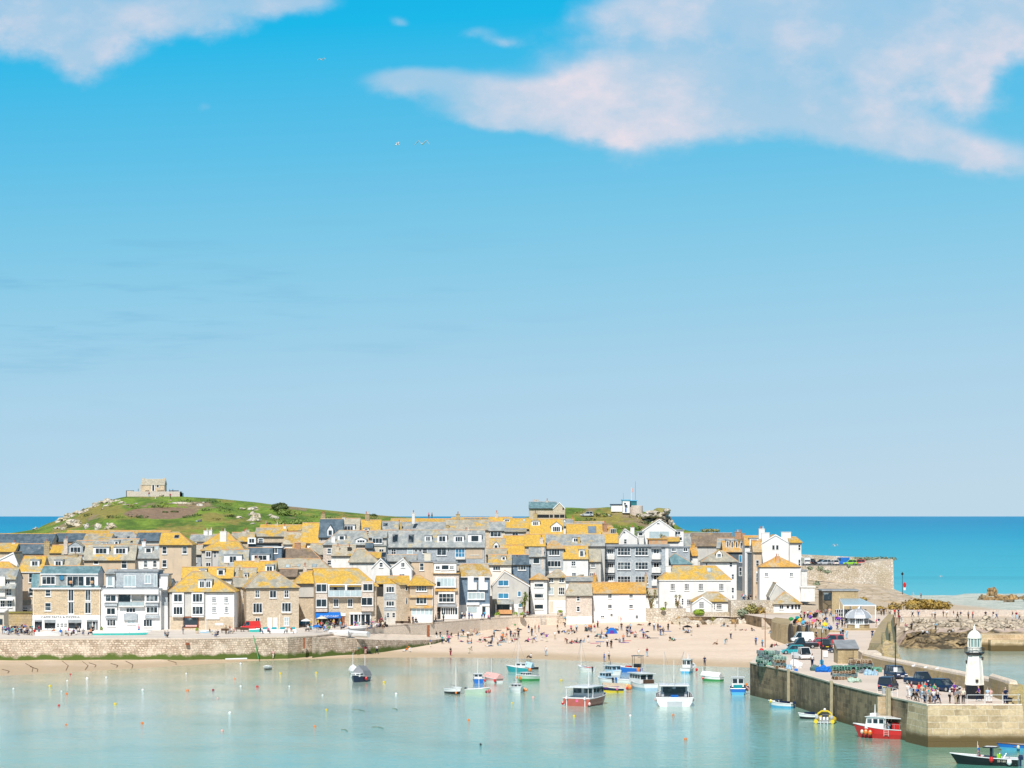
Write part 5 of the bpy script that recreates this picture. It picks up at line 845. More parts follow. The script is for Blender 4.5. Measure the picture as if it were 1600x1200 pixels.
house('dark slate-roofed cottage with blue stonework and white windows', 799, 829, 882, 868, 624, d=8, wall='bslate', roof='slate', W=R_([801.5, ], 886, 3, 6, 1, 1) + R_([815.5], 887, 13, 8, 3, 1), S=[(808, 870, 5, 3)])
house('pale slate-hung house with single square dark window', 827, 852, 869.5, 855, 624, d=8, wall='wslate', roof='gslate', W=R_([838], 876, 10.5, 10, 1, 1), C=[(848, 855, 4, 30, 0, 'pstone', .3)])
house('slate-hung house with orange gablet and two rows of four windows', 852, 881, 857, 846, 630, d=8, kind='side', rx=(862, 868), wall='wslate', roof='orange', W=R_([866], 863, 17, 10, 4, 1) + R_([866], 881, 21, 10, 4, 1), X=[('box', 852, 881, 892, 904, .1, 'white', 'whitewash')])
house('plain white cottage with yellow roof and white dormer', 880, 919, 874, 854, 628, d=9, wall='white', roof='lich', over=.1, D=[(909, 859, 871, 9, 1)], W=R_([896, 896.7], 880.5, 7, 8, 2, 2)[:1] + R_([896.7], 898.5, 7, 8, 2, 2), C=[(884, 861, 8, 8, 0, 'beige')][:0])
house('grey cottage with yellow roof between the white cottage and the apartment block', 919, 939, 877, 856, 630, d=9, wall='greyr', roof='lich2', W=R_([926.5], 883, 7, 7, 2, 2) + R_([924.5], 898.5, 7, 7, 2, 2), C=[(929.5, 898, 5, 14, 0, 'orange', -1)], X=[('pipe', 937, 880, 910)])
house('pale lean-to roofs between the cream house and the fisherman\'s cottage', 884, 930, 908, 902, 618, d=6, wall='white2', roof='gslate')
house('small cream kiosk at the far left end of the promenade', -12, 6, 957, 952, 527, yb=990, d=5, kind='mono', wall='cream', roof='white2', cat='kiosk', name='kiosk', X=[('box', -4, 4, 967, 976, .1, 'glass', 'serving_hatch')])
house('low mossy rubble wall behind the café tables at the left', 8, 50, 958, 956, 541, yb=976, d=2, kind='flat', wall='oldwall', roof='moss', cat='wall', name='garden_wall')
# filler roofs in deep rows, each its own house
house('long orange-ridged roof far back on the left', 130, 172, 845, 835, 640, d=10, wall='white2', roof='lich2', edge='orange')
house('small slate house right of the far left dormers', 116, 170, 856, 846, 618, d=8, wall='stone2', roof='gslate', D=[(163, 848, 853, 9, 1)])
house('weathered stone chimney house below the yellow steep roof', 457, 476, 858, 849, 628, d=7, wall='brick', roof='orange')
house('half-hidden stone house between the brown roof and the slate hips', 484, 508, 866, 850, 618, d=8, wall='pstone', roof='lich2')
house('small yellow roof with pots behind the weathered white cottage', 560, 600, 872, 864, 596, d=7, wall='white2', roof='lich', S=[(599, 869, 8, 10)])
house('slate lean-to at the left end of the grey flat block', 571, 582, 856, 849, 603, d=5, wall='bslate', roof='slate')
house('cream back wing behind the tan box-like house', 604, 650, 877, 868, 602, d=7, wall='greyr', roof='gslate')
house('back lane house with pale walls above the yellow patch roof', 760, 792, 868, 858, 634, d=6, wall='white', roof='lich2')
house('grey lane wall and small roof left of the long white house', 1008, 1034, 930, 921, 622, d=5, wall='white2', roof='beige', W=R_([1027, ], 941, 4, 6, 2, 1))
house('yellow roof wing beside the lane behind the tall tan house', 255, 316, 878, 864, 596, d=8, wall='stone2', roof='lich', C=[(306, 866, 5, 10, 0, 'pstone')])
house('narrow grey house in the gap beside the guesthouse', 262, 268, 912, 905, 548, d=6, yb=986, wall='greyr', roof='slate', kind='side')
# ------------------------------------------------------------------ chapel, coast house, lookout
ch = empty('chapel', hill_at(238, 773) + Vector((0, 0, 0)), 'small square stone chapel on top of the grassy hill', 'chapel'); zc = hill_at(238, 775).z; Yc = hill_at(238, 775).y
volume(ch, 221, 257, 757, 749.5, Yc, d=6, zbase=zc - 2, wall='stone', roof='beige', edge='cream', over=.1, eaves='cream', W=R_([246.5], 759.5, 4, 5, 1, 1), X=[('box', 237, 242, 757, 767.5, .12, 'trim', 'door_frame'), ('flat_panel', 0, 0, 0, 0, 'x', 'x')][:1] + [('box', 238, 241, 758, 767, .16, 'black', 'door')])
f = Fac(221, Yc); mb = MB()
for px in (221, 253.5): f.box(mb, f.u(px), f.u(px + 3), 2.7, 3.3, f.z(px, 751), f.z(px, 746.5))
mb.build('pinnacle', 'stone2', ch); mb = MB(); f.box(mb, f.u(219), f.u(221), .5, 2, zc - 1, f.z(221, 757)); mb.build('buttress', 'stone2', ch)
cw = empty('terrace_wall', hill_at(240, 776), 'low pale terrace wall in front of the hilltop chapel', 'wall'); f = Fac(197, Yc - 4)
mb = MB(); f.box(mb, f.u(197), f.u(208), 0, .6, zc - 3, f.z(200, 767)); f.box(mb, f.u(208), f.u(282), 0, .6, zc - 3, f.z(220, 768)); f.box(mb, f.u(197), f.u(198), 0, 5, zc - 3, f.z(200, 767)); f.box(mb, f.u(281), f.u(282), 0, 5, zc - 3, f.z(200, 768)); mb.build('wall', 'pstone', cw)
mb = MB(); f.box(mb, f.u(197), f.u(282), .6, 9, zc - 3, f.z(220, 770)); mb.build('terrace', 'paving', cw)
mb = MB()
for a, b in ((197, 209), (227, 233), (246, 256), (264, 279)): f.box(mb, f.u(a), f.u(b), .05, .5, f.z(a, 767.6), f.z(a, 766.4))
mb.build('slate_coping', 'dark', cw)
coast = empty('coast_house', (hill_at(850, 808)), 'stone house with blue-green slate roof and dark boarded openings on the headland', 'house')
volume(coast, 827, 872, 794, 785, 775, d=10, yb=811, wall='stone2', roof='teal', rx=(827, 869), over=.35, eaves='dark', edge='lead', C=[(837, 780.5, 9, 9, 0, 'pstone', 6), (855, 782, 4, 4, 1, 'pstone')], X=[('flat_panel', 834, 858, 804, 809, 'black', 'boarded_opening'), ('flat_panel', 859, 865, 804, 809, 'black', 'boarded_opening')])
volume(coast, 864, 883, 795, 785.5, 774, d=11, yb=811, kind='front', apx=874, wall='stone2', roof='teal', over=.05, edge=None, X=[('flat_panel', 866, 874, 804, 809, 'black', 'boarded_opening'), ('flat_panel', 875, 882, 804, 809, 'black', 'boarded_opening'), ('flat_panel', 879, 881, 793, 797, 'black', 'opening')])
lk = empty('lookout', P(985, 802, 785), 'white coastguard lookout with blue trim, round stone base and thin radio masts', 'lookout station')
volume(lk, 973, 984, 782, 780, 784, d=7, yb=800, kind='flat', wall='white', roof='paint_sky', W=R_([976.5], 787, 3.5, 4, 1, 1), X=[('box', 976, 980, 789, 791, .5, 'paint_navy', 'sign'), ('box', 976.5, 979, 794, 800, .1, 'paint_blue', 'door')])
volume(lk, 984, 995, 783, 781, 787, d=7, yb=800, kind='flat', wall='teald', roof='paint_sky')
volume(lk, 955, 972, 789, 787, 788, d=6, yb=798, kind='flat', wall='white', roof='paint_navy')
mb = MB(); c = P(996, 800, 786); mb.lathe((c.x - .2, c.y, c.z - 3), [(1.9, 0), (1.85, 4.9), (1.6, 5)], 20); mb.box(c.x - 2.6, c.x - .6, c.y - .5, c.y + 1, c.z - 3, c.z + 1.5); mb.build('round_base', 'pstone', lk)
for px, yt, yb_, r, mt in ((992.8, 752, 781, .07, 'grey'), (986.5, 761, 790, .1, 'white'), (974, 770, 781, .05, 'grey')):
    MB().tube(P(px, yb_, 788), P(px, yt, 788), r, r * .7).build('mast', 'paint_' + mt, lk)
fl = MB(); a = P(986.5, 763, 788); fl.slab([a, a + Vector((.5, .1, 0)), a + Vector((.5, .2, -1.1)), a + Vector((0, 0, -1.3))], .04); fl.build('flag', 'cloth_palepink', lk)
# ------------------------------------------------------------------ pier
DZ = 5.0
def D(px, py): return G(px, py, DZ)
edge = [D(1172, 1036), D(1240, 1050), D(1310, 1070), D(1380, 1087), D(1450, 1102.5)]
head = D(1597, 1102.5)
par = [D(1577, 1099), D(1545, 1086), D(1498, 1073), D(1450, 1062.5), D(1410, 1054), D(1375, 1045.5), D(1347, 1037)]
old = [D(1350, 1024), D(1366, 998), D(1386, 974)]
back = [Vector((92, 612, DZ)), Vector((50, 630, DZ))]
arch = [D(1212, 968), D(1296, 988)]
quay = [D(1290, 996), D(1240, 1003), D(1190, 1016)]
poly = edge + [head] + par + old + [Vector((84, 575, DZ))] + back + arch + quay
struct(MB().slab([(p.x, p.y, DZ) for p in poly], .05), 'pier_deck', 'deck') if gm('deck', (0.74, 0.63, 0.54), (0.66, 0.56, 0.48), 0.12, 0.9, fine=0.22) else 0
pier = empty('pier', (50, 350, 0), 'long stone harbour pier, dark along the left side and golden at its squared head', 'pier')
mb = MB(); body = [(p.x, p.y, DZ - .055) for p in poly[:6]] + [(par[0].x + 1.6, par[0].y + 5, DZ - .055)] + [(p.x + 1.3, p.y + .9, DZ - .055) for p in par[1:]] + [(p.x + 2, p.y, DZ - .055) for p in old] + [(84, 575, DZ - .055)] + [(p.x, p.y, DZ - .055) for p in back + arch + quay]
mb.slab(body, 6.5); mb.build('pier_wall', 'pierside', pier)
mb = MB(); mb.box8([(edge[4].x - .12, head.y - .8, -1), (head.x + .5, head.y - .8, -1), (head.x + .3, head.y, -1), (edge[4].x, head.y, -1), (edge[4].x - .05, head.y - .12, DZ - .02), (head.x + .05, head.y - .12, DZ - .02), (head.x + .05, head.y, DZ - .02), (edge[4].x, head.y, DZ - .02)])
e3, e4 = edge[3], edge[4]; m3 = e4 + (e3 - e4) * .42
mb.box8([(m3.x - .5, m3.y - .2, -1), (e4.x - .12, e4.y - .8, -1), (e4.x + .5, e4.y, -1), (m3.x + .5, m3.y, -1), (m3.x - .06, m3.y - .06, DZ - .02), (e4.x - .05, e4.y - .12, DZ - .02), (e4.x + .5, e4.y, DZ - .02), (m3.x + .5, m3.y, DZ - .02)])
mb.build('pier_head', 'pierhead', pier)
mb = MB()
for a, b in zip(edge, edge[1:]): mb.tube(a + Vector((0, .12, .06)), b + Vector((0, .12, .06)), .16, n=5)
mb.tube(edge[4] + Vector((0, .1, .06)), head + Vector((0, .1, .06)), .16, n=5); mb.build('kerb_stone', 'quayup', pier)
# ladder recess and fenders on the harbour side
mb = MB()
for px in (1235.5, 1303, 1391, 1393.5):
    t = (px - 1172) / 278; i = min(3, int(t * 4)); a = Fac(px, 1); 
    for q, r in zip(edge, edge[1:]):
        pa, pb = 800 + q.x / q.y * F, 800 + r.x / r.y * F
        if pa <= px <= pb: c = q + (r - q) * ((px - pa) / (pb - pa))
    mb.box(c.x - .55, c.x - .15, c.y - .45, c.y - .1, -1, 5.4 if px < 1391 else 6.2)
mb.build('fender_post', 'beigepost', pier) if gm('beigepost', (0.42, 0.36, 0.24), None, 2, .8) else 0
c = D(1383, 1087.7); mb = MB(); mb.box(c.x - 1.0, c.x + .9, c.y - .5, c.y + .6, -1, 4.9); mb.build('ladder_bay', 'pierhead', pier)
mb = MB(); a = P(1418, 1102, 330); b = P(1404, 1137, 327); mb.tube(a, b, .2, n=6); tag(mb.build('timber_fender', 'dark'), 'dark slanting timber beam leaning on the pier wall near its corner', 'timber beam')
# parapet on the seaward side
mb = MB(); cp = MB(); hs = [2.35, 1.7, 1.55, 1.5, 1.5, 1.4, 1.3]
for i in range(len(par) - 1):
    a, b = par[i], par[i + 1]; ha, hb = hs[i], hs[i + 1]
    if i == 0: hb = 2.2; 
    n_ = Vector((1.15, .75, 0))
    mb.box8([a - Vector((0, 0, .3)), b - Vector((0, 0, .3)), b + n_ - Vector((0, 0, 5)), a + n_ - Vector((0, 0, 5)), a + Vector((0, 0, ha)), b + Vector((0, 0, hb)), b + n_ + Vector((0, 0, hb)), a + n_ + Vector((0, 0, ha))])
    cp.tube(a + n_ * .5 + Vector((0, 0, ha)), b + n_ * .5 + Vector((0, 0, hb)), .55, n=7)
mb.box8([par[0] + Vector((-.2, -.6, -.3)), par[0] + Vector((2, -.6, -5)), par[0] + Vector((2.4, 4.5, -5)), par[0] + Vector((-.1, 2.5, -.3)), par[0] + Vector((-.2, -.6, 2.3)), par[0] + Vector((1.6, -.6, 2.3)), par[0] + Vector((1.6, 4.5, 2.3)), par[0] + Vector((-.1, 2.5, 2.3))])
pp = empty('parapet', par[3], 'curving stone parapet along the seaward side of the pier with yellowed coping', 'parapet'); mb.build('parapet_wall', 'oldwall', pp); cp.build('coping', 'quayup', pp)
ow = empty('old_pier_wall', old[1], 'thick sloping old pier wall with yellow lichen behind the stacked lobster pots', 'wall'); mb = MB(); tp = MB()
o0 = D(1347, 1030); pts = [(D(1354, 1026), 2.2), (D(1362, 1008), 2.3), (D(1373, 987), 2.0), (D(1384, 972), 1.7)]
for (a, ha), (b, hb) in zip(pts, pts[1:]):
    na, nb = Vector((3.6, 1.5, 0)), Vector((2.6, 1.5, 0))
    ta, tb = Vector((.5, 0, ha)), Vector((.5, 0, hb))
    mb.box8([a - Vector((0, 0, .4)), a + na - Vector((0, 0, 5)), b + nb - Vector((0, 0, 5)), b - Vector((0, 0, .4)), a + ta, a + na + Vector((-1.0, 0, ha - .1)), b + nb + Vector((-.6, 0, hb - .1)), b + tb])
mb.build('wall', 'oldwall', ow)
mb = MB(); a = D(1345, 1037); mb.box8([a, a + Vector((3.4, -.6, 0)), a + Vector((3.6, 6, 0)), a + Vector((.2, 6, 0)), a + Vector((.3, .3, 1.6)), a + Vector((3.2, 0, 1.6)), a + Vector((3.2, 6, 1.8)), a + Vector((.3, 6, 1.8))]); mb.build('step', 'quayup', ow)
mb = MB(); 
for i, (x, y, s) in enumerate([(1390, 1030, 1.7), (1396, 1037, 1.4), (1386, 1022, 1.3), (1400, 1042, 1.0), (1380, 1036, 1.2)]): p = P(x, y, 412 + i); mb.rock(p, s, s, s * 1.5, i + 70, 2, .4)
tag(mb.build('rock_buttress', 'oldwall'), 'rough ochre rock buttress beside the old pier wall above the far pool', 'rock')
# arches wall
A0, A1 = arch; dr = (A1 - A0).normalized(); ln = (A1 - A0).length; nn = Vector((dr.y, -dr.x, 0)); nn = nn if nn.x < 0 else -nn
aw = empty('arched_wall', A0, 'curved tan stone quay wall with three dark arches above the beach', 'wall'); mb = MB()
N_ = 14
for i in range(N_):
    a = A0 + dr * ln * i / N_; b = A0 + dr * ln * (i + 1) / N_; bl = lambda t: nn * (5 * math.sin(math.pi * t)); a = a + bl(i / N_); b = b + bl((i + 1) / N_)
    mb.box8([a + nn * .5 + Vector((0, 0, -5)), b + nn * .5 + Vector((0, 0, -5)), b - nn * 4 + Vector((0, 0, -5)), a - nn * 4 + Vector((0, 0, -5)), a + nn * .1 + Vector((0, 0, .5)), b + nn * .1 + Vector((0, 0, .5)), b - nn * 4 + Vector((0, 0, .04)), a - nn * 4 + Vector((0, 0, .04))])
mb.build('wall', 'arched', aw) if stone('arched', (0.46, 0.35, 0.19), (0.40, 0.31, 0.18), (0.52, 0.42, 0.26), (0.38, 0.30, 0.18), 0.9, 0.35, big=((0.22, 0.16, 0.08), 0.6)) else 0
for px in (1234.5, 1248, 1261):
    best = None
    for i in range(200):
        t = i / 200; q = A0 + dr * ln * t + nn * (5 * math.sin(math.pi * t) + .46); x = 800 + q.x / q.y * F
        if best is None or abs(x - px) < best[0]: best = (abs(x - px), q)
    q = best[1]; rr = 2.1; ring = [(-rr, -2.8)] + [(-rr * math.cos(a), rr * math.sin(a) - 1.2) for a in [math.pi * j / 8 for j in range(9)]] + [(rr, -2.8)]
    MB().loft([[q + dr * u + nn * .12 + Vector((0, 0, zz)) for u, zz in ring], [q + dr * u - nn * .3 + Vector((0, 0, zz)) for u, zz in ring]]).build('arch_dark_panel', 'dark', aw)  # solid dark panel on the wall face, its colour standing in for arch shade
# rocks and walls at the back of the beach
mb = MB(); f = Fac(1009, 607)
f.box(mb, f.u(1009), f.u(1048), 0, 3, 1, f.z(1020, 951)); f.box(mb, f.u(1048), f.u(1072), -.1, 3, 1, f.z(1060, 951)); f.box(mb, f.u(1072), f.u(1142), .1, 3, 1, f.z(1100, 957))
rw = empty('garden_wall', f.p(f.u(1060), 0, 3), 'rough stone wall along the back of the beach below the long white house', 'wall'); mb.build('wall', 'bastion', rw)
mb = MB(); f = Fac(1142, 603); f.box(mb, f.u(1142), f.u(1209), 0, 8, 1, f.z(1160, 939)); rw2 = empty('street_wall', f.p(f.u(1170), 0, 3), 'overgrown retaining wall under the narrow street behind the beach', 'wall'); mb.build('wall', 'bastion', rw2)
for i in range(26):
    x = 1060 + i * 5.8; y = 978 - 6 * R.random(); s = R.uniform(.8, 2.0); p = P(x, y, R.uniform(596, 602))
    tag(MB().rock(p, s * 1.3, s, s * .8, i + 5, 2, .5).build('boulder', 'rocko' if i % 3 == 0 else 'bastion'), 'tan boulder along the back of the beach under the rough walls', 'boulder', 'boulders along the back of the beach')
# bastion with car park
bs = empty('bastion', P(1330, 920, 740), 'massive weathered stone sea bastion carrying a car park at the far right', 'sea wall')
stepz = lambda py, Y: H - (py - HY) / F * Y
mb = MB(); f = Fac(1246, 742)
zt = stepz(884, 742); f.box(mb, f.u(1246), f.u(1346), 0, 32, -1, zt)
mb.box8([f.p(f.u(1346), 0, -1), f.p(f.u(1398), 0, -1), f.p(f.u(1404), 34, -1), f.p(f.u(1346), 34, -1), f.p(f.u(1346), .4, stepz(881, 742)), f.p(f.u(1396), .8, stepz(874, 742)), f.p(f.u(1396), 33, stepz(876, 742)), f.p(f.u(1346), 33, stepz(881, 742))])
mb.build('bastion_wall', 'bastion', bs)
mb = MB(); g = Fac(1246, 770); mb.box8([g.p(g.u(1246), 0, 5), g.p(g.u(1396), 0, 5), g.p(g.u(1396), 1, 5), g.p(g.u(1246), 1, 5), g.p(g.u(1246), 0, g.z(1246, 866)), g.p(g.u(1396), 0, g.z(1396, 873)), g.p(g.u(1396), 1, g.z(1396, 873)), g.p(g.u(1246), 1, g.z(1246, 866))]); mb.build('rear_parapet', 'bastion', bs)
mb = MB(); 
for i in range(12): x = 1340 + i * 5; p = P(x, 872 + (i % 3) * .5, 769); mb.leaves(p, 1.2, .8, .5, 40, .3, i)
mb.build('wall_plants', 'leaf_grey', bs, ); 
mb = MB(); 
pr = [(1250, 905, 734), (1290, 908, 733), (1330, 912, 733), (1370, 914, 732), (1404, 922, 734)]
for (a, ya, Y1), (b, yb, Y2) in zip(pr, pr[1:]):
    p, q = P(a, ya, Y1), P(b, yb, Y2); mb.box8([Vector((p.x, p.y - 45, 3)), Vector((q.x, q.y - 45, 3)), Vector((q.x, q.y + 9, 3)), Vector((p.x, p.y + 9, 3)), Vector((p.x, p.y - 45, 5)), Vector((q.x, q.y - 45, 5)), q + Vector((0, 9, 0)), p + Vector((0, 9, 0))])
mb.build('rubble_slope', 'slope', bs) if rubble('slope', (0.54, 0.43, 0.31), (0.66, 0.56, 0.44), (0.46, 0.36, 0.24), .45, .6) else 0
struct(MB().slab([f.p(f.u(1246), .5, zt + .05), f.p(f.u(1346), .5, zt + .05), f.p(f.u(1346), 28, zt + .05), f.p(f.u(1246), 28, zt + .05)], .04), 'car_park', 'asphalt')
# shelter buildings on the quay
sh = empty('stone_shelter', D(1318, 975), 'flat-roofed tan stone shelter with glazed corner below the bastion', 'shelter')
volume(sh, 1300, 1341, 923.5, 922, 600, d=8, yb=962, kind='flat', wall='arched', roof='lead'); volume(sh, 1286, 1300, 923.5, 922, 600, d=8, yb=962, off=.6, kind='flat', wall='rockd', roof='lead', X=[('box', 1287, 1299, 926, 938, .1, 'glass', 'window')])
pg = empty('pergola', D(1340, 975), 'white open-roofed glass pergola over café tables on the quay', 'pergola')
zP = DZ + .02; Y0, Y1 = 545, 585
xa, xb = (1318 - 800) / F * Y0, (1368 - 800) / F * Y0; xc, xd = (1312 - 800) / F * Y1, (1345 - 800) / F * Y1; za = stepz(946, Y0); zb_ = stepz(936, Y1)
mb = MB()
for t in (0, .5, 1):
    for (x0, x1, Y, z) in ((xa, xb, Y0, za), (xc, xd, Y1, zb_)): x = x0 + (x1 - x0) * t; mb.tube((x, Y, zP), (x, Y, z), .13, n=6)
mb.build('post', 'trim', pg); mb = MB()
for i in range(9): t = i / 8; mb.tube((xa + (xb - xa) * t, Y0, za), (xc + (xd - xc) * t, Y1, zb_), .13, n=4)
mb.tube((xa, Y0, za), (xb, Y0, za), .16, n=4); mb.tube((xc, Y1, zb_), (xd, Y1, zb_), .16, n=4); mb.build('rafter', 'trim', pg)
MB().slab([(xa, Y0, za + .15), (xb, Y0, za + .15), (xd, Y1, zb_ + .15), (xc, Y1, zb_ + .15)], .03).build('glass_roof', 'glassl', pg)
mb = MB()
for i in range(14): x = xa + (xb - xa) * (i + .5) / 14; mb.box(x - .05, x + .05, Y0 + 14, Y0 + 14.1, zP, zP + 2.6)
for z in (.05, .9, 1.7, 2.5): mb.box(xa, xb, Y0 + 14, Y0 + 14.1, zP + z, zP + z + .1)
mb.build('glazing_bars', 'trim', pg); MB().box(xa, xb, Y0 + 14.15, Y0 + 14.2, zP, zP + 2.6).build('glass_screen', 'glass', pg)
kc = D(1341, 984); ks = empty('round_kiosk', kc, 'octagonal kiosk with silver domed roof and white windows on a stone base', 'kiosk'); r0 = 2.3 * 1.0; sc_ = kc.y / F
o8 = lambda r, z: [(kc.x + r * math.cos(math.pi * (j + .5) / 4), kc.y + r * math.sin(math.pi * (j + .5) / 4), DZ + z) for j in range(8)]
MB().loft([o8(2.35, 0), o8(2.3, 1.15)]).build('stone_base', 'arched', ks); MB().loft([o8(2.5, 1.15), o8(2.5, 1.3)]).build('sill', 'trim', ks)
MB().loft([o8(2.05, 1.3), o8(2.05, 2.35)]).build('glass_band', 'glass', ks)
mb = MB()
for q in o8(2.08, 0): mb.tube((q[0], q[1], DZ + 1.3), (q[0], q[1], DZ + 2.4), .14, n=5)
for j in range(8):
    a, b = o8(2.08, 0)[j], o8(2.08, 0)[(j + 1) % 8]
    for t in (.25, .5, .75): x = a[0] + (b[0] - a[0]) * t; y = a[1] + (b[1] - a[1]) * t; mb.tube((x, y, DZ + 1.3), (x, y, DZ + 2.4), .04, n=4)
    mb.tube((a[0], a[1], DZ + 1.85), (b[0], b[1], DZ + 1.85), .04, n=4); mb.tube((a[0], a[1], DZ + 2.38), (b[0], b[1], DZ + 2.38), .1, n=4)
mb.build('window_frame', 'trim', ks); MB().loft([o8(2.75, 2.4), o8(2.55, 2.95), o8(1.95, 3.6), o8(1.1, 4.05), o8(.25, 4.3), o8(.1, 4.6)]).build('dome', 'silverroof', ks) if gm('silverroof', (0.55, 0.58, 0.62), (0.48, 0.51, 0.55), 1, .45, .3) else 0
mb = MB()
for j in range(8):
    pr = [o8(2.78, 2.42)[j], o8(2.58, 2.98)[j], o8(1.98, 3.63)[j], o8(1.12, 4.08)[j]]
    for a, b in zip(pr, pr[1:]): mb.tube(a, b, .05, n=4)
mb.build('dome_rib', 'trim', ks)
tag(MB().box(kc.x - 1.0, kc.x - .1, kc.y - 2.45, kc.y - 2.35, DZ + .2, DZ + 1.25).build('notice_board', 'trim', ks)); MB().box(kc.x - 4, kc.x + 3.6, kc.y - 3.2, kc.y - 2.7, DZ, DZ + .45).build('plinth', 'oldwall', ks)
hb = empty('quay_store', D(1325, 1042), 'small tan stone store with grey flat roof among the lobster pots', 'store')
volume(hb, 1309, 1341, 1014, 1001, 398, d=5, yb=1039, kind='mono', wall='arched', roof='lead', over=.05, X=[('box', 1326, 1333, 1028, 1036, .3, 'dark', 'hatch')])
# lighthouse
lc = D(1522.5, 1091.5); lh = empty('lighthouse', lc, 'small white octagonal lighthouse with black base and domed lantern at the pier head', 'lighthouse'); k = lc.y / F
def og(r, py, n=8): z = DZ + (1091.5 - py) * k; return [(lc.x + r * k * math.cos(2 * math.pi * (j + .5) / n), lc.y + r * k * math.sin(2 * math.pi * (j + .5) / n), z) for j in range(n)]
gm('lhwhite', (0.82, 0.80, 0.74), (0.70, 0.62, 0.45), 0.9, 0.5, lo=.5, hi=.78, fine=.1)
MB().loft([og(15.5, 1091.5), og(15.2, 1089), og(14.8, 1070)]).build('black_base', 'paint_black', lh); MB().loft([og(15.3, 1070), og(15.1, 1068.5)]).build('base_moulding', 'lhwhite', lh)
MB().loft([og(14.3, 1068.5), og(12.6, 1050), og(10.8, 1024)]).build('tower', 'lhwhite', lh)
mb = MB()
for j in range(8):
    a, b = og(14.4, 1068.5)[j], og(10.9, 1024)[j]; mb.tube(a, b, .06, n=4)
mb.build('corner_rib', 'lhwhite', lh); MB().loft([og(11.5, 1024), og(15.8, 1020.5), og(16, 1019)]).build('gallery', 'paint_black', lh)
mb = MB(); pr = [(p, q) for p, q in zip(og(15.6, 1019), og(15.6, 1012))]
for (a, b), (c, e) in zip(pr, pr[1:] + pr[:1]):
    mb.tube(a, b, .035, n=4); mb.tube(b, e, .035, n=4); m_ = Vector(a).lerp(Vector(c), .5); mb.tube(m_, m_ + Vector((0, 0, 7 * k)), .025, n=4); mb.tube(Vector(a).lerp(b, .5), Vector(c).lerp(e, .5), .02, n=4)
mb.build('gallery_railing', 'paint_black', lh)
MB().loft([og(10.6, 1019, 12), og(10.6, 1010.5, 12)]).build('lantern_base', 'lhwhite', lh); MB().loft([og(9.6, 1010.5, 12), og(9.6, 998, 12)]).build('lantern_glass', 'lanternglass', lh) if gm('lanternglass', (0.16, 0.25, 0.25), (0.25, 0.35, 0.34), 1, .15) else 0
mb = MB()
for a, b in zip(og(10.2, 1010.5, 12), og(10.2, 998, 12)): mb.tube(a, b, .055, n=5)
mb.build('lantern_mullion', 'lhwhite', lh)
MB().loft([og(11, 998, 12), og(11.6, 997, 12), og(10.6, 993, 12), og(8.4, 989, 12), og(5, 985.8, 12), og(2.2, 984.5, 12), og(1.8, 981, 12), og(2.3, 980, 12), og(.8, 978, 12), og(.3, 975, 12)]).build('dome', 'lhwhite', lh, smooth=False)
mb = MB(); q = og(13.0, 1064)[5]; mb.box(q[0] + .35, q[0] + .7, q[1] - .25, q[1] + .1, q[2] - .1, q[2] + .25); q = og(11.6, 1037)[3]; mb.box(q[0] - .15, q[0] + .1, q[1] - .1, q[1] + .15, q[2], q[2] + .4); q = og(11.6, 1031)[7]; mb.box(q[0] - .05, q[0] + .2, q[1] - .1, q[1] + .15, q[2], q[2] + .4); mb.build('lamp_bracket', 'dark', lh)
# railings
def railing(pts, h, label, step=1.8, r=.035, name='railing', mat='trim', rows=(1.0, .5)):
    mb = MB()
    for a, b in zip(pts, pts[1:]):
        a, b = Vector(a), Vector(b); n = max(1, int((b - a).length / step))
        for i in range(n + 1): q = a.lerp(b, i / n); mb.tube(q, q + Vector((0, 0, h)), r, n=4)
        for t in rows: mb.tube(a + Vector((0, 0, h * t)), b + Vector((0, 0, h * t)), r, n=4)
    return tag(mb.build(name, mat), label, 'railing')
q0 = D(1511, 1101.8); q1 = D(1594, 1101.8); railing([q0, q1, q1 + Vector((.6, 8, 0))], 1.25, 'white metal railing around the front of the lighthouse at the pier head')
railing([D(1418, 1093), D(1432, 1096.5), D(1448, 1101)], 1.2, 'grey metal railing at the pier edge behind the crowd of visitors', mat='metal')
railing([D(1371, 1083.5), D(1402, 1090)], 1.1, 'white ladder-head railing beside the dark blue car at the pier edge')
def pole(px, py, h, r, label, name='pole', mat='metal', z=DZ, lamp=False, cat='pole', signs=()):
    p = G(px, py, z); rt = empty(name, p, label, cat); MB().tube(p, p + Vector((0, 0, h)), r, r * .7, n=7).build('post', mat, rt)
    if lamp: MB().lathe(p + Vector((0, 0, h)), [(.08, 0), (.3, .12), (.34, .5), (.38, .55), (.12, .75), (.04, .95)], 8).build('lantern', mat, rt)
    for (dz, w_, hh, mt) in signs: MB().box(p.x - w_ / 2, p.x + w_ / 2, p.y - .16, p.y - .1, p.z + dz, p.z + dz + hh).build('sign_panel', mt, rt)
    return rt
pole(1399, 1068, 6.0, .09, 'dark lamp post with two white notices rising between the parked pier cars', 'lamp_post', 'paint_black', lamp=False, cat='lamp post', signs=[(1.6, .5, .6, 'trim'), (1.6, 1.5, .02, 'trim')])
pole(1283.5, 1040, 5.6, .08, 'slim dark lamp post above the blue nets on the quay', 'lamp_post', 'paint_black', cat='lamp post'); pole(1333, 1061, 4.2, .07, 'thin pole standing by the pale green net heap', mat='paint_brown')
pole(1195.5, 1012, 7.0, .08, 'tall rusty pole rising from the beach at the start of the pier', mat='rust', z=2.5); pole(1264, 995, 4, .06, 'pale thin pole left of the white truck by the arches', mat='metal'); pole(1302, 975, 5, .06, 'grey pole left of the domed kiosk', mat='metal'); pole(1240, 1049, 3.2, .06, 'short pale post by the stacked pots at the quay edge', mat='metal')
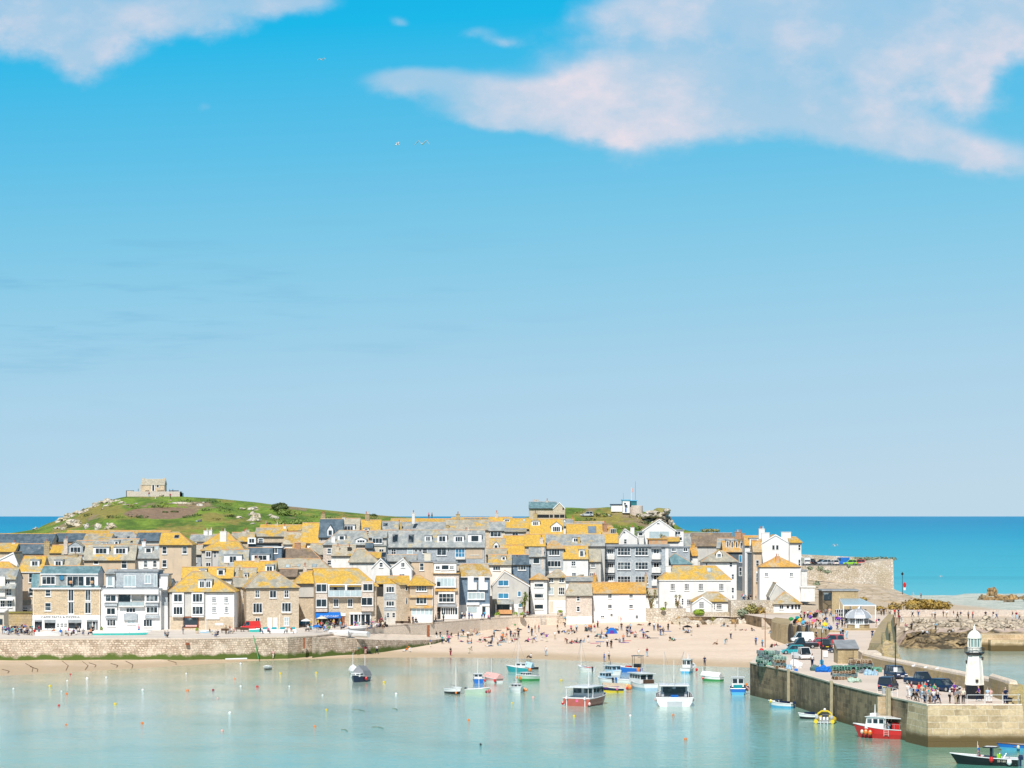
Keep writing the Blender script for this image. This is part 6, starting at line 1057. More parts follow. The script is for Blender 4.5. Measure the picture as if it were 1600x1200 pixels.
pole(1410, 934, 6.3, .09, 'black street lamp against the sea beside the bastion', 'street_lamp', 'paint_black', z=5, lamp=True, cat='street lamp')
p = G(1413.5, 922, 5.2); rt = empty('lifebuoy_stand', p, 'orange-red lifebuoy on its stand beside the black street lamp', 'lifebuoy'); MB().box(p.x - .3, p.x + .3, p.y, p.y + .1, p.z, p.z + .8).build('stand', 'trim', rt); MB().lathe(p + Vector((0, 0, .8)), [(.2, 0), (.45, .3), (.5, .9), (.35, 1.4), (.1, 1.6)], 10, 1, .3).build('housing', 'cloth_red', rt)
# ------------------------------------------------------------------ plants
def shrub(px, py, Y, w_, h_, mat, label, name='shrub', size=.28, n=None, stem=True, cat='shrub', group=None):
    p = P(px, py, Y); k = Y / F; rx, rz = w_ * k / 2, h_ * k / 2; rt = empty(name, p - Vector((0, 0, rz)), label, cat, group); n = n or int(260 * max(.4, rx * rz / 2))
    mb = MB()
    for j in range(max(1, int(rx / max(rz, .3) * .8))):
        m_ = max(1, int(rx / max(rz, .3) * .8)); x = 0 if m_ == 1 else -rx * .65 + 1.3 * rx * j / (m_ - 1)
        mb.leaves(p + Vector((x, 0, R.uniform(-.15, .15) * rz)), rx * (.6 if m_ > 1 else 1), rx * .6, rz * R.uniform(.75, 1.05), n // m_, size, j + int(px), .45)
    mb.build('crown', mat, rt)
    if stem: MB().tube(p - Vector((0, 0, rz * 1.3)), p, .1, .05).build('trunk', 'wood', rt)
    return rt
h = hill_at(438, 800); shrub(438, 791, h.y, 26, 15, 'leaf_dark', 'dark wind-shaped bush on the green ridge right of the chapel', 'bush', .35, 1500); h = hill_at(442, 803); shrub(443, 801, h.y - 3, 24, 10, 'leaf_mid', 'brighter green bush just below the dark ridge bush', 'bush', .35, 700)
h = hill_at(455, 825); shrub(452, 818, h.y - 6, 36, 14, 'leaf_mid', 'low green thicket above the brick chimney roofs', 'bush', .4, 900); shrub(452, 826, 712, 10, 8, 'leaf_lime', 'yellow-flowering gorse beside the small yellow roofs', 'gorse_bush', .3)
shrub(583, 806, 845, 14, 6, 'leaf_dark', 'small dark bush on the skyline above the vivid yellow roof', 'bush', .35, 200); shrub(1082, 842, 735, 34, 20, 'leaf_mid', 'green hedge below the sea left of the brown-tiled hall', 'hedge', .4, 1100); shrub(1110, 829, 750, 24, 6, 'leaf_olive', 'scrubby bush on the shore above the brown-tiled hall', 'bush', .3, 300); shrub(995, 838, 720, 0, 0, 'leaf_mid', 'x') if 0 else 0
shrub(1092, 956, 607, 17, 9, 'leaf_lime', 'bright green bush on the rough wall in front of the arched window', size=.3, n=500); shrub(1036, 951, 606, 8, 5, 'leaf_lime', 'small lime-green plant at the left end of the rough wall', size=.25, n=140); shrub(1114, 968, 603, 8, 10, 'leaf_olive', 'brown-green plant hanging on the rough wall', size=.25, n=200)
for i, (x, y, a, b, mt, lb) in enumerate([(1160, 957, 20, 14, 'leaf_grey', 'grey-green bush on the street wall at left'), (1173, 951, 22, 18, 'leaf_olive', 'olive scrub in the middle of the street wall'), (1188, 955, 18, 20, 'leaf_ochre', 'dry ochre scrub near the shop on the street wall'), (1201, 962, 10, 10, 'leaf_grey', 'grey bush beside the shop gable'), (1167, 968, 30, 9, 'leaf_ochre', 'dry grass tuft at the foot of the street wall')]): shrub(x, y, 599 + i, a, b, mt, lb, size=.3)
for i, (x, y, a, b) in enumerate([(1266, 888, 10, 6), (1282, 889, 12, 8), (1276, 913, 12, 14), (1326, 885, 6, 5), (1293, 893, 14, 7)]): shrub(x, y, 735 - (6 if y > 900 else 0), a, b, 'leaf_grey', ['grey-green bush at the left of the car park bank', 'grey-green bush under the silver parked car', 'large grey bush beside the small white annexe', 'small bush under the green parked car', 'trailing scrub right of the silver car bush'][i], size=.3)
shrub(1276, 922, 722, 9, 14, 'leaf_grey', 'lower grey bush next to the annexe wall', size=.3)
for i, (x, a, b, y) in enumerate([(1412, 40, 15, 947), (1432, 44, 21, 944), (1452, 44, 23, 943), (1470, 36, 17, 947), (1385, 30, 9, 950), (1349, 12, 14, 938)]): shrub(x, y, 596 + i, a, b, 'leaf_ochre', ['dry ochre bush at the left of the thicket behind the walkway wall', 'tall ochre bush under the small beach figures', 'tallest ochre bush in the middle of the thicket', 'ochre bush at the right end beside the pebbles', 'low ochre bush right of the glass pergola', 'brown bush behind the pergola corner'][i], size=.35)
def palm(px, py, Y, h_, crowns, label, name='cordyline_palm'):
    p = P(px, py, Y); k = Y / F; rt = empty(name, p, label, 'palm tree'); tr_ = MB(); cr_ = MB()
    for j, (dx, dy, s) in enumerate(crowns):
        c = p + Vector((dx * k, R.uniform(-.5, .5), dy * k)); tr_.tube(p + Vector((0, 0, 0)), p + Vector((dx * k * .4, 0, dy * k * .5)), .18, .13); tr_.tube(p + Vector((dx * k * .4, 0, dy * k * .5)), c, .13, .08)
        for q in range(46):
            d = Vector((R.gauss(0, 1), R.gauss(0, 1), R.gauss(.25, .8))).normalized(); sz = s * k; t = d.cross(Vector((0, 0, 1))).normalized() * .07
            m_ = c + d * sz * .6 + Vector((0, 0, .1)); e_ = c + d * sz + Vector((0, 0, -.35 * sz * R.random())); cr_.add([c - t * .4, c + t * .4, m_ + t, m_ - t, e_], [(0, 1, 2, 3), (3, 2, 4)])
    tr_.build('trunk', 'wood', rt); cr_.build('crown', 'leaf_mid' if px < 900 else 'leaf_olive', rt)
palm(819, 958, 606, 30, [(0, 19, 10), (-3, 13, 8), (4, 24, 9), (2, 28, 7)], 'round-headed cordyline palm in front of the grey gabled house')
palm(1017, 952, 612, 30, [(-4, 22, 8), (5, 18, 7), (0, 13, 8), (-7, 30, 6), (7, 27, 6), (2, 5, 7)], 'many-headed cordyline palm between the beach cottage and long white house')
palm(1059, 952, 614, 20, [(0, 8, 7), (-3, 20, 4), (3, 20, 4)], 'thin cordyline palm in front of the long white house')
palm(1040, 952, 614, 12, [(0, 9, 4)], 'tiny cordyline palm left of the thin one'); palm(1033, 850, 680, 12, [(0, 12, 6), (5, 10, 6)], 'palm leaves on the terracotta parapet of the brick house')
for x, y, lb in ((158.5, 986, 'round planter with green bush beside the turquoise gig'), (308, 987, 'round planter in front of the yellow-roofed shop'), (777, 962, 'stone flower trough outside the timber porch'), (805, 961, 'yellow-green plants beside the timber porch'), (816, 962, 'green plants at the foot of the cordyline'), (875, 958, 'green plants by the cream house step')):
    p = G(x, y + 3, PZ); k = p.y / F; rt = empty('planter', p, lb, 'planter'); w_ = 9 if x > 770 else 4.2
    MB().lathe(p, [(w_ * k * .42, 0), (w_ * k * .5, .1), (w_ * k * .5, .6)], 10).build('tub', 'stone2', rt); MB().leaves(p + Vector((0, 0, .85)), w_ * k * .5, w_ * k * .4, .45, 120, .16, int(x)).build('plant', 'leaf_lime', rt)
# ------------------------------------------------------------------ boats (built bow along +x, water at z 0)
def hull(rt, L, B, fb, lo, up, keel=-.35, stripe=None, full=False, rib=False):
    n = 12; low = []; upr = []; rim = []; dk = []
    for i in range(n + 1):
        t = i / n; x = -L / 2 + L * t; s = max(0, (t - .4) / .6); b = B / 2 * (1 - s ** 2.4) * (.86 + .14 * min(1, t * 3)) + .02; sh = fb * (1 + .5 * t * t)
        if full: b = B / 2 * (1 - s ** 4) + .02
        xr = x + s ** 2 * .12 * L; kz = keel * (1 - s ** 3)
        mz = fb * .45 * (1 + .4 * t * t)
        low.append([(x, -b * .1, kz), (x, -b * .78, kz * .3), (xr * .4 + x * .6, -b * .93, mz), (xr * .4 + x * .6, b * .93, mz), (x, b * .78, kz * .3), (x, b * .1, kz)])
        upr.append([(xr * .4 + x * .6, -b * .935, mz), (xr, -b, sh), (xr, b, sh), (xr * .4 + x * .6, b * .935, mz)])
        rim.append((xr, b, sh)); dk.append([(xr, -b * .86, sh - .02), (xr, b * .86, sh - .02)])
    h_ = MB().loft(low).build('hull', 'paint_' + lo, rt, smooth=False); 
    u_ = MB()
    for a, b in zip(upr, upr[1:]): u_.add(a + b, [(0, 1, 5, 4), (3, 7, 6, 2)])
    u_.add(upr[0], [(0, 3, 2, 1)]); u_.build('topsides', 'paint_' + up, rt)
    g_ = MB()
    for a, b in zip(rim, rim[1:]):
        g_.tube(a, b, .06, n=5); g_.tube((a[0], -a[1], a[2]), (b[0], -b[1], b[2]), .06, n=5)
    g_.tube((rim[0][0], -rim[0][1], rim[0][2]), rim[0], .06, n=5); g_.build('gunwale', 'paint_' + (stripe or 'white'), rt)
    d_ = MB(); f_ = MB()
    for i in range(n):
        a, b = dk[i], dk[i + 1]
        if i >= n * .62: d_.add([a[0], b[0], b[1], a[1]], [(0, 1, 2, 3)])
        else:
            q = .45 * fb; low_ = lambda p: (p[0], p[1] * .9, p[2] - q); ai, bi, ci, di = map(low_, (a[0], b[0], b[1], a[1]))
            f_.add([ai, bi, ci, di], [(0, 1, 2, 3)]); f_.add([a[0], b[0], bi, ai], [(0, 1, 2, 3)]); f_.add([di, ci, b[1], a[1]], [(0, 1, 2, 3)])
    d_.build('foredeck', 'paint_white', rt); f_.build('cockpit', 'paint_silver', rt)
def cabin(rt, x0, x1, w_, z0, h_, mat='white', roof='white', over=.15, nwin=3, slope=.25, glass='glass'):
    mb = MB(); mb.box8([(x0, -w_ / 2, z0), (x1, -w_ / 2, z0), (x1, w_ / 2, z0), (x0, w_ / 2, z0), (x0, -w_ / 2 * .94, z0 + h_), (x1 - slope, -w_ / 2 * .94, z0 + h_), (x1 - slope, w_ / 2 * .94, z0 + h_), (x0, w_ / 2 * .94, z0 + h_)]); cb = mb.build('wheelhouse', 'paint_' + mat, rt)
    MB().box(x0 - over, x1 - slope + over, -w_ / 2 - over * .5, w_ / 2 + over * .5, z0 + h_, z0 + h_ + .07).build('cabin_roof', 'paint_' + roof, cb)
    L = x1 - slope - x0
    for s in (-1, 1):
        for i in range(nwin):
            a = x0 + L * (i + .14) / nwin; b = x0 + L * (i + .86) / nwin; y = s * w_ / 2 * .985
            MB().box(a, b, min(y, y + s * .03), max(y, y + s * .03), z0 + h_ * .5, z0 + h_ * .86).build('window', glass, cb)
    for s in (-.25, .25): MB().box(x0 - .04, x0, s * w_ - w_ * .19, s * w_ + w_ * .19, z0 + h_ * .42, z0 + h_ * .86).build('window', glass, cb); MB().box8([(x1 - slope * .5, s * w_ - w_ * .19, z0 + h_ * .5), (x1 - slope * .5 + .05, s * w_ - w_ * .19, z0 + h_ * .5), (x1 - slope * .5 + .05, s * w_ + w_ * .19, z0 + h_ * .5), (x1 - slope * .5, s * w_ + w_ * .19, z0 + h_ * .5), (x1 - slope, s * w_ - w_ * .19, z0 + h_ * .88), (x1 - slope + .05, s * w_ - w_ * .19, z0 + h_ * .88), (x1 - slope + .05, s * w_ + w_ * .19, z0 + h_ * .88), (x1 - slope, s * w_ + w_ * .19, z0 + h_ * .88)]).build('window', glass, cb)
    return cb
def mastp(rt, x, z0, h_, r=.05, mat='white', y=0):
    if h_ > 4: q = (x, y, z0 + h_); MB().tube(q, (x + 1.5, 0, z0), .015, n=4).tube(q, (x - 1.6, 0, z0), .015, n=4).tube(q, (x, .8, z0), .015, n=4).tube((x, 0, z0 + .8), (x - 1.5, 0, z0 + .9), .05, n=4).build('rigging', 'cloth_grey', rt)
    MB().tube((x, y, z0), (x, y, z0 + h_), r, r * .6).build('mast', 'paint_' + mat, rt)
def outboard(rt, L, fb, y=0, col_='black', s=1.0):
    mb = MB(); x = -L / 2 - .18 * s; mb.loft([[(x + a * s, y + b * s, fb * .9 + c * s) for a, b in ((.22, -.14), (.22, .14), (-.2, .12), (-.2, -.12))] for c in (0, .25)] + [[(x + a * s, y + b * s, fb * .9 + .42 * s) for a, b in ((.15, -.1), (.15, .1), (-.14, .08), (-.14, -.08))]]); mb.box(x - .06, x + .08, y - .05, y + .05, -.3, fb * .9); mb.build('outboard_motor', 'paint_' + col_, rt)
def fender(rt, x, y, z, r=.2, mat='orange'): MB().ball((x, y, z), r, sz=1.25, n=8, m=5).build('fender', 'paint_' + mat, rt)
def boat(label, px, py, L, B, head, lo='white', up='white', fb=.6, feats=(), name='motor_boat', cat='boat', stripe=None, z=0, full=False, group=None, tilt=0):
    p = G(px, py, z); rt = empty(name, (0, 0, 0), label, cat, group, world=False); hull(rt, L, B, fb, lo, up, stripe=stripe, full=full)
    for ft in feats:
        k = ft[0]
        if k == 'cab': cabin(rt, *ft[1:])
        elif k == 'mast': mastp(rt, *ft[1:])
        elif k == 'ob': outboard(rt, L, fb, *ft[1:])
        elif k == 'fen': fender(rt, *ft[1:])
        elif k == 'cover': MB().loft([[(ft[1] + (ft[2] - ft[1]) * t, y * B * .45, fb * (1 + .3 * t) + zz * ft[3]) for y, zz in ((-1, 0), (-.7, .5), (0, 1), (.7, .5), (1, 0))] for t in (0, .35, .7, 1)]).build('canvas_cover', 'cloth_' + ft[4], rt)
        elif k == 'seat': MB().box(ft[1], ft[1] + .3, -B * .42, B * .42, fb * .75, fb * .85).build('thwart', 'wood', rt)
        elif k == 'box': _, x0, x1, y0, y1, z0, z1, mt, nm = ft; MB().box(x0, x1, y0, y1, z0, z1).build(nm, mt, rt)
        elif k == 'frame': # open canopy on posts
            _, x0, x1, w_, z0, z1, mt = ft; mb = MB()
            for x in (x0, x1):
                for s in (-1, 1): mb.tube((x, s * w_ / 2, z0), (x, s * w_ / 2, z1), .04, n=5)
            mb.box(x0 - .2, x1 + .2, -w_ / 2 - .1, w_ / 2 + .1, z1, z1 + .09); mb.build('canopy', mt, rt)
        elif k == 'rail':
            _, x0, x1, h_ = ft; mb = MB()
            for s in (-1, 1):
                pr_ = None
                for i in range(5):
                    t = i / 4; x = x0 + (x1 - x0) * t; tt = (x + L / 2) / L; sx = max(0, (tt - .4) / .6); b = B / 2 * (1 - sx ** 2.4) * .92 + .02; q = Vector((x, s * b, fb * (1 + .5 * tt * tt))); mb.tube(q, q + Vector((0, 0, h_)), .025, n=4)
                    if pr_: mb.tube(pr_ + Vector((0, 0, h_)), q + Vector((0, 0, h_)), .025, n=4)
                    pr_ = q
            mb.build('guard_rail', 'metal', rt)
    rt.location = p; rt.rotation_euler = (math.radians(tilt), 0, math.radians(head)); return rt
boat('small white dinghy with dark bottom alone near the weedy wall', 418, 1046, 2.4, 1.4, 262, 'black', 'white', .45, [('cover', -1.2, 1.0, .25, 'white'), ('ob', 0, 'black', .7)], name='dinghy')
boat('navy-hulled motor boat with grey tent cover and red fender', 562, 1065, 4.6, 2.6, 250, 'navy', 'navy', .85, [('cover', -2.6, .6, 1.7, 'grey'), ('fen', .5, 1.4, .6, .25, 'red'), ('fen', -1, -1.4, .5, .18, 'white'), ('cab', .5, 1.9, 1.7, .95, .5, 'white', 'white', .05, 2), ('mast', -2.2, 1, 3.4, .05)])
boat('small white cabin boat half hidden behind the navy tented one', 553, 1053, 3.4, 1.8, 100, 'grey', 'white', .6, [('cover', -2, 1.4, .9, 'white'), ('mast', 1.8, .8, 2.8)])
boat('white sailing dinghy with thin mast, leftmost of the moored cluster', 709, 1084, 3.4, 1.7, 305, 'black', 'white', .75, [('seat', 0), ('seat', -1.2), ('mast', .6, .5, 4.6, .06), ('fen', 2.0, -.9, .3, .17, 'orange'), ('cab', .3, 1.5, 1.0, .8, .25)], name='sailing_boat')
boat('pale green open boat with black outboard right of the thin-masted dinghy', 745, 1084, 3.5, 1.6, 340, 'palegreen', 'palegreen', .7, [('seat', 0), ('seat', -1.1), ('ob', 0, 'black', .8), ('fen', 2.3, -.5, .5, .28, 'brick'), ('fen', 1.9, -.8, .4, .2, 'maroon')], name='dinghy')
boat('blue and white boat seen stern-on left of the red tangle boat', 747, 1067, 3.4, 1.8, 95, 'blue', 'blue', .8, [('cab', -.4, 1.6, 1.4, .8, .7, 'white', 'white', .1, 2), ('ob', .0, 'white', .9), ('mast', .8, 1.4, 2.6, .05), ('fen', -2, -1, .5, .18, 'red')])
boat('red and white boat with curved net arch beside the blue stern-on boat', 770, 1066, 3.6, 1.8, 130, 'white', 'palepink', .7, [('cover', -2, 1.6, .8, 'palepink'), ('mast', .4, 1, 3.0, .05), ('fen', -1.8, 1.0, .4, .24, 'red'), ('fen', 1.6, .8, .4, .2, 'red'), ('cab', .3, 1.3, 1.1, .75, .5)])
boat('teal-hulled white cabin boat with orange buoy at the back of the moorings', 811, 1050, 4.0, 1.9, 160, 'teal', 'teal', .8, [('cab', -1.6, .6, 1.5, .9, .7, 'white', 'white', .1, 2), ('fen', -2.4, 1.0, .5, .3, 'orange'), ('mast', .2, 1.4, 4.6, .05), ('cover', -2.6, -1.4, .9, 'lightblue')])
boat('pale green boat with dark waterline right of the teal cabin boat', 825, 1064, 3.8, 1.9, 215, 'green', 'palegreen', .8, [('cab', -.2, 1.2, 1.3, .85, .6), ('ob', 0, 'grey', .8), ('fen', 2.2, .8, .6, .25, 'orange'), ('fen', 1.7, -1.0, .6, .2, 'orange')])
boat('white open boat with orange fenders and tall mast below the pale green one', 808, 1082, 3.8, 2.0, 285, 'white', 'white', .75, [('cab', -1.2, .4, 1.2, .7, .6), ('mast', -.6, 1, 4.8, .05), ('fen', -.3, 1.25, .4, .28, 'orange'), ('fen', 1.8, 1.0, .5, .2, 'orange')])
boat('small black rowing dinghy floating behind the teal boat', 830, 1045.5, 2.6, 1.1, 185, 'black', 'black', .3, [('seat', 0)], name='dinghy', stripe='black')
boat('white boat with red deck pads and mast near the waterline sand', 915, 1049, 3.4, 1.8, 130, 'white', 'white', .7, [('box', -1.6, -.2, -.7, .7, .5, .8, 'cloth_red', 'deck_pad'), ('mast', 1.2, .8, 4.6, .06), ('ob', 0, 'black', .7)])
boat('large white wheelhouse catamaran with brick-red hull side at lower left of cluster', 918, 1101, 7.4, 4.4, 62, 'brick', 'brick', 1.15, [('cab', -1.6, 2.2, 3.4, 1.15, 1.6, 'silver', 'white', .5, 3), ('frame', -3.4, -1.8, 3.6, 1.0, 2.7, 'paint_white'), ('mast', .4, 2.8, 2.2, .06), ('mast', 1.2, 2.8, 1.6, .04, 'grey'), ('ob', -1.5, 'white', 1.0), ('ob', 1.5, 'white', 1.0), ('fen', -3.8, -2.2, .4, .22, 'palepink'), ('fen', -3.8, 2.2, .4, .22, 'red'), ('box', -3.75, -3.68, -.3, .1, .6, 1.0, 'cloth_pink', 'emblem'), ('rail', 0, 3.2, .8), ('box', -3.7, -1.8, -2.1, 2.1, 1.1, 1.22, 'paint_white', 'stern_deck')], full=True, name='work_boat')
boat('small fishing boat with yellow waterline and purple tarpaulins behind the red catamaran', 957, 1082, 3.4, 2.0, 185, 'yellow', 'navy', .7, [('cover', -2.2, 1.6, .7, 'beige'), ('fen', -2.2, 1, .7, .2, 'red'), ('fen', 2, .9, .7, .2, 'purple'), ('box', -1, 1.4, -.8, .8, .7, 1.0, 'cloth_purple', 'tarpaulin'), ('fen', -.6, 1.15, .6, .18, 'pink')])
boat('white ferry-like boat with long wheelhouse, yellow and orange fenders', 1003, 1078, 7.0, 2.8, 112, 'lightblue', 'white', 1.15, [('cab', -1.8, 2.4, 2.4, 1.2, 1.5, 'white', 'white', .45, 4), ('fen', 2.4, 1.5, .5, .32, 'yellow'), ('fen', 1.7, 1.6, .4, .34, 'orange'), ('fen', 1.0, 1.65, .4, .34, 'orange'), ('fen', 2.0, 1.6, .3, .3, 'red'), ('box', -2.9, -2.2, -.8, .8, 1.2, 1.8, 'woodd', 'engine_box'), ('mast', 0, 2.7, 1.6, .05)], name='work_boat')
boat('big white catamaran seen from the stern with blue box on deck', 1053, 1101, 8.0, 5.4, 88, 'white', 'white', 1.3, [('cab', -1.4, 2.6, 3.8, 1.25, 1.7, 'silver', 'white', .6, 3), ('box', -4.06, -3.9, -1.1, 1.1, -.1, .75, 'paint_silver', 'tunnel'), ('box', -3.4, -2.6, -.55, .55, 1.1, 1.65, 'paint_blue', 'deck_box'), ('mast', .2, 3.0, 3.6, .06), ('mast', -.9, 3, 5, .03, 'white', -1.5), ('mast', -.9, 3, 5, .03, 'white', 1.5), ('frame', -2.4, -1.5, 4.2, 1.3, 2.9, 'paint_white'), ('fen', -2, 2.7, .9, .25, 'palepink'), ('fen', -2, -2.7, .9, .25, 'palepink'), ('box', -1.5, -1.45, -1.5, 1.5, 1.4, 2.4, 'glass', 'stern_window')], full=True, name='work_boat')
boat('white runabout with outboards crowded left of the long wheelhouse boat', 948, 1067, 3.6, 1.8, 130, 'white', 'white', .7, [('cab', -.4, 1.2, 1.4, .8, .9, 'lightblue', 'white', .1, 2), ('ob', -.3, 'blue', .9), ('ob', .4, 'black', .9)])
boat('white cabin cruiser with raised bow just above the crowded runabout', 958, 1059, 4.2, 2.0, 300, 'silver', 'white', .9, [('cab', -1.2, 1.2, 1.8, .9, 1.2, 'lightblue', 'white', .25, 3), ('ob', 0, 'white', .9)])
boat('low white inflatable beside the ferry-like boat\'s bow', 974, 1066, 2.6, 1.4, 170, 'white', 'white', .4, [('seat', 0), ('ob', 0, 'black', .7)], name='dinghy')
boat('blue open fishing boat with black framed shelter at the sand\'s edge', 981, 1050, 5.2, 2.1, 165, 'blue', 'blue', .8, [('frame', -2.6, -1.0, 1.6, .8, 2.9, 'paint_black'), ('box', -2.4, -1.2, -.7, .7, .8, 1.5, 'paint_black', 'console'), ('fen', -2.2, 1.2, .5, .35, 'orange'), ('box', -.6, .4, -.6, .6, .7, 1.1, 'cloth_red', 'crate'), ('mast', 3.2, 1, .9, .07, 'navy')])
boat('light blue boat with white wheelhouse and domed cover near the far sand', 1075, 1051, 3.8, 2.0, 70, 'sky', 'white', .8, [('cab', -1.0, .6, 1.5, .9, 1.5, 'white', 'white', .25, 2), ('cover', .4, 2.2, .9, 'white'), ('fen', 1.0, -1.3, .5, .24, 'red'), ('mast', 0, 2.4, 1.0, .1)])
boat('dark green boat with white covered cockpit near the quay end', 1113, 1064, 3.6, 1.9, 150, 'green', 'white', .75, [('cover', -1.6, 1.8, .7, 'white'), ('seat', -1), ('mast', 1.8, .9, 1.4), ('fen', 1.2, 1.1, .5, .2, 'red')])
boat('bright blue fishing boat moored stern-on at the quay end', 1153, 1084, 6.0, 2.6, 85, 'sky', 'blue', 1.0, [('cab', -.6, 1.6, 1.9, 1.1, 1.5, 'white', 'white', .15, 2), ('fen', -1.2, -1.5, .8, .26, 'palepink'), ('fen', .2, -1.55, .9, .26, 'black'), ('fen', 1.3, -1.5, 1.0, .26, 'palepink'), ('mast', 0, 2.6, 1.6, .05), ('box', -2.4, -1.4, -.7, .7, 1.0, 1.5, 'cloth_teal', 'net_bin'), ('fen', -2.2, -1.3, 1.6, .2, 'orange')])
boat('small white speedboat with cyan waterline under the pier wall', 1222, 1106, 3.5, 1.8, 150, 'sky', 'white', .7, [('box', -1, .6, -.6, .6, .6, .95, 'cloth_navy', 'seat'), ('fen', 1.6, .4, .95, .22, 'yellow'), ('ob', 0, 'navy', .9), ('cab', .2, 1.2, 1.2, .75, .4, 'white', 'navy', .05, 1)])
boat('small black and white boat tucked left of the yellow inflatable', 1264, 1123, 2.4, 1.3, 178, 'black', 'white', .55, [('box', -.8, .6, -.5, .5, .6, .9, 'cloth_navy', 'seat'), ('ob', 0, 'black', .8)])
rb = empty('rigid_inflatable', (0, 0, 0), 'yellow rigid inflatable with three white outboards and arched roll bar', 'inflatable boat', world=False); mb = MB()
pts = [(-2.6, 1.3, .35), (-1, 1.4, .4), (1, 1.35, .5), (2.2, .8, .65), (2.8, 0, .8), (2.2, -.8, .65), (1, -1.35, .5), (-1, -1.4, .4), (-2.6, -1.3, .35)]
for a, b in zip(pts, pts[1:]): mb.tube(a, b, .34, n=9)
mb.build('tube', 'paint_yellow', rb); MB().box(-2.5, 1.6, -1.2, 1.2, .1, .35).build('deck', 'paint_silver', rb)
mb = MB(); ar = [(-1.9, 1.25, .5), (-1.7, 1.1, 1.5), (-1.6, .5, 1.95), (-1.6, -.5, 1.95), (-1.7, -1.1, 1.5), (-1.9, -1.25, .5)]
for a, b in zip(ar, ar[1:]): mb.tube(a, b, .14, n=6)
mb.build('roll_bar', 'paint_yellow', rb); MB().box(-.8, .5, -.5, .5, .35, 1.3).build('console', 'paint_grey', rb); MB().ball((-1.6, 0, 2.2), .22).build('radar', 'paint_white', rb)
for y in (-.55, 0, .55): outboard(rb, 5.0, .7, y, 'white', 1.1)
for y in (-1.15, 1.15): fender(rb, -2.2, y, 1.0, .3, 'silver')
rb.scale = (.85, .85, .85); rb.location = G(1290, 1129); rb.rotation_euler = (0, 0, math.radians(78))
boat('red-hulled fishing boat with white wheelhouse moored at the pier head', 1379, 1153, 6.3, 2.7, 152, 'red', 'red', 1.15, [('cab', -.6, 2.0, 2.1, 1.2, 1.45, 'white', 'white', .2, 3, .25, 'glass'), ('frame', -3.0, -.8, 2.2, 1.1, 2.55, 'paint_white'), ('mast', 1.0, 2.7, 1.5, .09), ('box', .7, 1.5, -.5, .5, 2.75, 3.1, 'paint_white', 'radar'), ('fen', 2.3, 1.2, .8, .22, 'cream'), ('fen', 1.7, 1.45, .8, .28, 'orange'), ('fen', 1.1, 1.55, .75, .28, 'orange'), ('fen', -3.8, .9, .5, .24, 'palepink'), ('box', -2.6, -1.5, -.6, .6, 1.1, 2.0, 'cloth_red', 'net_bin'), ('mast', -2.9, 1.2, 2.4, .05), ('mast', -3.3, 1.2, 2.2, .05), ('rail', -3.4, -.6, .7)] + [('box', x, x + .07, 1.27, 1.36, .35, 1.15, 'cloth_palepink', 'ladder_rail') for x in (-1.3, -.7)] + [('box', -1.3, -.63, 1.3, 1.37, z, z + .06, 'cloth_palepink', 'ladder_rung') for z in (.5, .75, 1.0)], name='fishing_boat')
bb_ = boat('black-hulled open boat with fisherman and dark console in the lower right corner', 1544, 1195, 7.0, 2.3, 158, 'black', 'black', .8, [('mast', 1.2, .9, 1.7, .04), ('box', -.55, -.25, -.35, .35, .8, 1.95, 'paint_black', 'console'), ('box', -1.1, .5, -.7, .7, 1.95, 2.08, 'paint_black', 'console_roof'), ('box', -1.0, .3, -.5, .5, 2.08, 2.1, 'paint_white', 'roof_panel'), ('fen', -.6, 1.2, .7, .28, 'red'), ('fen', -2.6, 1.15, .5, .3, 'white'), ('ob', .3, 'navy', 1.3), ('box', .2, 1.0, .6, 1.0, .6, .95, 'cloth_orange', 'crate'), ('box', -1.5, -1.1, .2, .6, .6, 1.3, 'cloth_lime', 'oilskin'), ('box', -1.5, -1.1, .2, .6, .4, .8, 'cloth_yellow', 'bin'), ('box', .9, 1.2, -.3, .0, .75, 1.1, 'cloth_red', 'fuel_can')], name='fishing_boat')
tv, tf = text_mb('SS·160', .34, .01); mb = MB(); mb.add([(-1.75 - v.x * 1.05, 1.215 + .02 * (v.z > 0), .56 + v.y) for v in tv], [tuple(reversed(q)) for q in tf]); mb.build('registration_number', 'paint_cream', bb_)
mb = MB()
for x in (-2.4, -1.7):
    for a, b in (((x, -.3, .8), (x + .3, .3, 1.4)), ((x + .3, .3, 1.4), (x + .6, .6, .8)), ((x, -.3, .8), (x + .6, .6, .8))): mb.tube(a, b, .03, n=4)
mb.build('pot_frame', 'metal', bb_)
boat('blue open boat with cream fender cut by the right edge of the photo', 1602, 1172, 5.6, 1.9, 178, 'sky', 'blue', .6, [('fen', 1.0, 1.05, .45, .2, 'cream'), ('seat', 0), ('seat', 1.2)], stripe='brown', name='rowing_boat')
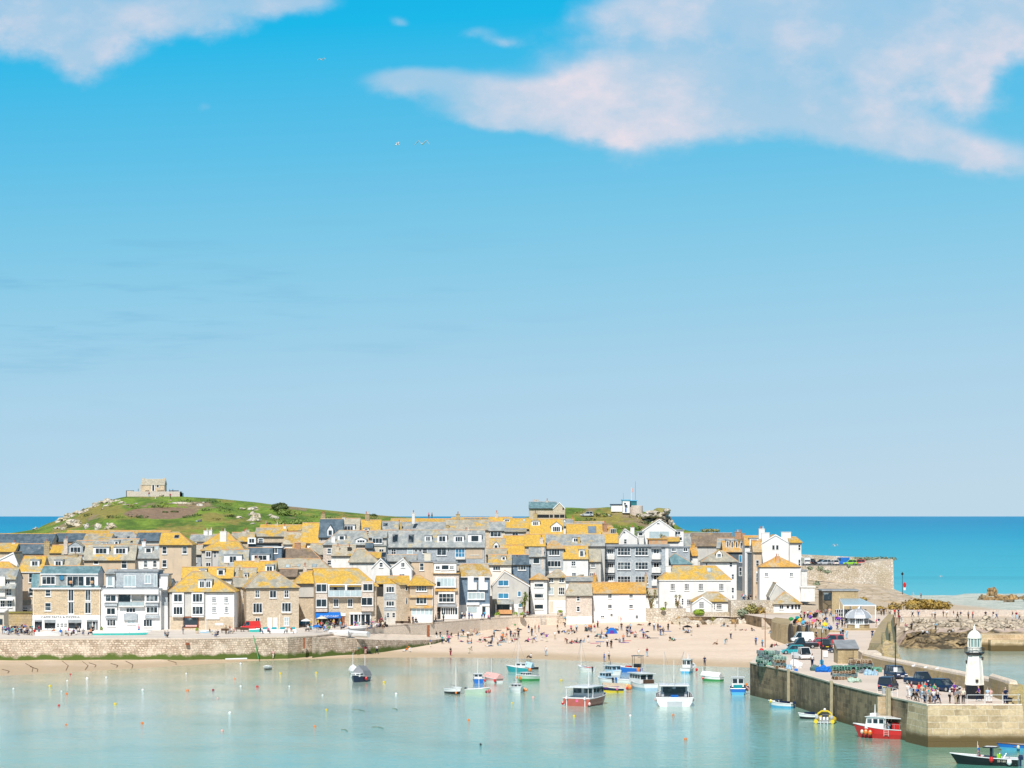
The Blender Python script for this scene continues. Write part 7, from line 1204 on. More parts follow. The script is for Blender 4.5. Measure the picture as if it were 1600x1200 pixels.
# boats pulled up on the promenade
def gig(label, px, py, L, B, head, lo, up, fb=.6, z=PZ, feats=(), name='rowing_boat', tilt=0): return boat(label, px, py, L, B, head, lo, up, fb, feats, name=name, z=z, tilt=tilt)
gig('long turquoise and white pilot gig on the promenade by the guesthouse', 187, 991.5, 10.6, 1.7, 1, 'turquoise', 'white', .62, z=PZ + .1, feats=[('seat', x) for x in (-3, -1.8, -.6, .6, 1.8)])
gig('white dinghy on the promenade in front of the stone café', 74, 993, 4.8, 1.8, 3, 'white', 'white', .6); gig('turquoise rowing boat beside the red van', 403, 987.5, 3.6, 1.5, 5, 'turquoise', 'turquoise', .55); gig('grey-blue upturned-looking dinghy right of the round planter', 322, 989, 2.4, 1.2, 0, 'lightblue', 'lightblue', .35)
for i, (x, y, hd, lb) in enumerate([(530, 992, 165, 'leftmost white covered dinghy on the hotel forecourt edge'), (545, 991, 100, 'white covered dinghy pointing seaward, middle of the hotel dinghies'), (562, 993, 150, 'rightmost low white covered dinghy near the slipway')]): gig(lb, x, y, 4.2, 1.7, hd, 'white', 'white', .5, z=PZ - .15, feats=[('cover', -2, 2, .35, 'white')], name='dinghy')
gig('white motor dinghy on trailer outside the hotel shopfront', 557, 984, 3.6, 1.6, 5, 'grey', 'white', .6, z=PZ + .3)
for i, (x, lb) in enumerate([(414, 'teal-topped stall table left of the row outside the sandstone house'), (428, 'teal-topped stall table in front of the white double door'), (441, 'teal-topped stall table right of the white double door'), (457, 'teal-topped stall table nearest the awning café')]):
    p = G(x, 989, PZ); rt = empty('stall_table', p, lb, 'stall table', 'teal-topped stall tables'); MB().box(p.x - .8, p.x + .8, p.y, p.y + .9, p.z, p.z + .75).build('table', 'trim', rt); MB().slab([p + Vector((-.5, .2, .8)), p + Vector((.5, .2, .8)), p + Vector((.5, .9, 1.15)), p + Vector((-.5, .9, 1.15))], .05).build('display_tray', 'cloth_teal', rt)
def parasol(px, py, r, h_, mat, label, z=PZ, name='parasol'):
    p = G(px, py, z); rt = empty(name, p, label, 'parasol'); MB().tube(p, p + Vector((0, 0, h_)), .04).build('pole', 'metal', rt); MB().lathe(p + Vector((0, 0, h_ - .5)), [(r, 0), (r * .98, .06), (r * .5, .32), (.05, .5)], 10).build('canopy', 'cloth_' + mat, rt)
parasol(503, 982, 1.2, 2.6, 'cream', 'cream parasol under the blue hotel awning'); parasol(478, 983, 1.1, 2.2, 'white', 'white parasol left of the hotel by the dark parked car'); parasol(495, 988, 1.0, 1.6, 'blue', 'blue buggy hood sunshade among the café tables'); parasol(886, 975, .9, 1.9, 'sky', 'tilted blue beach parasol at the foot of the promenade wall', z=2.4); parasol(1074, 985, 1.1, 1.2, 'black', 'dark green parasol among sunbathers under the rough wall', z=2.6); parasol(1310, 982, .8, 2.4, 'purple', 'purple umbrella beside the domed kiosk', z=DZ, name='umbrella')
p = sand_at(956, 990); tn = empty('beach_tent', p, 'small blue pop-up tent on the sand below the white cottage', 'tent'); MB().loft([[p + Vector((x * 1.3, y, 0)) for x, y in ((-1, -.8), (1, -.8), (1, 1), (-1, 1))], [p + Vector((x * 1.0, y * .8, .8)) for x, y in ((-1, -.8), (1, -.8), (1, 1), (-1, 1))], [p + Vector((x * .4, y * .5, 1.3)) for x, y in ((-1, -.2), (1, -.2), (1, 1), (-1, 1))]]).build('canvas', 'cloth_blue', tn); MB().loft([[p + Vector((x, -.86, z)) for x, z in ((-.6, 0), (.6, 0), (.35, .75), (-.35, .75))], [p + Vector((x, -.8, z)) for x, z in ((-.6, 0), (.6, 0), (.35, .75), (-.35, .75))]]).build('opening', 'cloth_purple', tn)
# mooring buoys
BU = [(110, 1054, 'red'), (78, 1073, 'yellow'), (104, 1085, 'orange'), (92, 1103, 'red'), (103, 1133, 'orange'), (180, 1101, 'yellow'), (222, 1131, 'orange'), (166, 1059, 'white'), (105, 1064, 'white'), (136, 1061, 'white'), (223, 1079, 'white'), (21, 1077, 'white'), (96, 1081, 'white'), (293, 1080, 'orange'), (333, 1079, 'maroon'), (340, 1092, 'palepink'), (367, 1061, 'orange'), (402, 1074, 'red'), (438, 1053, 'yellow'), (376, 1073, 'white'), (452, 1073, 'white'), (359, 1115, 'white'), (347, 1143, 'palepink'), (492, 1136, 'orange'), (291, 1053, 'white'), (376, 1038, 'white'), (494, 1052, 'yellow'), (510, 1110, 'yellow'), (504, 1087, 'white'), (600, 1067, 'yellow'), (619, 1085, 'white'), (732, 1126, 'orange'), (800, 1099, 'yellow'), (833, 1091, 'palepink'), (897, 1120, 'yellow'), (985, 1119, 'white'), (751, 1164, 'black'), (877, 1064, 'yellow'), (1071, 1156, 'orange'), (1052, 1118, 'orange')]
pos_words = []
for i, (x, y, c) in enumerate(BU):
    p = G(x, y); r = .13 + .07 * ((i * 7) % 4) / 3
    o = empty('mooring_buoy', p, None, 'buoy', 'mooring buoys in the harbour'); MB().ball(p + Vector((0, 0, r * .5)), r * 1.15, n=10, m=6).build('float', 'paint_' + c, o); MB().tube(p + Vector((0, 0, r * 1.5)), p + Vector((0, 0, r * 1.9)), .05, n=5).build('ring', 'metal', o)
    near = min([(abs(x - a) + 2 * abs(y - b), n_) for a, b, n_ in ((50, 1060, 'close to the left beach'), (60, 1130, 'in open water at lower left'), (240, 1065, 'off the long weedy wall'), (240, 1130, 'in the lower left open water'), (400, 1050, 'near the lone white dinghy'), (420, 1125, 'in open water left of centre'), (562, 1075, 'near the navy tented boat'), (540, 1140, 'in the middle open water'), (760, 1130, 'below the moored cluster'), (900, 1060, 'between the moored boats'), (930, 1125, 'below the red catamaran'), (1053, 1120, 'below the big white catamaran'), (1075, 1160, 'in the lower right water'))])[1]
    pos_words.append([o, f"{dict(palepink='pink', maroon='dark red').get(c, c)} mooring buoy {near}", x, y])
def dedupe(items):
    g = {}
    for it in items: g.setdefault(it[1], []).append(it)
    oo = ['leftmost', 'second from left', 'third from left', 'fourth from left', 'fifth from left', 'sixth from left', 'seventh from left', 'eighth from left', 'ninth from left', 'tenth from left', 'eleventh from left', 'twelfth from left', 'thirteenth from left']
    for lb, v in g.items():
        if len(v) == 1: v[0][0]['label'] = lb; continue
        v.sort(key=lambda t: t[2])
        for i, it in enumerate(v):
            w = 'rightmost' if i == len(v) - 1 else oo[min(i, 12)]
            it[0]['label'] = f"{lb}, {w}" if len(v) > 2 else f"{lb}, {'left' if i == 0 else 'right'} one of two"
dedupe(pos_words)
# ------------------------------------------------------------------ vehicles (front along +x)
def car(label, px, py, head, colr, kind='hatch', z=DZ, cat='car', name='parked_car', group=None, s=1.0):
    L, Wd, Hh = dict(hatch=(4.0, 1.75, 1.48), suv=(4.6, 1.9, 1.75), pickup=(5.2, 1.9, 1.75), van=(4.9, 1.95, 2.1), saloon=(4.4, 1.8, 1.45), truck=(5.6, 2.1, 2.3))[kind]
    rt = empty(name, (0, 0, 0), label, cat, group, world=False); hb = .38 * Hh + .25; a = L / 2
    y = Wd / 2; sec = lambda x, zl, zh, w: [(x, -w * .94, zl), (x, -w, (zl + zh) / 2), (x, -w * .93, zh), (x, w * .93, zh), (x, w, (zl + zh) / 2), (x, w * .94, zl)]
    MB().loft([sec(-a, .4, hb * .92, y * .9), sec(-a + .12, .25, hb, y), sec(-a * .5, .2, hb + .02, y), sec(a * .45, .2, hb, y), sec(a - .25, .24, hb * .84, y * .97), sec(a, .4, hb * .66, y * .85)]).build('body', 'paint_' + colr, rt)
    r0, r1 = dict(hatch=(-a + .1, a * .45), suv=(-a + .1, a * .48), pickup=(-a * .15, a * .5), van=(-a + .05, a * .72), saloon=(-a + .5, a * .42), truck=(a * .2, a * .92))[kind]
    roof = [(r0 + .2, Hh), (r1 - .75, Hh)]; w2 = y * .8
    c = MB().box8([(r0, -y * .92, hb - .02), (r1, -y * .92, hb - .02), (r1, y * .92, hb - .02), (r0, y * .92, hb - .02), (r0 + .25, -w2, Hh - .02), (r1 - .7, -w2, Hh - .02), (r1 - .7, w2, Hh - .02), (r0 + .25, w2, Hh - .02)]).build('windows', 'glass', rt)
    MB().box(r0 + .2, r1 - .65, -w2 - .03, w2 + .03, Hh - .04, Hh + .05).build('roof', 'paint_' + colr, rt)
    mb = MB()
    for xb, xt in ((r0, r0 + .25), ((r0 + r1) / 2 - .3, (r0 + r1) / 2 - .3), (r1, r1 - .7)):
        for s_ in (-1, 1): mb.tube((xb, s_ * y * .93, hb - .03), (xt, s_ * (w2 + .01), Hh - .02), .05, n=4)
    mb.build('pillars', 'paint_' + colr, rt)
    if kind == 'van': MB().box(r0 + .1, r0 + L * .55, -y * .95, y * .95, hb, Hh - .05).build('cargo_side', 'paint_' + colr, rt)
    if kind in ('pickup', 'truck'): MB().box(-a + .1, r0 - .05, -y * .85, y * .85, hb, hb + .06).build('load_bed', 'paint_grey' if kind == 'pickup' else 'paint_white', rt)
    for x in (-a * .6, a * .62):
        for s_ in (-1, 1):
            wh = MB().tube((x, s_ * (y - .2), .34), (x, s_ * (y + .02), .34), .34, n=14).build('tyre', 'rubber', rt); MB().tube((x, s_ * (y - .05), .34), (x, s_ * (y + .04), .34), .2, n=10).build('rim', 'metal', wh)
    for s_ in (-1, 1):
        MB().box(a - .18, a - .02, s_ * y * .62 - .2, s_ * y * .62 + .2, hb * .62, hb * .62 + .16).build('headlight', 'trim', rt); MB().box(-a - .01, -a + .1, s_ * y * .76 - .1, s_ * y * .76 + .1, hb * .62, hb * .9).build('tail_light', 'paint_red', rt)
    MB().box(-a - .02, -a + .05, -.26, .26, .5, .62).build('number_plate', 'paint_yellow', rt); MB().box(a - .05, a + .02, -.26, .26, .42, .54).build('number_plate', 'trim', rt)
    p = G(px, py, z) if not isinstance(px, Vector) else px
    rt.location = p; rt.rotation_euler = (0, 0, math.radians(head)); rt.scale = (s, s, s); return rt
car('dark blue hatchback seen from the rear at the pier edge, nearest the water', 1388, 1078, 68, 'navy', 'suv'); car('dark blue four-by-four behind the rear-facing hatchback', 1400, 1060, 285, 'navy', 'suv'); car('black pickup truck facing the camera in the middle of the pier', 1438, 1070, 300, 'navy', 'pickup'); car('dark hatchback with bright headlights nearest the lighthouse', 1474, 1080, 305, 'navy', 'saloon', s=1.1)
car('black double-cab pickup at the head of the beach slip', 1254, 1013, 180, 'black', 'pickup', s=1.05); car('red hatchback partly hidden behind the black pickup', 1277, 1010, 178, 'red', 'hatch'); car('dark people carrier seen from the rear with yellow plate', 1291, 1014.5, 88, 'black', 'suv'); car('red estate car behind the rear-facing people carrier', 1299, 1007, 182, 'red', 'suv'); car('dark saloon half hidden by the quay store', 1312, 1020, 170, 'navy', 'saloon', s=.9)
car('white van parked behind the black double-cab pickup', 1254, 1003, 182, 'white', 'van', s=.85); car('old white truck cab among the stacked pots', 1252, 1030, 285, 'white', 'truck', s=.85); car('teal car behind the pots on the quay', 1238, 1022, 185, 'teal', 'hatch')
zc_ = stepz(884, 742) + .05
for i, (x, cl_, kd, hd, lb) in enumerate([(1258, 'white', 'van', 100, 'white car at the left end of the bastion car park'), (1269, 'black', 'suv', 75, 'black four-by-four with yellow plate in the bastion car park'), (1282, 'navy', 'saloon', 170, 'dark blue saloon behind the silver car in the bastion car park'), (1288, 'silver', 'hatch', 185, 'silver hatchback at the front of the bastion car park'), (1304, 'white', 'hatch', 100, 'white hatchback right of the silver one in the bastion car park'), (1315, 'blue', 'van', 175, 'blue van in the bastion car park'), (1328, 'lime', 'hatch', 178, 'lime green car in the bastion car park'), (1341, 'red', 'hatch', 180, 'red car at the right end of the bastion car park')]):
    Y = 752 + (8 if i == 2 else 0) + (i % 2) * 3; car(lb, Vector(((x - 800) / F * Y, Y, zc_)), 0, hd, cl_, kd, group='cars in the bastion car park')
h = hill_at(917, 807); car('silver car parked on the grassy headland', h, 0, 178, 'silver', 'hatch'); car('red van parked beside the sandstone house', 392, 984, 182, 'red', 'van', z=PZ, s=.85, name='parked_van', cat='van'); car('dark green car between the sandstone house and the hotel', 470, 980, 200, 'black', 'hatch', z=PZ)
# ------------------------------------------------------------------ lobster pots, nets, gear
def pot(matn):
    rt = empty('lobster_pot', (0, 0, 0), None, 'lobster pot', world=False); mb = MB(); L, W_, h_ = .85, .6, .5
    prof = [(-W_ / 2, 0), (-W_ / 2, h_ * .5), (-W_ * .3, h_ * .88), (0, h_), (W_ * .3, h_ * .88), (W_ / 2, h_ * .5), (W_ / 2, 0)]
    for x in (-L / 2, 0, L / 2):
        for a, b in zip(prof, prof[1:]): mb.tube((x, *a), (x, *b), .035, n=4)
    for y, z in prof: mb.tube((-L / 2, y, z), (L / 2, y, z), .03, n=4)
    mb.build('frame', matn[0], rt); MB().loft([[(x, y * .93, z * .95 + .02) for y, z in prof] for x in (-L / 2 + .03, L / 2 - .03)]).build('netting', matn[1], rt); return rt
protos = [pot(('cloth_grey', 'netd')), pot(('cloth_beige', 'cloth_brown')), pot(('net', 'cloth_black')), pot(('cloth_palegreen', 'netd'))]
bpy.context.view_layer.update(); index_kids(); used = set()
def stack(cx, cy, n, w_, dpt, hh, label, group, mix, z=DZ):
    p = G(cx, cy, z)
    for i in range(n):
        k = mix[i % len(mix)]; o = protos[k]; c = o if k not in used else copy_tree(o); used.add(k)
        lay = i % hh; j = i // hh; nx = max(1, int(w_ / .8)); x = (j % nx) * .82 - w_ / 2; y = (j // nx) * .75
        c.location = p + Vector((x + R.uniform(-.1, .1), y + R.uniform(-.1, .1), lay * .46)); c.rotation_euler = (R.uniform(-.1, .1), R.uniform(-.1, .1), R.choice([0, 1.57]) + R.uniform(-.2, .2)); tag(c, label, 'lobster pot', group)
stack(1207, 1041, 72, 3.6, 3, 5, 'dark net-covered lobster pot in the stack at the pier\'s landward end', 'lobster pots at the landward end of the pier', (0, 2, 3, 0)); stack(1228, 1045, 44, 2.4, 3, 4, 'tan lobster pot in the stack beside the pale sacks', 'tan lobster pots beside the pale sacks', (1, 0, 1, 3)); stack(1324, 1062, 60, 3.2, 3, 4, 'tan and black lobster pot in the stack in front of the stone store', 'lobster pots in front of the stone store', (1, 0, 1, 2)); stack(1351, 1051, 64, 3.4, 3, 4, 'green-netted lobster pot in the heap behind the pier cars', 'lobster pots heaped behind the pier cars', (3, 2, 0, 1))
def heap(px, py, w_, h_, mat, label, name='net_heap', z=DZ, seed=1, cat='net heap'):
    p = G(px, py, z); k = p.y / F; mb = MB()
    for j in range(5): mb.rock(p + Vector((R.uniform(-.4, .4) * w_ * k, R.uniform(0, .8), h_ * k * .22)), w_ * k * R.uniform(.25, .42), .7, h_ * k * R.uniform(.35, .6), seed + j, 2, .5)
    return tag(mb.build(name, mat), label, cat)
heap(1338, 1066, 18, 10, 'cloth_palegreen', 'pale green fishing net heap under the thin pole on the pier', seed=3); heap(1208, 1042, 12, 9, 'net', 'green net heap at the foot of the landward pots', seed=9); heap(1291, 1050, 22, 12, 'cloth_blue', 'bright blue net heap on the quay beside the lamp post', seed=14); heap(1283, 1038, 7, 9, 'cloth_sky', 'small blue tarpaulin bundle against the lamp post', 'tarpaulin_bundle', seed=20, cat='tarpaulin')
heap(1246, 1044, 16, 16, 'cloth_white', 'pile of white sacks and floats beside the truck cab', 'sack_pile', seed=31, cat='sacks'); heap(1233, 1047, 8, 12, 'cloth_lightblue', 'pale blue sacks in front of the tan pots', 'sack_pile', seed=33, cat='sacks'); heap(1275, 1048, 12, 11, 'netd', 'dark net and rope heap left of the blue nets', seed=38); heap(1362, 1055, 16, 10, 'cloth_lightblue', 'pale blue net heap in the gear pile behind the cars', seed=44); heap(1348, 1052, 8, 8, 'cloth_grey', 'grey canvas bundle in the gear pile', 'canvas_bundle', seed=48, cat='bundle'); heap(1369, 1054, 5, 8, 'cloth_orange', 'orange float bundle in the gear pile behind the cars', 'float_bundle', seed=50, cat='floats'); heap(1372, 1050, 12, 12, 'net', 'green net heap nearest the dark cars', seed=52)
for i, (x, y, c, s_, lb) in enumerate([(1236, 970, 'green', 1.0, 'green'), (1243, 974, 'black', 1.2, 'black'), (1250, 972, 'yellow', 1.1, 'yellow'), (1256, 976, 'sky', 1.1, 'blue'), (1262, 978, 'orange', 1.1, 'orange'), (1271, 973, 'pink', 1.0, 'pink'), (1289, 979, 'yellow', 1.2, 'yellow'), (1297, 984, 'blue', 1.0, 'blue'), (1246, 968, 'teal', .9, 'teal'), (1266, 967, 'purple', .9, 'purple')]):
    p = G(x, y, DZ + .4); tag(MB().rock(p + Vector((0, 0, .4)), s_ * .5, .4, s_ * .42, i + 60, 2, .3).build('kayak_bag', 'cloth_' + c), f'{lb} bagged bundle ' + ['at the left end of the arched quay', 'beside the green bag on the arched quay', 'between black and blue bags on the arched quay', 'left of the orange bag on the arched quay', 'at the right of the bags on the arched quay', 'above the orange bag near the poles', 'on the open quay right of the poles', 'just below the lone yellow bundle', 'behind the yellow bag by the shop', 'behind the pink bag by the poles'][i], 'bag')
p = G(1193, 1027, DZ); tag(MB().box(p.x - .5, p.x + .5, p.y, p.y + .5, p.z, p.z + .9).build('notice_stand', 'trim'), 'white notice box at the pier\'s landward corner', 'sign'); tag(MB().ball(G(1190, 1024, DZ) + Vector((0, 0, .8)), .4).build('lifebuoy', 'paint_red'), 'red lifebuoy case at the pier\'s landward corner', 'lifebuoy')
p = G(1290, 1028, DZ); tag(MB().box(p.x - .35, p.x + .35, p.y, p.y + .08, p.z + .2, p.z + 1.1).build('sign_board', 'trim'), 'white board sign standing on the quay road', 'sign'); p = G(1244, 1049, DZ); tag(MB().box(p.x - .25, p.x + .25, p.y, p.y + .4, p.z, p.z + .4).build('crate', 'paint_blue'), 'small blue crate on the quay edge below the sacks', 'crate'); p = G(1390, 1086, DZ); tag(MB().box(p.x - .9, p.x - .1, p.y, p.y + .5, p.z, p.z + .9).build('storage_box', 'metal'), 'white cabinet beside the ladder-head railing', 'cabinet')
p = G(1273, 965, DZ); tag(MB().lathe(p, [(.45, 0), (.5, .9), (.3, 1.2)], 10).build('litter_bin', 'paint_black'), 'black litter bin left of the stone shelter', 'bin')
for i in range(5): p = G(1392 + i * 3.2, 972 + i * .9, 4.9); tag(MB().box(p.x - .12, p.x + .12, p.y, p.y + .2, p.z - .3, p.z + 1.3).build('bollard', 'wood'), 'weathered timber bollard in the row at the top of the old pier wall', 'bollard', 'timber bollards above the old pier wall')
p = P(669.5, 981, 557); tag(MB().box(p.x - .3, p.x + .3, p.y - 1.6, p.y - 1.1, 1.8, PZ + .1).build('timber_post', 'rust'), 'rusty timber post against the pale promenade wall', 'post')
p = P(473, 1004, 498); tag(MB().box(p.x - .18, p.x + .18, 501.0, 501.5, 2.0, 4.1).build('timber_post', 'rust'), 'short rusty post on the wall below the café tables', 'post'); p = P(298, 1005, 497); tag(MB().box(p.x - .35, p.x + .35, 491.6, 492.3, 3.2, 3.6).build('drain_cover', 'rust'), 'rusty outlet on the wall below the yellow-roofed shop', 'drain')
mb = MB()
for x in (845, 852): q = P(x, 975, 602.2); mb.tube((q.x, q.y, 1.8), (q.x, q.y + .2, PZ + .6), .05, n=4)
for i in range(6): a = P(845, 975, 602.2); b = P(852, 975, 602.2); mb.tube((a.x, a.y, 2 + i * .4), (b.x, b.y, 2 + i * .4), .04, n=4)
tag(mb.build('wall_ladder', 'metal'), 'metal ladder on the promenade wall below the slim white house', 'ladder')
mb = MB(); mb.tube(P(396, 993, 496), P(404, 1029, 493), .09, n=5); tag(mb.build('leaning_pole', 'paint_green'), 'long green pole leaning on the weedy wall', 'pole'); tag(MB().tube(P(352, 1030, 491), P(386, 1029, 492), .15, n=6).build('driftwood_beam', 'trim'), 'pale beam lying at the foot of the weedy wall', 'beam')
def bench(px, py, label, z=PZ):
    p = G(px, py, z); rt = empty('bench', p, label, 'bench'); MB().box(p.x - .9, p.x + .9, p.y, p.y + .45, p.z + .4, p.z + .47).build('seat', 'woodd', rt); MB().box(p.x - .9, p.x + .9, p.y + .45, p.y + .5, p.z + .5, p.z + .9).build('backrest', 'woodd', rt)
    for x in (-.75, .7): MB().box(p.x + x, p.x + x + .08, p.y, p.y + .45, p.z, p.z + .4).build('leg', 'woodd', rt)
for x, y, lb in ((375, 987, 'dark bench left of the red van'), (382, 987.5, 'dark bench touching the red van\'s rear'), (352, 989, 'bench in front of the stone shop front'), (624, 977, 'white bench beside the stone cottages\' stairs'), (632, 977, 'second pale bench right of the cottage stairs')): bench(x, y, lb)
p = G(599, 980, PZ); rt = empty('cargo_bike', p, 'dark motorbike parked outside the stone cottages', 'motorbike')
for x in (-.75, .75): MB().tube(p + Vector((x, -.05, .32)), p + Vector((x, .05, .32)), .32, n=12).build('wheel', 'rubber', rt)
MB().loft([[p + Vector((x, y, z)) for y, z in ((-.12, .4), (.12, .4), (.12, h2), (-.12, h2))] for x, h2 in ((-.7, .75), (-.1, .85), (.35, .95), (.7, .6))]).build('frame', 'paint_black', rt); MB().tube(p + Vector((.5, -.3, 1.05)), p + Vector((.5, .3, 1.05)), .03).build('handlebar', 'metal', rt)
# gulls
def gull(px, py, Y, ang, label, s=1.0):
    p = P(px, py, Y); rt = empty('seagull', p, label, 'seagull', 'seagulls in the air'); b = MB()
    b.loft([[p + Vector((x * s, math.cos(a) * r * s, math.sin(a) * r * s)) for a in [i * 1.047 for i in range(6)]] for x, r in ((-.32, .02), (-.2, .06), (0, .09), (.18, .06), (.26, .05), (.33, .01))]); b.build('body', 'paint_white', rt)
    for sg in (-1, 1):
        w_ = MB(); a, c, e = p + Vector((0, sg * .06, .03)) * s, p + Vector((.05, sg * .38, .22 + ang)) * s, p + Vector((-.15, sg * .75, .05 - ang)) * s; d_ = Vector((.2, 0, 0)) * s
        for q in (a, c, e): pass
        w_.slab([a - d_ * .6, a + d_ * .5, c + d_ * .5, c - d_ * .5], .02); w_.slab([c - d_ * .5, c + d_ * .5, e + d_ * .1, e - d_ * .1], .02); w_.build('wing', 'paint_silver', rt)
    rt.rotation_euler = (0, 0, 0); return rt
for i, (x, y, Y, s_, a, lb) in enumerate([(503, 93.5, 190, .5, .05, 'lone white seagull high in the blue sky below the left cloud'), (621, 226, 170, .5, .1, 'white seagull just left of the larger gliding one in mid sky'), (660, 225, 140, .6, .12, 'larger gliding seagull with dark wingtips in mid sky'), (1305, 853, 500, 1.1, .15, 'white seagull flying over the sea above the parked cars'), (1470, 901, 560, .8, .1, 'tiny white gull over the water right of the street lamp')]):
    g_ = gull(x, y, Y, a, lb, s_)
    for ch in [o for o in bpy.data.objects if o.parent == g_]:
        ch.data.transform(Matrix.Rotation(math.radians([60, 20, 75, 50, 30][i]), 4, 'Z'))
for i, (x, y) in enumerate([(1446, 1043.5), (1464, 1045.5), (1470, 1046.5), (1427, 1041)]):
    p = P(x, y + 2, 352 + i); rt = empty('seagull', p, ['white gull on the parapet behind the pickup', 'left of two gulls on the parapet near the lighthouse', 'right of two gulls on the parapet near the lighthouse', 'gull on the parapet above the dark four-by-four'][i], 'seagull', 'seagulls on the parapet')
    MB().ball(p + Vector((0, 0, .22)), .17, 1.5, 1, .9, 8, 5).build('body', 'paint_white', rt); MB().ball(p + Vector((.2, 0, .4)), .09, n=6, m=4).build('head', 'paint_white', rt); MB().tube(p, p + Vector((0, 0, .15)), .02, n=4).build('legs', 'paint_orange', rt)
# ------------------------------------------------------------------ people
def skin(name, J, E, mat, sub=1, root=0):
    me = bpy.data.meshes.new(name); me.from_pydata([j[:3] for j in J], E, []); ob = bpy.data.objects.new(name, me); col.objects.link(ob)
    m = ob.modifiers.new('s', 'SKIN'); m.use_smooth_shade = True
    for i, j in enumerate(J): me.skin_vertices[0].data[i].radius = (j[3], j[4] if len(j) > 4 else j[3]); me.skin_vertices[0].data[i].use_root = (i == root)
    if sub: q = ob.modifiers.new('b', 'SUBSURF'); q.levels = sub; q.render_levels = sub
    dg = bpy.context.evaluated_depsgraph_get(); dg.update(); nm = bpy.data.meshes.new_from_object(ob.evaluated_get(dg)); bpy.data.objects.remove(ob); bpy.data.meshes.remove(me); nm.name = name
    nm.materials.clear(); nm.materials.append(MAT[mat]); return nm
def V(*a): return tuple(a)
POSE = {   # hip z, torso vector, knees, feet, elbows, hands
 'stand': dict(hip=(0, 0, .92), neck=(0, 0, 1.47), kn=[(.02, .10, .5), (.02, -.10, .5)], ft=[(0, .11, .08), (0, -.12, .08)], el=[(-.02, .27, 1.16), (-.02, -.27, 1.16)], hd=[(.08, .28, .92), (.10, -.27, .93)]),
 'walk': dict(hip=(0, 0, .90), neck=(.05, 0, 1.45), kn=[(.22, .09, .50), (-.02, -.09, .48)], ft=[(.28, .09, .08), (-.33, -.09, .14)], el=[(-.16, .25, 1.17), (.14, -.25, 1.16)], hd=[(-.12, .25, .93), (.33, -.22, 1.02)]),
 'sit': dict(hip=(0, 0, .14), neck=(-.10, 0, .68), kn=[(.42, .16, .42), (.40, -.14, .40)], ft=[(.62, .18, .06), (.66, -.12, .06)], el=[(-.05, .28, .40), (.0, -.28, .40)], hd=[(.25, .24, .34), (.27, -.22, .36)]),
 'lie': dict(hip=(0, 0, .13), neck=(-.55, 0, .18), kn=[(.42, .12, .14), (.40, -.12, .28)], ft=[(.85, .14, .08), (.78, -.13, .07)], el=[(-.35, .35, .10), (-.40, -.34, .10)], hd=[(-.10, .42, .07), (-.62, -.40, .07)]),
 'chair': dict(hip=(0, 0, .50), neck=(-.04, 0, 1.04), kn=[(.44, .13, .50), (.43, -.12, .51)], ft=[(.46, .14, .08), (.50, -.12, .08)], el=[(.02, .27, .74), (.0, -.27, .74)], hd=[(.30, .20, .66), (.32, -.18, .68)]),
 'bend': dict(hip=(0, 0, .86), neck=(.42, 0, 1.12), kn=[(.10, .11, .48), (.06, -.12, .48)], ft=[(0, .13, .08), (-.10, -.13, .08)], el=[(.44, .22, .78), (.42, -.22, .80)], hd=[(.55, .18, .52), (.58, -.16, .55)])}
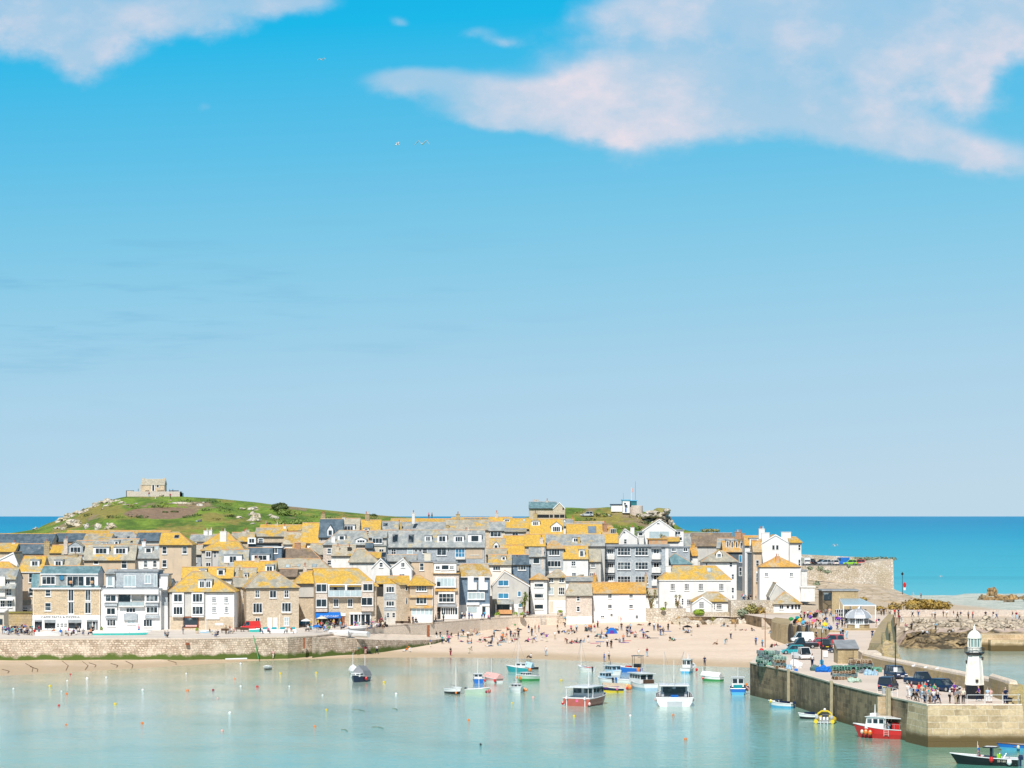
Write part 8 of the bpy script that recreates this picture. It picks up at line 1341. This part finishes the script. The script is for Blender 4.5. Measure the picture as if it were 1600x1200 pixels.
def person_proto(pose):
    d = POSE[pose]; h = Vector(d['hip']); n = Vector(d['neck']); up = (n - h).normalized(); fwd = Vector((1, 0, 0)) if abs(up.x) < .8 else Vector((0, 0, 1))
    ch = h + (n - h) * .72; wa = h + (n - h) * .32; hd0 = n + up * .10; hd1 = n + up * .20 + fwd * .015; top = n + up * .27
    J = [(*h, .15, .11), (*wa, .135, .10), (*ch, .165, .115), (*n, .055), (*hd0, .07, .075), (*hd1, .078, .095), (*top, .055, .06), (*(hd1 + fwd * .105 - up * .01), .018)]
    E = [(0, 1), (1, 2), (2, 3), (3, 4), (4, 5), (5, 6), (5, 7)]
    hj = []
    for s, k in ((1, 0), (-1, 1)):
        i = len(J); hp = h + Vector((0, .09 * s, -.03)); kn, ft = Vector(d['kn'][k]), Vector(d['ft'][k]); tip = ft + Vector((.16, .02 * s, -.04)) if pose != 'lie' else ft + Vector((.05, .02 * s, .12))
        J += [(*hp, .095), (*kn, .062), (*(kn * .45 + ft * .55), .055), (*ft, .042), (*tip, .035)]; E += [(0, i), (i, i + 1), (i + 1, i + 2), (i + 2, i + 3), (i + 3, i + 4)]
        sh = ch + (n - ch) * .55 + Vector((0, .18 * s, 0)); el, ha = Vector(d['el'][k]), Vector(d['hd'][k]); j = len(J); dr_ = (ha - el).normalized()
        J += [(*sh, .062), (*el, .044), (*(ha - dr_ * .06), .03), (*ha, .034, .018)]; E += [(2, j), (j, j + 1), (j + 1, j + 2), (j + 2, j + 3)]; hj.append((j + 3, ha, dr_, s))
    for b, ha, dr_, s in hj:   # four fingers and a thumb, unequal and bent
        side = Vector((1, 0, 0)) if abs(dr_.x) < .7 else Vector((0, 0, 1)); pal = dr_.cross(side).normalized()
        for q, (o_, l) in enumerate(((-.033, .075), (-.011, .088), (.011, .082), (.032, .064))):
            i = len(J); a = ha + dr_ * .045 + side * o_; m_ = a + dr_ * l * .5; e = m_ + (dr_ + pal * .5 * s).normalized() * l * .5; J += [(*a, .009), (*m_, .009), (*e, .008)]; E += [(b, i), (i, i + 1), (i + 1, i + 2)]
        i = len(J); a = ha - side * .035; J += [(*a, .011), (*(a - side * .03 + dr_ * .035), .010)]; E += [(b, i), (i, i + 1)]
    rt = empty('person', (0, 0, 0), None, 'person', world=False)
    def add(nm, me): o = bpy.data.objects.new(nm, me); col.objects.link(o); o.parent = rt; return o
    add('body', skin('body', J, E, 'skin_pale'))
    sh = [ch + (n - ch) * .55 + Vector((0, .18 * s, 0)) for s in (1, -1)]; el = [Vector(x) for x in d['el']]; el = [a + (b - a) * .8 for a, b in zip(sh, el)]
    Jt = [(*(h + (n - h) * .02), .165, .125), (*wa, .155, .12), (*ch, .182, .132), (*(n - up * .05), .09), (*sh[0], .075), (*el[0], .062), (*sh[1], .075), (*el[1], .062)]
    add('shirt', skin('shirt', Jt, [(0, 1), (1, 2), (2, 3), (2, 4), (4, 5), (2, 6), (6, 7)], 'cloth_white'))
    Jl = [(*(h + (n - h) * .03), .17, .13)]; El = []
    for s, k in ((1, 0), (-1, 1)):
        i = len(Jl); kn, ft = Vector(d['kn'][k]), Vector(d['ft'][k]); Jl += [(*(h + Vector((0, .09 * s, -.03))), .108), (*kn, .078), (*(kn * .12 + ft * .88), .062)]; El += [(0, i), (i, i + 1), (i + 1, i + 2)]
    add('trousers', skin('trousers', Jl, El, 'cloth_denim'))
    add('hair', skin('hair', [(*(hd1 + up * .045 - fwd * .03), .095), (*(hd1 - fwd * .06 - up * .02), .07)], [(0, 1)], 'cloth_brown'))
    for i in (0, 1):   # shoes
        ft = Vector(d['ft'][i]); v2 = Vector((.13, 0, -.035)) if pose != 'lie' else Vector((.05, 0, .11)); add('shoe', skin('shoe', [(*(ft - v2 * .2), .05), (*(ft + v2), .045)], [(0, 1)], 'cloth_black'))
    return rt
PR = {k: person_proto(k) for k in POSE}
bpy.context.view_layer.update(); index_kids()
for r in PR.values():
    for c in children(r): c.hide_render = False
TOPS = ['white', 'navy', 'navy', 'navy', 'black', 'black', 'grey', 'red', 'blue', 'grey', 'sky', 'pink', 'palepink', 'lightblue', 'purple', 'teal', 'orange', 'maroon', 'beige', 'green', 'yellow', 'cream', 'denim']
BOTS = ['denim', 'denim', 'navy', 'navy', 'black', 'black', 'beige', 'grey', 'white', 'brown', 'lightblue', 'cream']
HAIR = ['brown', 'black', 'beige', 'brown', 'grey']; SKN = ['skin_pale', 'skin_pale', 'skin_tan', 'skin_pale', 'skin_brown']
NICE = dict(sky='light blue', palepink='pale pink', lightblue='pale blue', denim='blue', maroon='dark red', navy='navy', lime='lime green')
PP = []; rp_ = random.Random(11); usedp = set()
WORDS = dict(stand='standing', walk='walking', sit='sitting', lie='lying', chair='seated', bend='bending down')
def person(pos, px, py, pose, place, top=None, bot=None, ang=None, s=None):
    top = top or rp_.choice(TOPS); bot = bot or rp_.choice(BOTS); o = PR[pose]
    if pose in usedp: c = copy_tree(o)
    else: c = o; usedp.add(pose)
    c.location = pos; c.rotation_euler = (0, 0, ang if ang is not None else rp_.uniform(0, 6.28)); s = (s or rp_.uniform(.94, 1.06)) * 1.08; c.scale = (s, s, s)
    ks = children(o) if c is o else [k for k in NEW.get(c.name, [])]
    PP.append([c, f"person, {NICE.get(top, top)} top, {NICE.get(bot, bot)} trousers, {WORDS[pose]} {place}", px, py, top, bot]); c['category'] = 'person'; c['group'] = 'people out around the harbour'
    return c
def copy_tree(o, parent=None):      # copies a thing and each of its parts
    c = o.copy(); col.objects.link(c)
    if parent: c.parent = parent; NEW.setdefault(parent.name, []).append(c)
    for ch in children(o): copy_tree(ch, c)
    return c
NEW = {}
PLACE_S = [(700, 'by the weedy slipway end'), (760, 'below the blue slate-hung house'), (830, 'below the grey gabled house'), (884, 'below the slim white house'), (930, 'before the pink-grey cottage'), (975, 'on sand near the blue tent'), (1040, 'right of the blue tent'), (1110, 'under the garden wall'), (1300, 'near the arched quay')]
PLACE_P = [(50, 'at the promenade\'s left edge'), (160, 'outside the stone café'), (262, 'by the white guesthouse'), (366, 'outside the yellow-roofed shop'), (470, 'outside the sandstone house'), (545, 'under the blue hotel awning'), (600, 'by the hotel shopfront'), (680, 'outside the stone cottages'), (718, 'by the tall pale house'), (768, 'below the blue slate-hung house'), (900, 'on the promenade by the palm')]
pick = lambda tab, x: next(t for l, t in tab if x <= l)
def on_sand(x, y, pose=None, **k): person(sand_at(x, y), x, y, pose or rp_.choice(['sit', 'sit', 'sit', 'lie', 'stand', 'bend']), pick(PLACE_S, x), **k)
def on_prom(x, y, pose=None, **k): person(G(x, y, PZ), x, y, pose or rp_.choice(['stand', 'walk', 'chair', 'chair']), pick(PLACE_P, x), **k)
def on_pier(x, y, pose=None, place='', **k): person(G(x, y, DZ), x, y, pose or rp_.choice(['stand', 'walk']), place, **k)
# promenade crowd
for x in (4, 7, 9, 12, 14, 17, 20, 23, 25, 27, 29, 31, 33, 35, 37, 39, 41, 43, 46, 48, 50, 54): on_prom(x, rp_.uniform(989, 994), rp_.choice(['chair', 'chair', 'stand']))
for x, t in ((95, 'blue'), (103, 'sky'), (107, 'pink'), (115, 'purple'), (119, 'black'), (124, 'palepink'), (130, 'grey'), (81, 'white'), (61, 'maroon'), (75, 'white'), (84, 'orange'), (142, 'orange'), (145, 'black')): on_prom(x, rp_.uniform(990, 994.5), 'stand' if t in ('black', 'maroon') else 'chair', top=t)
on_prom(217, 992, 'stand', top='pink', bot='blue', s=1.15); on_prom(258, 996, 'chair', top='navy'); on_prom(262, 996.5, 'chair', top='grey'); on_prom(286, 991, 'stand', top='navy', bot='grey'); on_prom(328, 992, 'chair', top='navy'); on_prom(337, 995.5, 'chair', top='grey', bot='denim'); on_prom(340, 995, 'chair', top='navy'); on_prom(353, 991, 'stand', top='beige', bot='brown'); on_prom(359, 990, 'stand', top='red'); on_prom(361, 990.5, 'chair', top='white'); on_prom(366, 990, 'chair', top='palepink')
for x, t in ((407, 'black'), (419, 'pink'), (455, 'red'), (448, 'white')): on_prom(x, 990, 'chair', top=t)
for x in list(range(482, 520, 4)): on_prom(x + rp_.uniform(-1, 1), rp_.uniform(983, 988), 'chair')
for x in list(range(497, 530, 5)): on_prom(x, rp_.uniform(978, 982), rp_.choice(['stand', 'chair']))
on_prom(521, 981, 'stand', top='yellow', bot='grey'); on_prom(526, 979, 'stand', top='navy', bot='navy'); on_prom(537, 984, 'chair', top='lightblue')
for x, t in ((545, 'navy'), (550, 'navy'), (556, 'red'), (567, 'beige'), (572, 'navy'), (575, 'navy'), (580, 'grey'), (586, 'cream'), (591, 'palepink'), (596, 'maroon'), (602, 'cream')): on_prom(x, rp_.uniform(977, 980), rp_.choice(['chair', 'stand']), top=t)
on_prom(578, 985, 'chair', top='sky'); on_prom(602, 974, 'stand', top='teal'); on_prom(639, 974.5, 'stand', top='black', bot='black'); on_prom(645, 974.5, 'stand', top='navy'); on_prom(650, 975, 'chair', top='black', bot='black'); on_prom(662, 973, 'walk', top='navy', bot='grey'); on_prom(671, 972, 'walk', top='pink', bot='denim'); on_prom(681, 973, 'walk', top='orange'); on_prom(693, 971, 'stand', top='teal', bot='navy'); on_prom(684, 968, 'stand', top='black')
for x, t in ((710, 'navy'), (716, 'navy'), (722, 'white'), (726, 'black'), (733, 'blue'), (737, 'blue'), (753, 'blue'), (757, 'sky'), (763, 'pink'), (817, 'white'), (821, 'lightblue'), (824, 'maroon'), (826, 'navy'), (878, 'lightblue')): on_prom(x, rp_.uniform(966, 969) - (3 if x > 800 else 0), rp_.choice(['chair', 'stand']), top=t)
# sand crowd
for x, y, po, t in [(682, 1000, 'stand', 'black'), (688, 998, 'stand', 'black'), (691, 1006, 'stand', 'teal'), (697, 1003, 'sit', 'white'), (701, 1005, 'stand', 'pink'), (699, 996, 'stand', 'navy'), (705, 994, 'sit', 'black'), (724, 992, 'bend', 'blue'), (719, 994, 'sit', 'white'), (741, 989, 'sit', 'palepink'), (745, 989, 'sit', 'beige'), (716, 999, 'stand', 'black'), (721, 1003, 'lie', 'pink'), (731, 1006, 'sit', 'maroon'), (736, 1005, 'sit', 'red'), (731, 998, 'stand', 'white'), (750, 1004, 'sit', 'black'), (758, 1003, 'sit', 'black'), (754, 1001, 'sit', 'palepink'), (767, 1006, 'sit', 'black'), (769, 1004, 'stand', 'black'), (764, 1010, 'lie', 'white'), (778, 1009, 'sit', 'black'), (772, 996, 'stand', 'sky'), (766, 996, 'lie', 'black'), (778, 986, 'lie', 'grey'), (783, 1004, 'lie', 'cream'), (791, 998, 'stand', 'white'), (793, 985, 'sit', 'red'), (805, 996, 'stand', 'white'), (798, 996, 'stand', 'navy'), (810, 997, 'stand', 'black'), (802, 1003, 'stand', 'black'), (800, 1005, 'sit', 'black'), (790, 1004, 'sit', 'white'), (826, 989, 'stand', 'navy'), (831, 994, 'stand', 'navy'), (836, 988, 'stand', 'black'), (842, 988, 'stand', 'maroon'), (832, 1005, 'bend', 'blue'), (838, 1003, 'stand', 'white'), (846, 1001, 'stand', 'navy'), (847, 997, 'bend', 'purple'), (854, 1003, 'stand', 'purple'), (825, 1003, 'sit', 'pink'), (867, 999, 'stand', 'white'), (873, 990, 'sit', 'black'), (883, 991, 'sit', 'blue'), (889, 990, 'sit', 'yellow'), (878, 988, 'sit', 'white'), (871, 987, 'stand', 'navy'), (883, 980, 'bend', 'navy'), (886, 1006, 'bend', 'maroon'), (893, 1006, 'sit', 'red'), (901, 1004, 'sit', 'grey'), (907, 1005, 'sit', 'navy'), (912, 1004, 'sit', 'lightblue'), (919, 1004, 'stand', 'black'), (915, 987, 'stand', 'lightblue'), (924, 988, 'stand', 'navy'), (929, 988, 'stand', 'maroon'), (934, 981, 'stand', 'pink'), (935, 998, 'lie', 'black'), (947, 996, 'sit', 'black'), (942, 998, 'sit', 'white'), (949, 984, 'sit', 'navy'), (965, 985, 'sit', 'white'), (971, 985, 'stand', 'black'), (979, 986, 'bend', 'teal'), (985, 986, 'stand', 'lightblue'), (980, 995, 'stand', 'black'), (968, 1004, 'sit', 'grey'), (974, 1004, 'stand', 'orange'), (962, 1000, 'lie', 'white'), (937, 1011, 'sit', 'cream'), (949, 1011, 'stand', 'white'), (955, 1013, 'stand', 'black'), (993, 992, 'sit', 'red'), (1003, 987, 'sit', 'purple'), (1009, 988, 'lie', 'cream'), (1001, 977, 'lie', 'palepink'), (1015, 978, 'sit', 'black'), (1022, 985, 'stand', 'white'), (1028, 986, 'stand', 'navy'), (1031, 986, 'bend', 'blue'), (1036, 987, 'sit', 'black'), (1044, 985, 'stand', 'black'), (1062, 983, 'stand', 'navy'), (1068, 986, 'sit', 'navy'), (1075, 989, 'sit', 'blue'), (1080, 993, 'stand', 'white'), (1090, 980, 'sit', 'black'), (1131, 979, 'sit', 'navy'), (1137, 979, 'lie', 'grey'), (1149, 985, 'stand', 'grey'), (1158, 985, 'lie', 'grey'), (1175, 986, 'sit', 'black'), (1165, 985, 'lie', 'palepink'), (1142, 998, 'stand', 'cream'), (1133, 1007, 'bend', 'teal'), (1120, 1007, 'sit', 'beige'), (1181, 1008, 'stand', 'blue'), (1191, 1011, 'stand', 'sky'), (1204, 990, 'sit', 'navy'), (1207, 989, 'sit', 'white'), (1212, 995, 'sit', 'pink'), (1216, 995, 'sit', 'black'), (1206, 1012, 'sit', 'black'), (1211, 1012, 'sit', 'maroon'), (1214, 1012, 'sit', 'black'), (1190, 978, 'sit', 'palepink'), (1245, 995, 'stand', 'white'), (970, 975.5, 'stand', 'palepink'), (672, 1011, 'stand', 'blue'), (655, 996, 'stand', 'purple')]: on_sand(x, y, po, top=t)
# waterline walkers
def wl(x, y, po, t, b, pl): person(sand_at(x, y), x, y, po, pl, top=t, bot=b)
wl(398, 1028, 'stand', 'palepink', 'brown', 'beside the long green pole'); wl(427, 1030, 'walk', 'palepink', 'cream', 'at the waterline left of centre'); wl(453, 1027.5, 'walk', 'grey', 'denim', 'at the waterline under the weedy wall'); wl(472, 1027, 'stand', 'cream', 'black', 'at the waterline under the weedy wall'); wl(493, 1026.5, 'stand', 'cream', 'beige', 'at the waterline under the weedy wall'); wl(498, 1024.5, 'stand', 'black', 'black', 'at the weedy wall foot'); wl(530, 1023.5, 'walk', 'black', 'white', 'on the wet sand below the slipway'); wl(552, 1023, 'bend', 'cream', 'beige', 'on the wet sand below the slipway'); wl(559, 1023.5, 'stand', 'teal', 'brown', 'on the wet sand below the slipway'); wl(571, 1022.5, 'stand', 'maroon', 'palepink', 'on the wet sand below the slipway'); wl(589, 1022, 'walk', 'white', 'navy', 'on the wet sand below the slipway')
wl(635, 1018, 'sit', 'orange', 'white', 'at the weed\'s end by the slipway'); wl(641, 1019, 'bend', 'orange', 'white', 'at the weed\'s end by the slipway'); wl(704, 1025, 'stand', 'black', 'maroon', 'alone at the waterline'); wl(733, 1021, 'bend', 'cream', 'cream', 'near the centre waterline'); wl(853, 1025, 'stand', 'white', 'lightblue', 'near the waterline above the teal boat'); wl(829, 1028, 'sit', 'white', 'black', 'at the edge near the black dinghy'); wl(944, 1034, 'stand', 'blue', 'blue', 'left of the blue fishing boat'); wl(951.5, 1032, 'stand', 'white', 'black', 'left of the blue fishing boat'); wl(998, 1028, 'stand', 'white', 'cream', 'behind the blue fishing boat'); wl(1011, 1026, 'stand', 'maroon', 'lightblue', 'behind the blue fishing boat'); wl(1101, 1040, 'stand', 'navy', 'navy', 'alone near the green boat')
# pier head visitors
for x, y, t in [(1419, 1091, 'white'), (1424, 1089, 'maroon'), (1428, 1095, 'navy'), (1432, 1096, 'blue'), (1436, 1090, 'red'), (1441, 1093, 'beige'), (1445, 1099, 'grey'), (1449, 1096, 'palepink'), (1453, 1100, 'grey'), (1455, 1093, 'blue'), (1459, 1100, 'white'), (1460, 1091, 'green'), (1465, 1099, 'white'), (1463, 1094, 'denim')]: on_pier(x, y, None, 'in the crowd at the pier corner', top=t)
for x, y, t, b, po in [(1484, 1099, 'white', 'black', 'stand'), (1493, 1100, 'grey', 'beige', 'stand'), (1497, 1100, 'grey', 'black', 'stand'), (1505, 1099.5, 'cream', 'black', 'stand'), (1491, 1088, 'purple', 'maroon', 'stand'), (1530, 1096, 'purple', 'navy', 'walk'), (1543, 1098, 'lightblue', 'white', 'stand'), (1548, 1098, 'palepink', 'white', 'stand')]: on_pier(x, y, po, 'beside the lighthouse railing', top=t, bot=b)
on_pier(1571, 1101, 'stand', 'beside a pushchair', top='navy', bot='navy', s=1.15); person(G(1549, 1086, DZ) + Vector((0, -.3, .0)), 1549, 1080, 'stand', 'against the parapet end', top='white', bot='denim', s=1.2)
on_pier(1269, 1042, 'stand', 'alone on the quay road', top='white', bot='navy', s=1.1)
for x, y, t in [(1302, 972, 'lightblue'), (1307, 971, 'palepink'), (1311, 974, 'palepink'), (1316, 980, 'navy'), (1317, 976, 'navy'), (1317, 997, 'black'), (1323, 998, 'lightblue'), (1320, 985, 'navy'), (1363, 998, 'navy'), (1369, 979, 'pink'), (1373, 978, 'navy'), (1276, 978, 'maroon'), (1275, 1000, 'navy'), (1314, 995, 'lightblue')]: on_pier(x, y, None, 'near the domed kiosk', top=t)
for x, y, t in [(1262, 966, 'white'), (1266, 965, 'sky'), (1271, 966, 'palepink'), (1277, 965, 'pink'), (1257, 967, 'maroon'), (1281, 966, 'red'), (1251, 969, 'white'), (1290, 963, 'grey'), (1286, 969, 'lightblue'), (1275, 985, 'navy'), (1296, 988, 'lightblue'), (1285, 990, 'teal'), (1290, 992, 'sky')]: on_pier(x, y, None, 'on the quay above the arches', top=t)
for x, y, t in [(1377, 962, 'grey'), (1381, 962, 'black'), (1390, 963, 'cream'), (1398, 964, 'red'), (1404, 964, 'navy'), (1405, 973, 'maroon'), (1409, 974, 'white'), (1426, 964, 'white'), (1435, 963, 'palepink'), (1456, 967, 'white'), (1461, 967, 'lightblue'), (1474, 964, 'palepink'), (1479, 965, 'white'), (1490, 966, 'maroon'), (1496, 967, 'brown'), (1501, 967, 'navy'), (1513, 967, 'grey'), (1520, 967, 'red'), (1540, 967, 'navy'), (1552, 967, 'navy'), (1557, 967, 'white'), (1582, 968, 'black'), (1588, 968, 'maroon'), (1593, 969, 'cream')]:
    person(G(x, y, 4.95), x, y, rp_.choice(['walk', 'stand']), 'by the long tan wall', top=t)
for x, y, t, po in [(1415, 988, 'pink', 'stand'), (1424, 992, 'navy', 'stand'), (1442, 996, 'white', 'sit'), (1449, 996, 'lightblue', 'sit'), (1462, 990, 'sky', 'stand'), (1484, 997, 'white', 'sit'), (1489, 997, 'white', 'sit'), (1535, 1003, 'navy', 'stand')]:
    Y = 545 + (1000 - y) * 1.2; q = shore(x, Y); person(Vector((q.x, q.y, max(q.z, H - (y - HY) / F * Y - .6))), x, y, po, 'on the dark rocks beyond the pier', top=t)
for x, y, t, Y in [(1427, 934, 'lightblue', 760), (1439, 935, 'maroon', 765)]: person(P(x, y, Y), x, y, 'stand', 'above the ochre thicket', top=t)
for x, y, t in [(1159, 936, 'pink'), (1162, 936, 'white'), (1164, 936, 'sky'), (1169, 937, 'black'), (1173, 937, 'black'), (1181, 938, 'grey')]: person(P(x, y + 3, 616), x, y, 'walk', 'in the narrow street', top=t)
for x, y, t, po in [(265, 771, 'teal', 'stand'), (270, 771, 'sky', 'stand'), (266, 778, 'maroon', 'walk'), (233, 776, 'maroon', 'walk'), (216, 770, 'teal', 'stand'), (243, 778, 'palepink', 'sit'), (252, 773, 'navy', 'sit'), (309, 815, 'denim', 'sit'), (314, 814, 'purple', 'sit'), (77, 812, 'black', 'walk'), (51, 820, 'black', 'walk')]:
    q = hill_at(x, y + 1); 
    if y < 774: q = P(x, y, ORG['chapel'].y - 3.0)
    person(q, x, y, po, 'near the hilltop chapel' if x > 200 and y < 800 else ('on the hillside below the chapel' if x > 200 else 'on the left shore slope'), top=t)
for x, y, t in [(670, 809, 'pink'), (675, 809, 'navy')]: q = hill_at(x, 811); person(q, x, y, 'stand', 'on the skyline', top=t, s=1.2)
for x, y, t in [(981, 803, 'red'), (983, 803, 'white'), (935, 806, 'black'), (952, 808, 'white')]: person(hill_at(x, y), x, y, 'stand' if x > 960 else 'sit', 'by the lookout', top=t)
bp = bb_.location; a_ = math.radians(158); person(Vector((bp.x + math.cos(a_) * 1.1, bp.y + math.sin(a_) * 1.1, .42)), 1523, 1180, 'stand', 'aboard the black-hulled boat', top='blue', bot='grey', ang=a_)
for x, y, t in ((1371, 1132, 'grey'), (1377, 1133, 'navy')): person(Vector((G(1380, 1154).x + (x - 1374) * .09 + .4, G(1380, 1154).y, .75)), x, y, 'stand', 'aboard the red-hulled fishing boat', top=t)
p = G(1578, 1101, DZ); rt = empty('pushchair', p, 'black pushchair at the railing at the far end of the pier', 'pushchair')
for x in (-.35, .35): MB().tube(p + Vector((x, -.25, .14)), p + Vector((x, -.2, .14)), .14, n=10).build('wheel', 'rubber', rt)
MB().tube(p + Vector((-.4, 0, .2)), p + Vector((.5, 0, .95)), .03).tube(p + Vector((.4, 0, .2)), p + Vector((-.3, 0, .8)), .03).build('frame', 'paint_black', rt); MB().loft([[p + Vector((x, y, z)) for x, z in ((-.35, .35), (.2, .35), (.3, .8), (-.1, .9), (-.4, .6))] for y in (-.2, .2)]).build('seat', 'cloth_black', rt)
tw = []
for i in range(22):
    x = rp_.uniform(700, 1100); y = rp_.uniform(986, 1008); q = sand_at(x, y); c = rp_.choice(['red', 'blue', 'pink', 'white', 'navy', 'teal', 'yellow', 'purple'])
    o = MB().box(q.x - .9, q.x + .9, q.y - .45, q.y + .45, q.z + .02, q.z + .07).build('beach_towel', 'cloth_' + c); o['category'] = 'towel'; o['group'] = 'towels on the beach'; tw.append([o, f"{c} towel laid on the sand {pick(PLACE_S, x)}", x, y])
dedupe(tw); tw = []
for i, (x, y, x2, y2) in enumerate([(3, 1046, 12, 1052), (40, 1037, 50, 1050), (47, 1042, 58, 1050), (97, 1033, 103, 1048), (129, 1034, 133, 1047), (139, 1036, 148, 1043), (173, 1037, 182, 1043), (196, 1033, 206, 1045), (262, 1032, 275, 1039)]):
    a, b = sand_at(x, y), sand_at(x2, y2); m_ = (a + b) / 2 + Vector((.8, 0, 0)); u = Vector((0, 0, .05)); o = MB().tube(a + u, m_ + u, .045, n=5).tube(m_ + u, b + u, .045, n=5).build('mooring_rope', 'cloth_brown'); o['category'] = 'rope'; o['group'] = 'mooring ropes on the left sand'; tw.append([o, 'dark mooring rope lying across the left sand strip', x, y])
for i, (x, y, w_) in enumerate([(560, 1110, 20), (617, 1108, 8), (590, 1137, 18), (538, 1141, 10)]):
    a, b = G(x - w_ / 2, y - 1), G(x + w_ / 2, y + 1.2); m_ = (a + b) / 2 + Vector((0, 1.2, 0)); o = MB().tube(a, m_, .05, n=5).tube(m_, b, .05, n=5).build('floating_line', 'leaf_dark'); o['category'] = 'floating rope'; o['group'] = 'weedy lines floating in the harbour'; tw.append([o, 'dark weedy line floating in the open harbour water', x, y])
dedupe(tw)
# the rest of the crowd, too many to single out
CR = random.Random(21); cv, cf, cm = [], [], []; mts = {}
def crowd(n, x0, x1, y0, y1, poses, fn, clumps):
    cs = [(CR.uniform(x0, x1), CR.uniform(y0, y1)) for _ in range(clumps)]
    for i in range(n):
        a, b = cs[i % clumps]; x, y = a + CR.gauss(0, 3), b + CR.gauss(0, .9); p = fn(x, y); an = CR.uniform(0, 6.28); ca, sa = math.cos(an), math.sin(an); tp, bt = CR.choice(TOPS), CR.choice(BOTS)
        for k in SRC[CR.choice(poses)]:
            m = {'body': 'skin_pale', 'shirt': 'cloth_' + tp, 'trousers': 'cloth_' + bt, 'hair': 'cloth_brown', 'shoe': 'cloth_black'}[k[0]]; mi = mts.setdefault(m, len(mts)); n0 = len(cv)
            cv.extend([(p.x + u * ca - v * sa, p.y + u * sa + v * ca, p.z + w_) for u, v, w_ in k[1]]); cf.extend([tuple(q + n0 for q in f_) for f_ in k[2]]); cm.extend([mi] * len(k[2]))
SRC = {po: [(k.name.split('.')[0], [tuple(v.co) for v in k.data.vertices], [tuple(f_.vertices) for f_ in k.data.polygons]) for k in children(PR[po])] for po in PR}
crowd(60, 735, 1050, 985, 1005, ['sit', 'sit', 'stand', 'lie'], sand_at, 15); crowd(26, 482, 600, 978, 987, ['chair', 'stand'], lambda x, y: G(x, y, PZ), 9); crowd(14, 8, 50, 986, 990, ['chair', 'stand'], lambda x, y: G(x, y, PZ), 5); crowd(22, 1250, 1318, 962, 985, ['stand', 'walk'], lambda x, y: G(x, y, DZ), 9); crowd(8, 1420, 1462, 1086, 1097, ['stand'], lambda x, y: G(x, y, DZ), 4)
me = bpy.data.meshes.new('crowd'); me.from_pydata(cv, [], cf); ob = bpy.data.objects.new('crowd', me); col.objects.link(ob)
for m in mts: me.materials.append(MAT[m])
me.polygons.foreach_set('material_index', cm); tag(ob, 'small background figures filling gaps in the crowds on beach, promenade and quay', 'crowd', kind='stuff')
# dress everyone
for c, lb, px, py, top, bot in PP:
    i_ = int(px * 7 + py * 3)
    hr = HAIR[i_ % 5]; sk_ = SKN[i_ % 5]
    ks = NEW.get(c.name) or children(c)
    for k in ks:
        nm = k.name.split('.')[0]; m = {'body': sk_, 'shirt': 'cloth_' + top, 'trousers': 'cloth_' + bot, 'hair': 'cloth_' + hr}.get(nm)
        if m: k.material_slots[0].link = 'OBJECT'; k.material_slots[0].material = MAT[m]
dedupe(PP)
for k, r in PR.items():
    if k not in usedp: bpy.data.objects.remove(r)
print('objects', len(bpy.data.objects), 'people', len(PP))
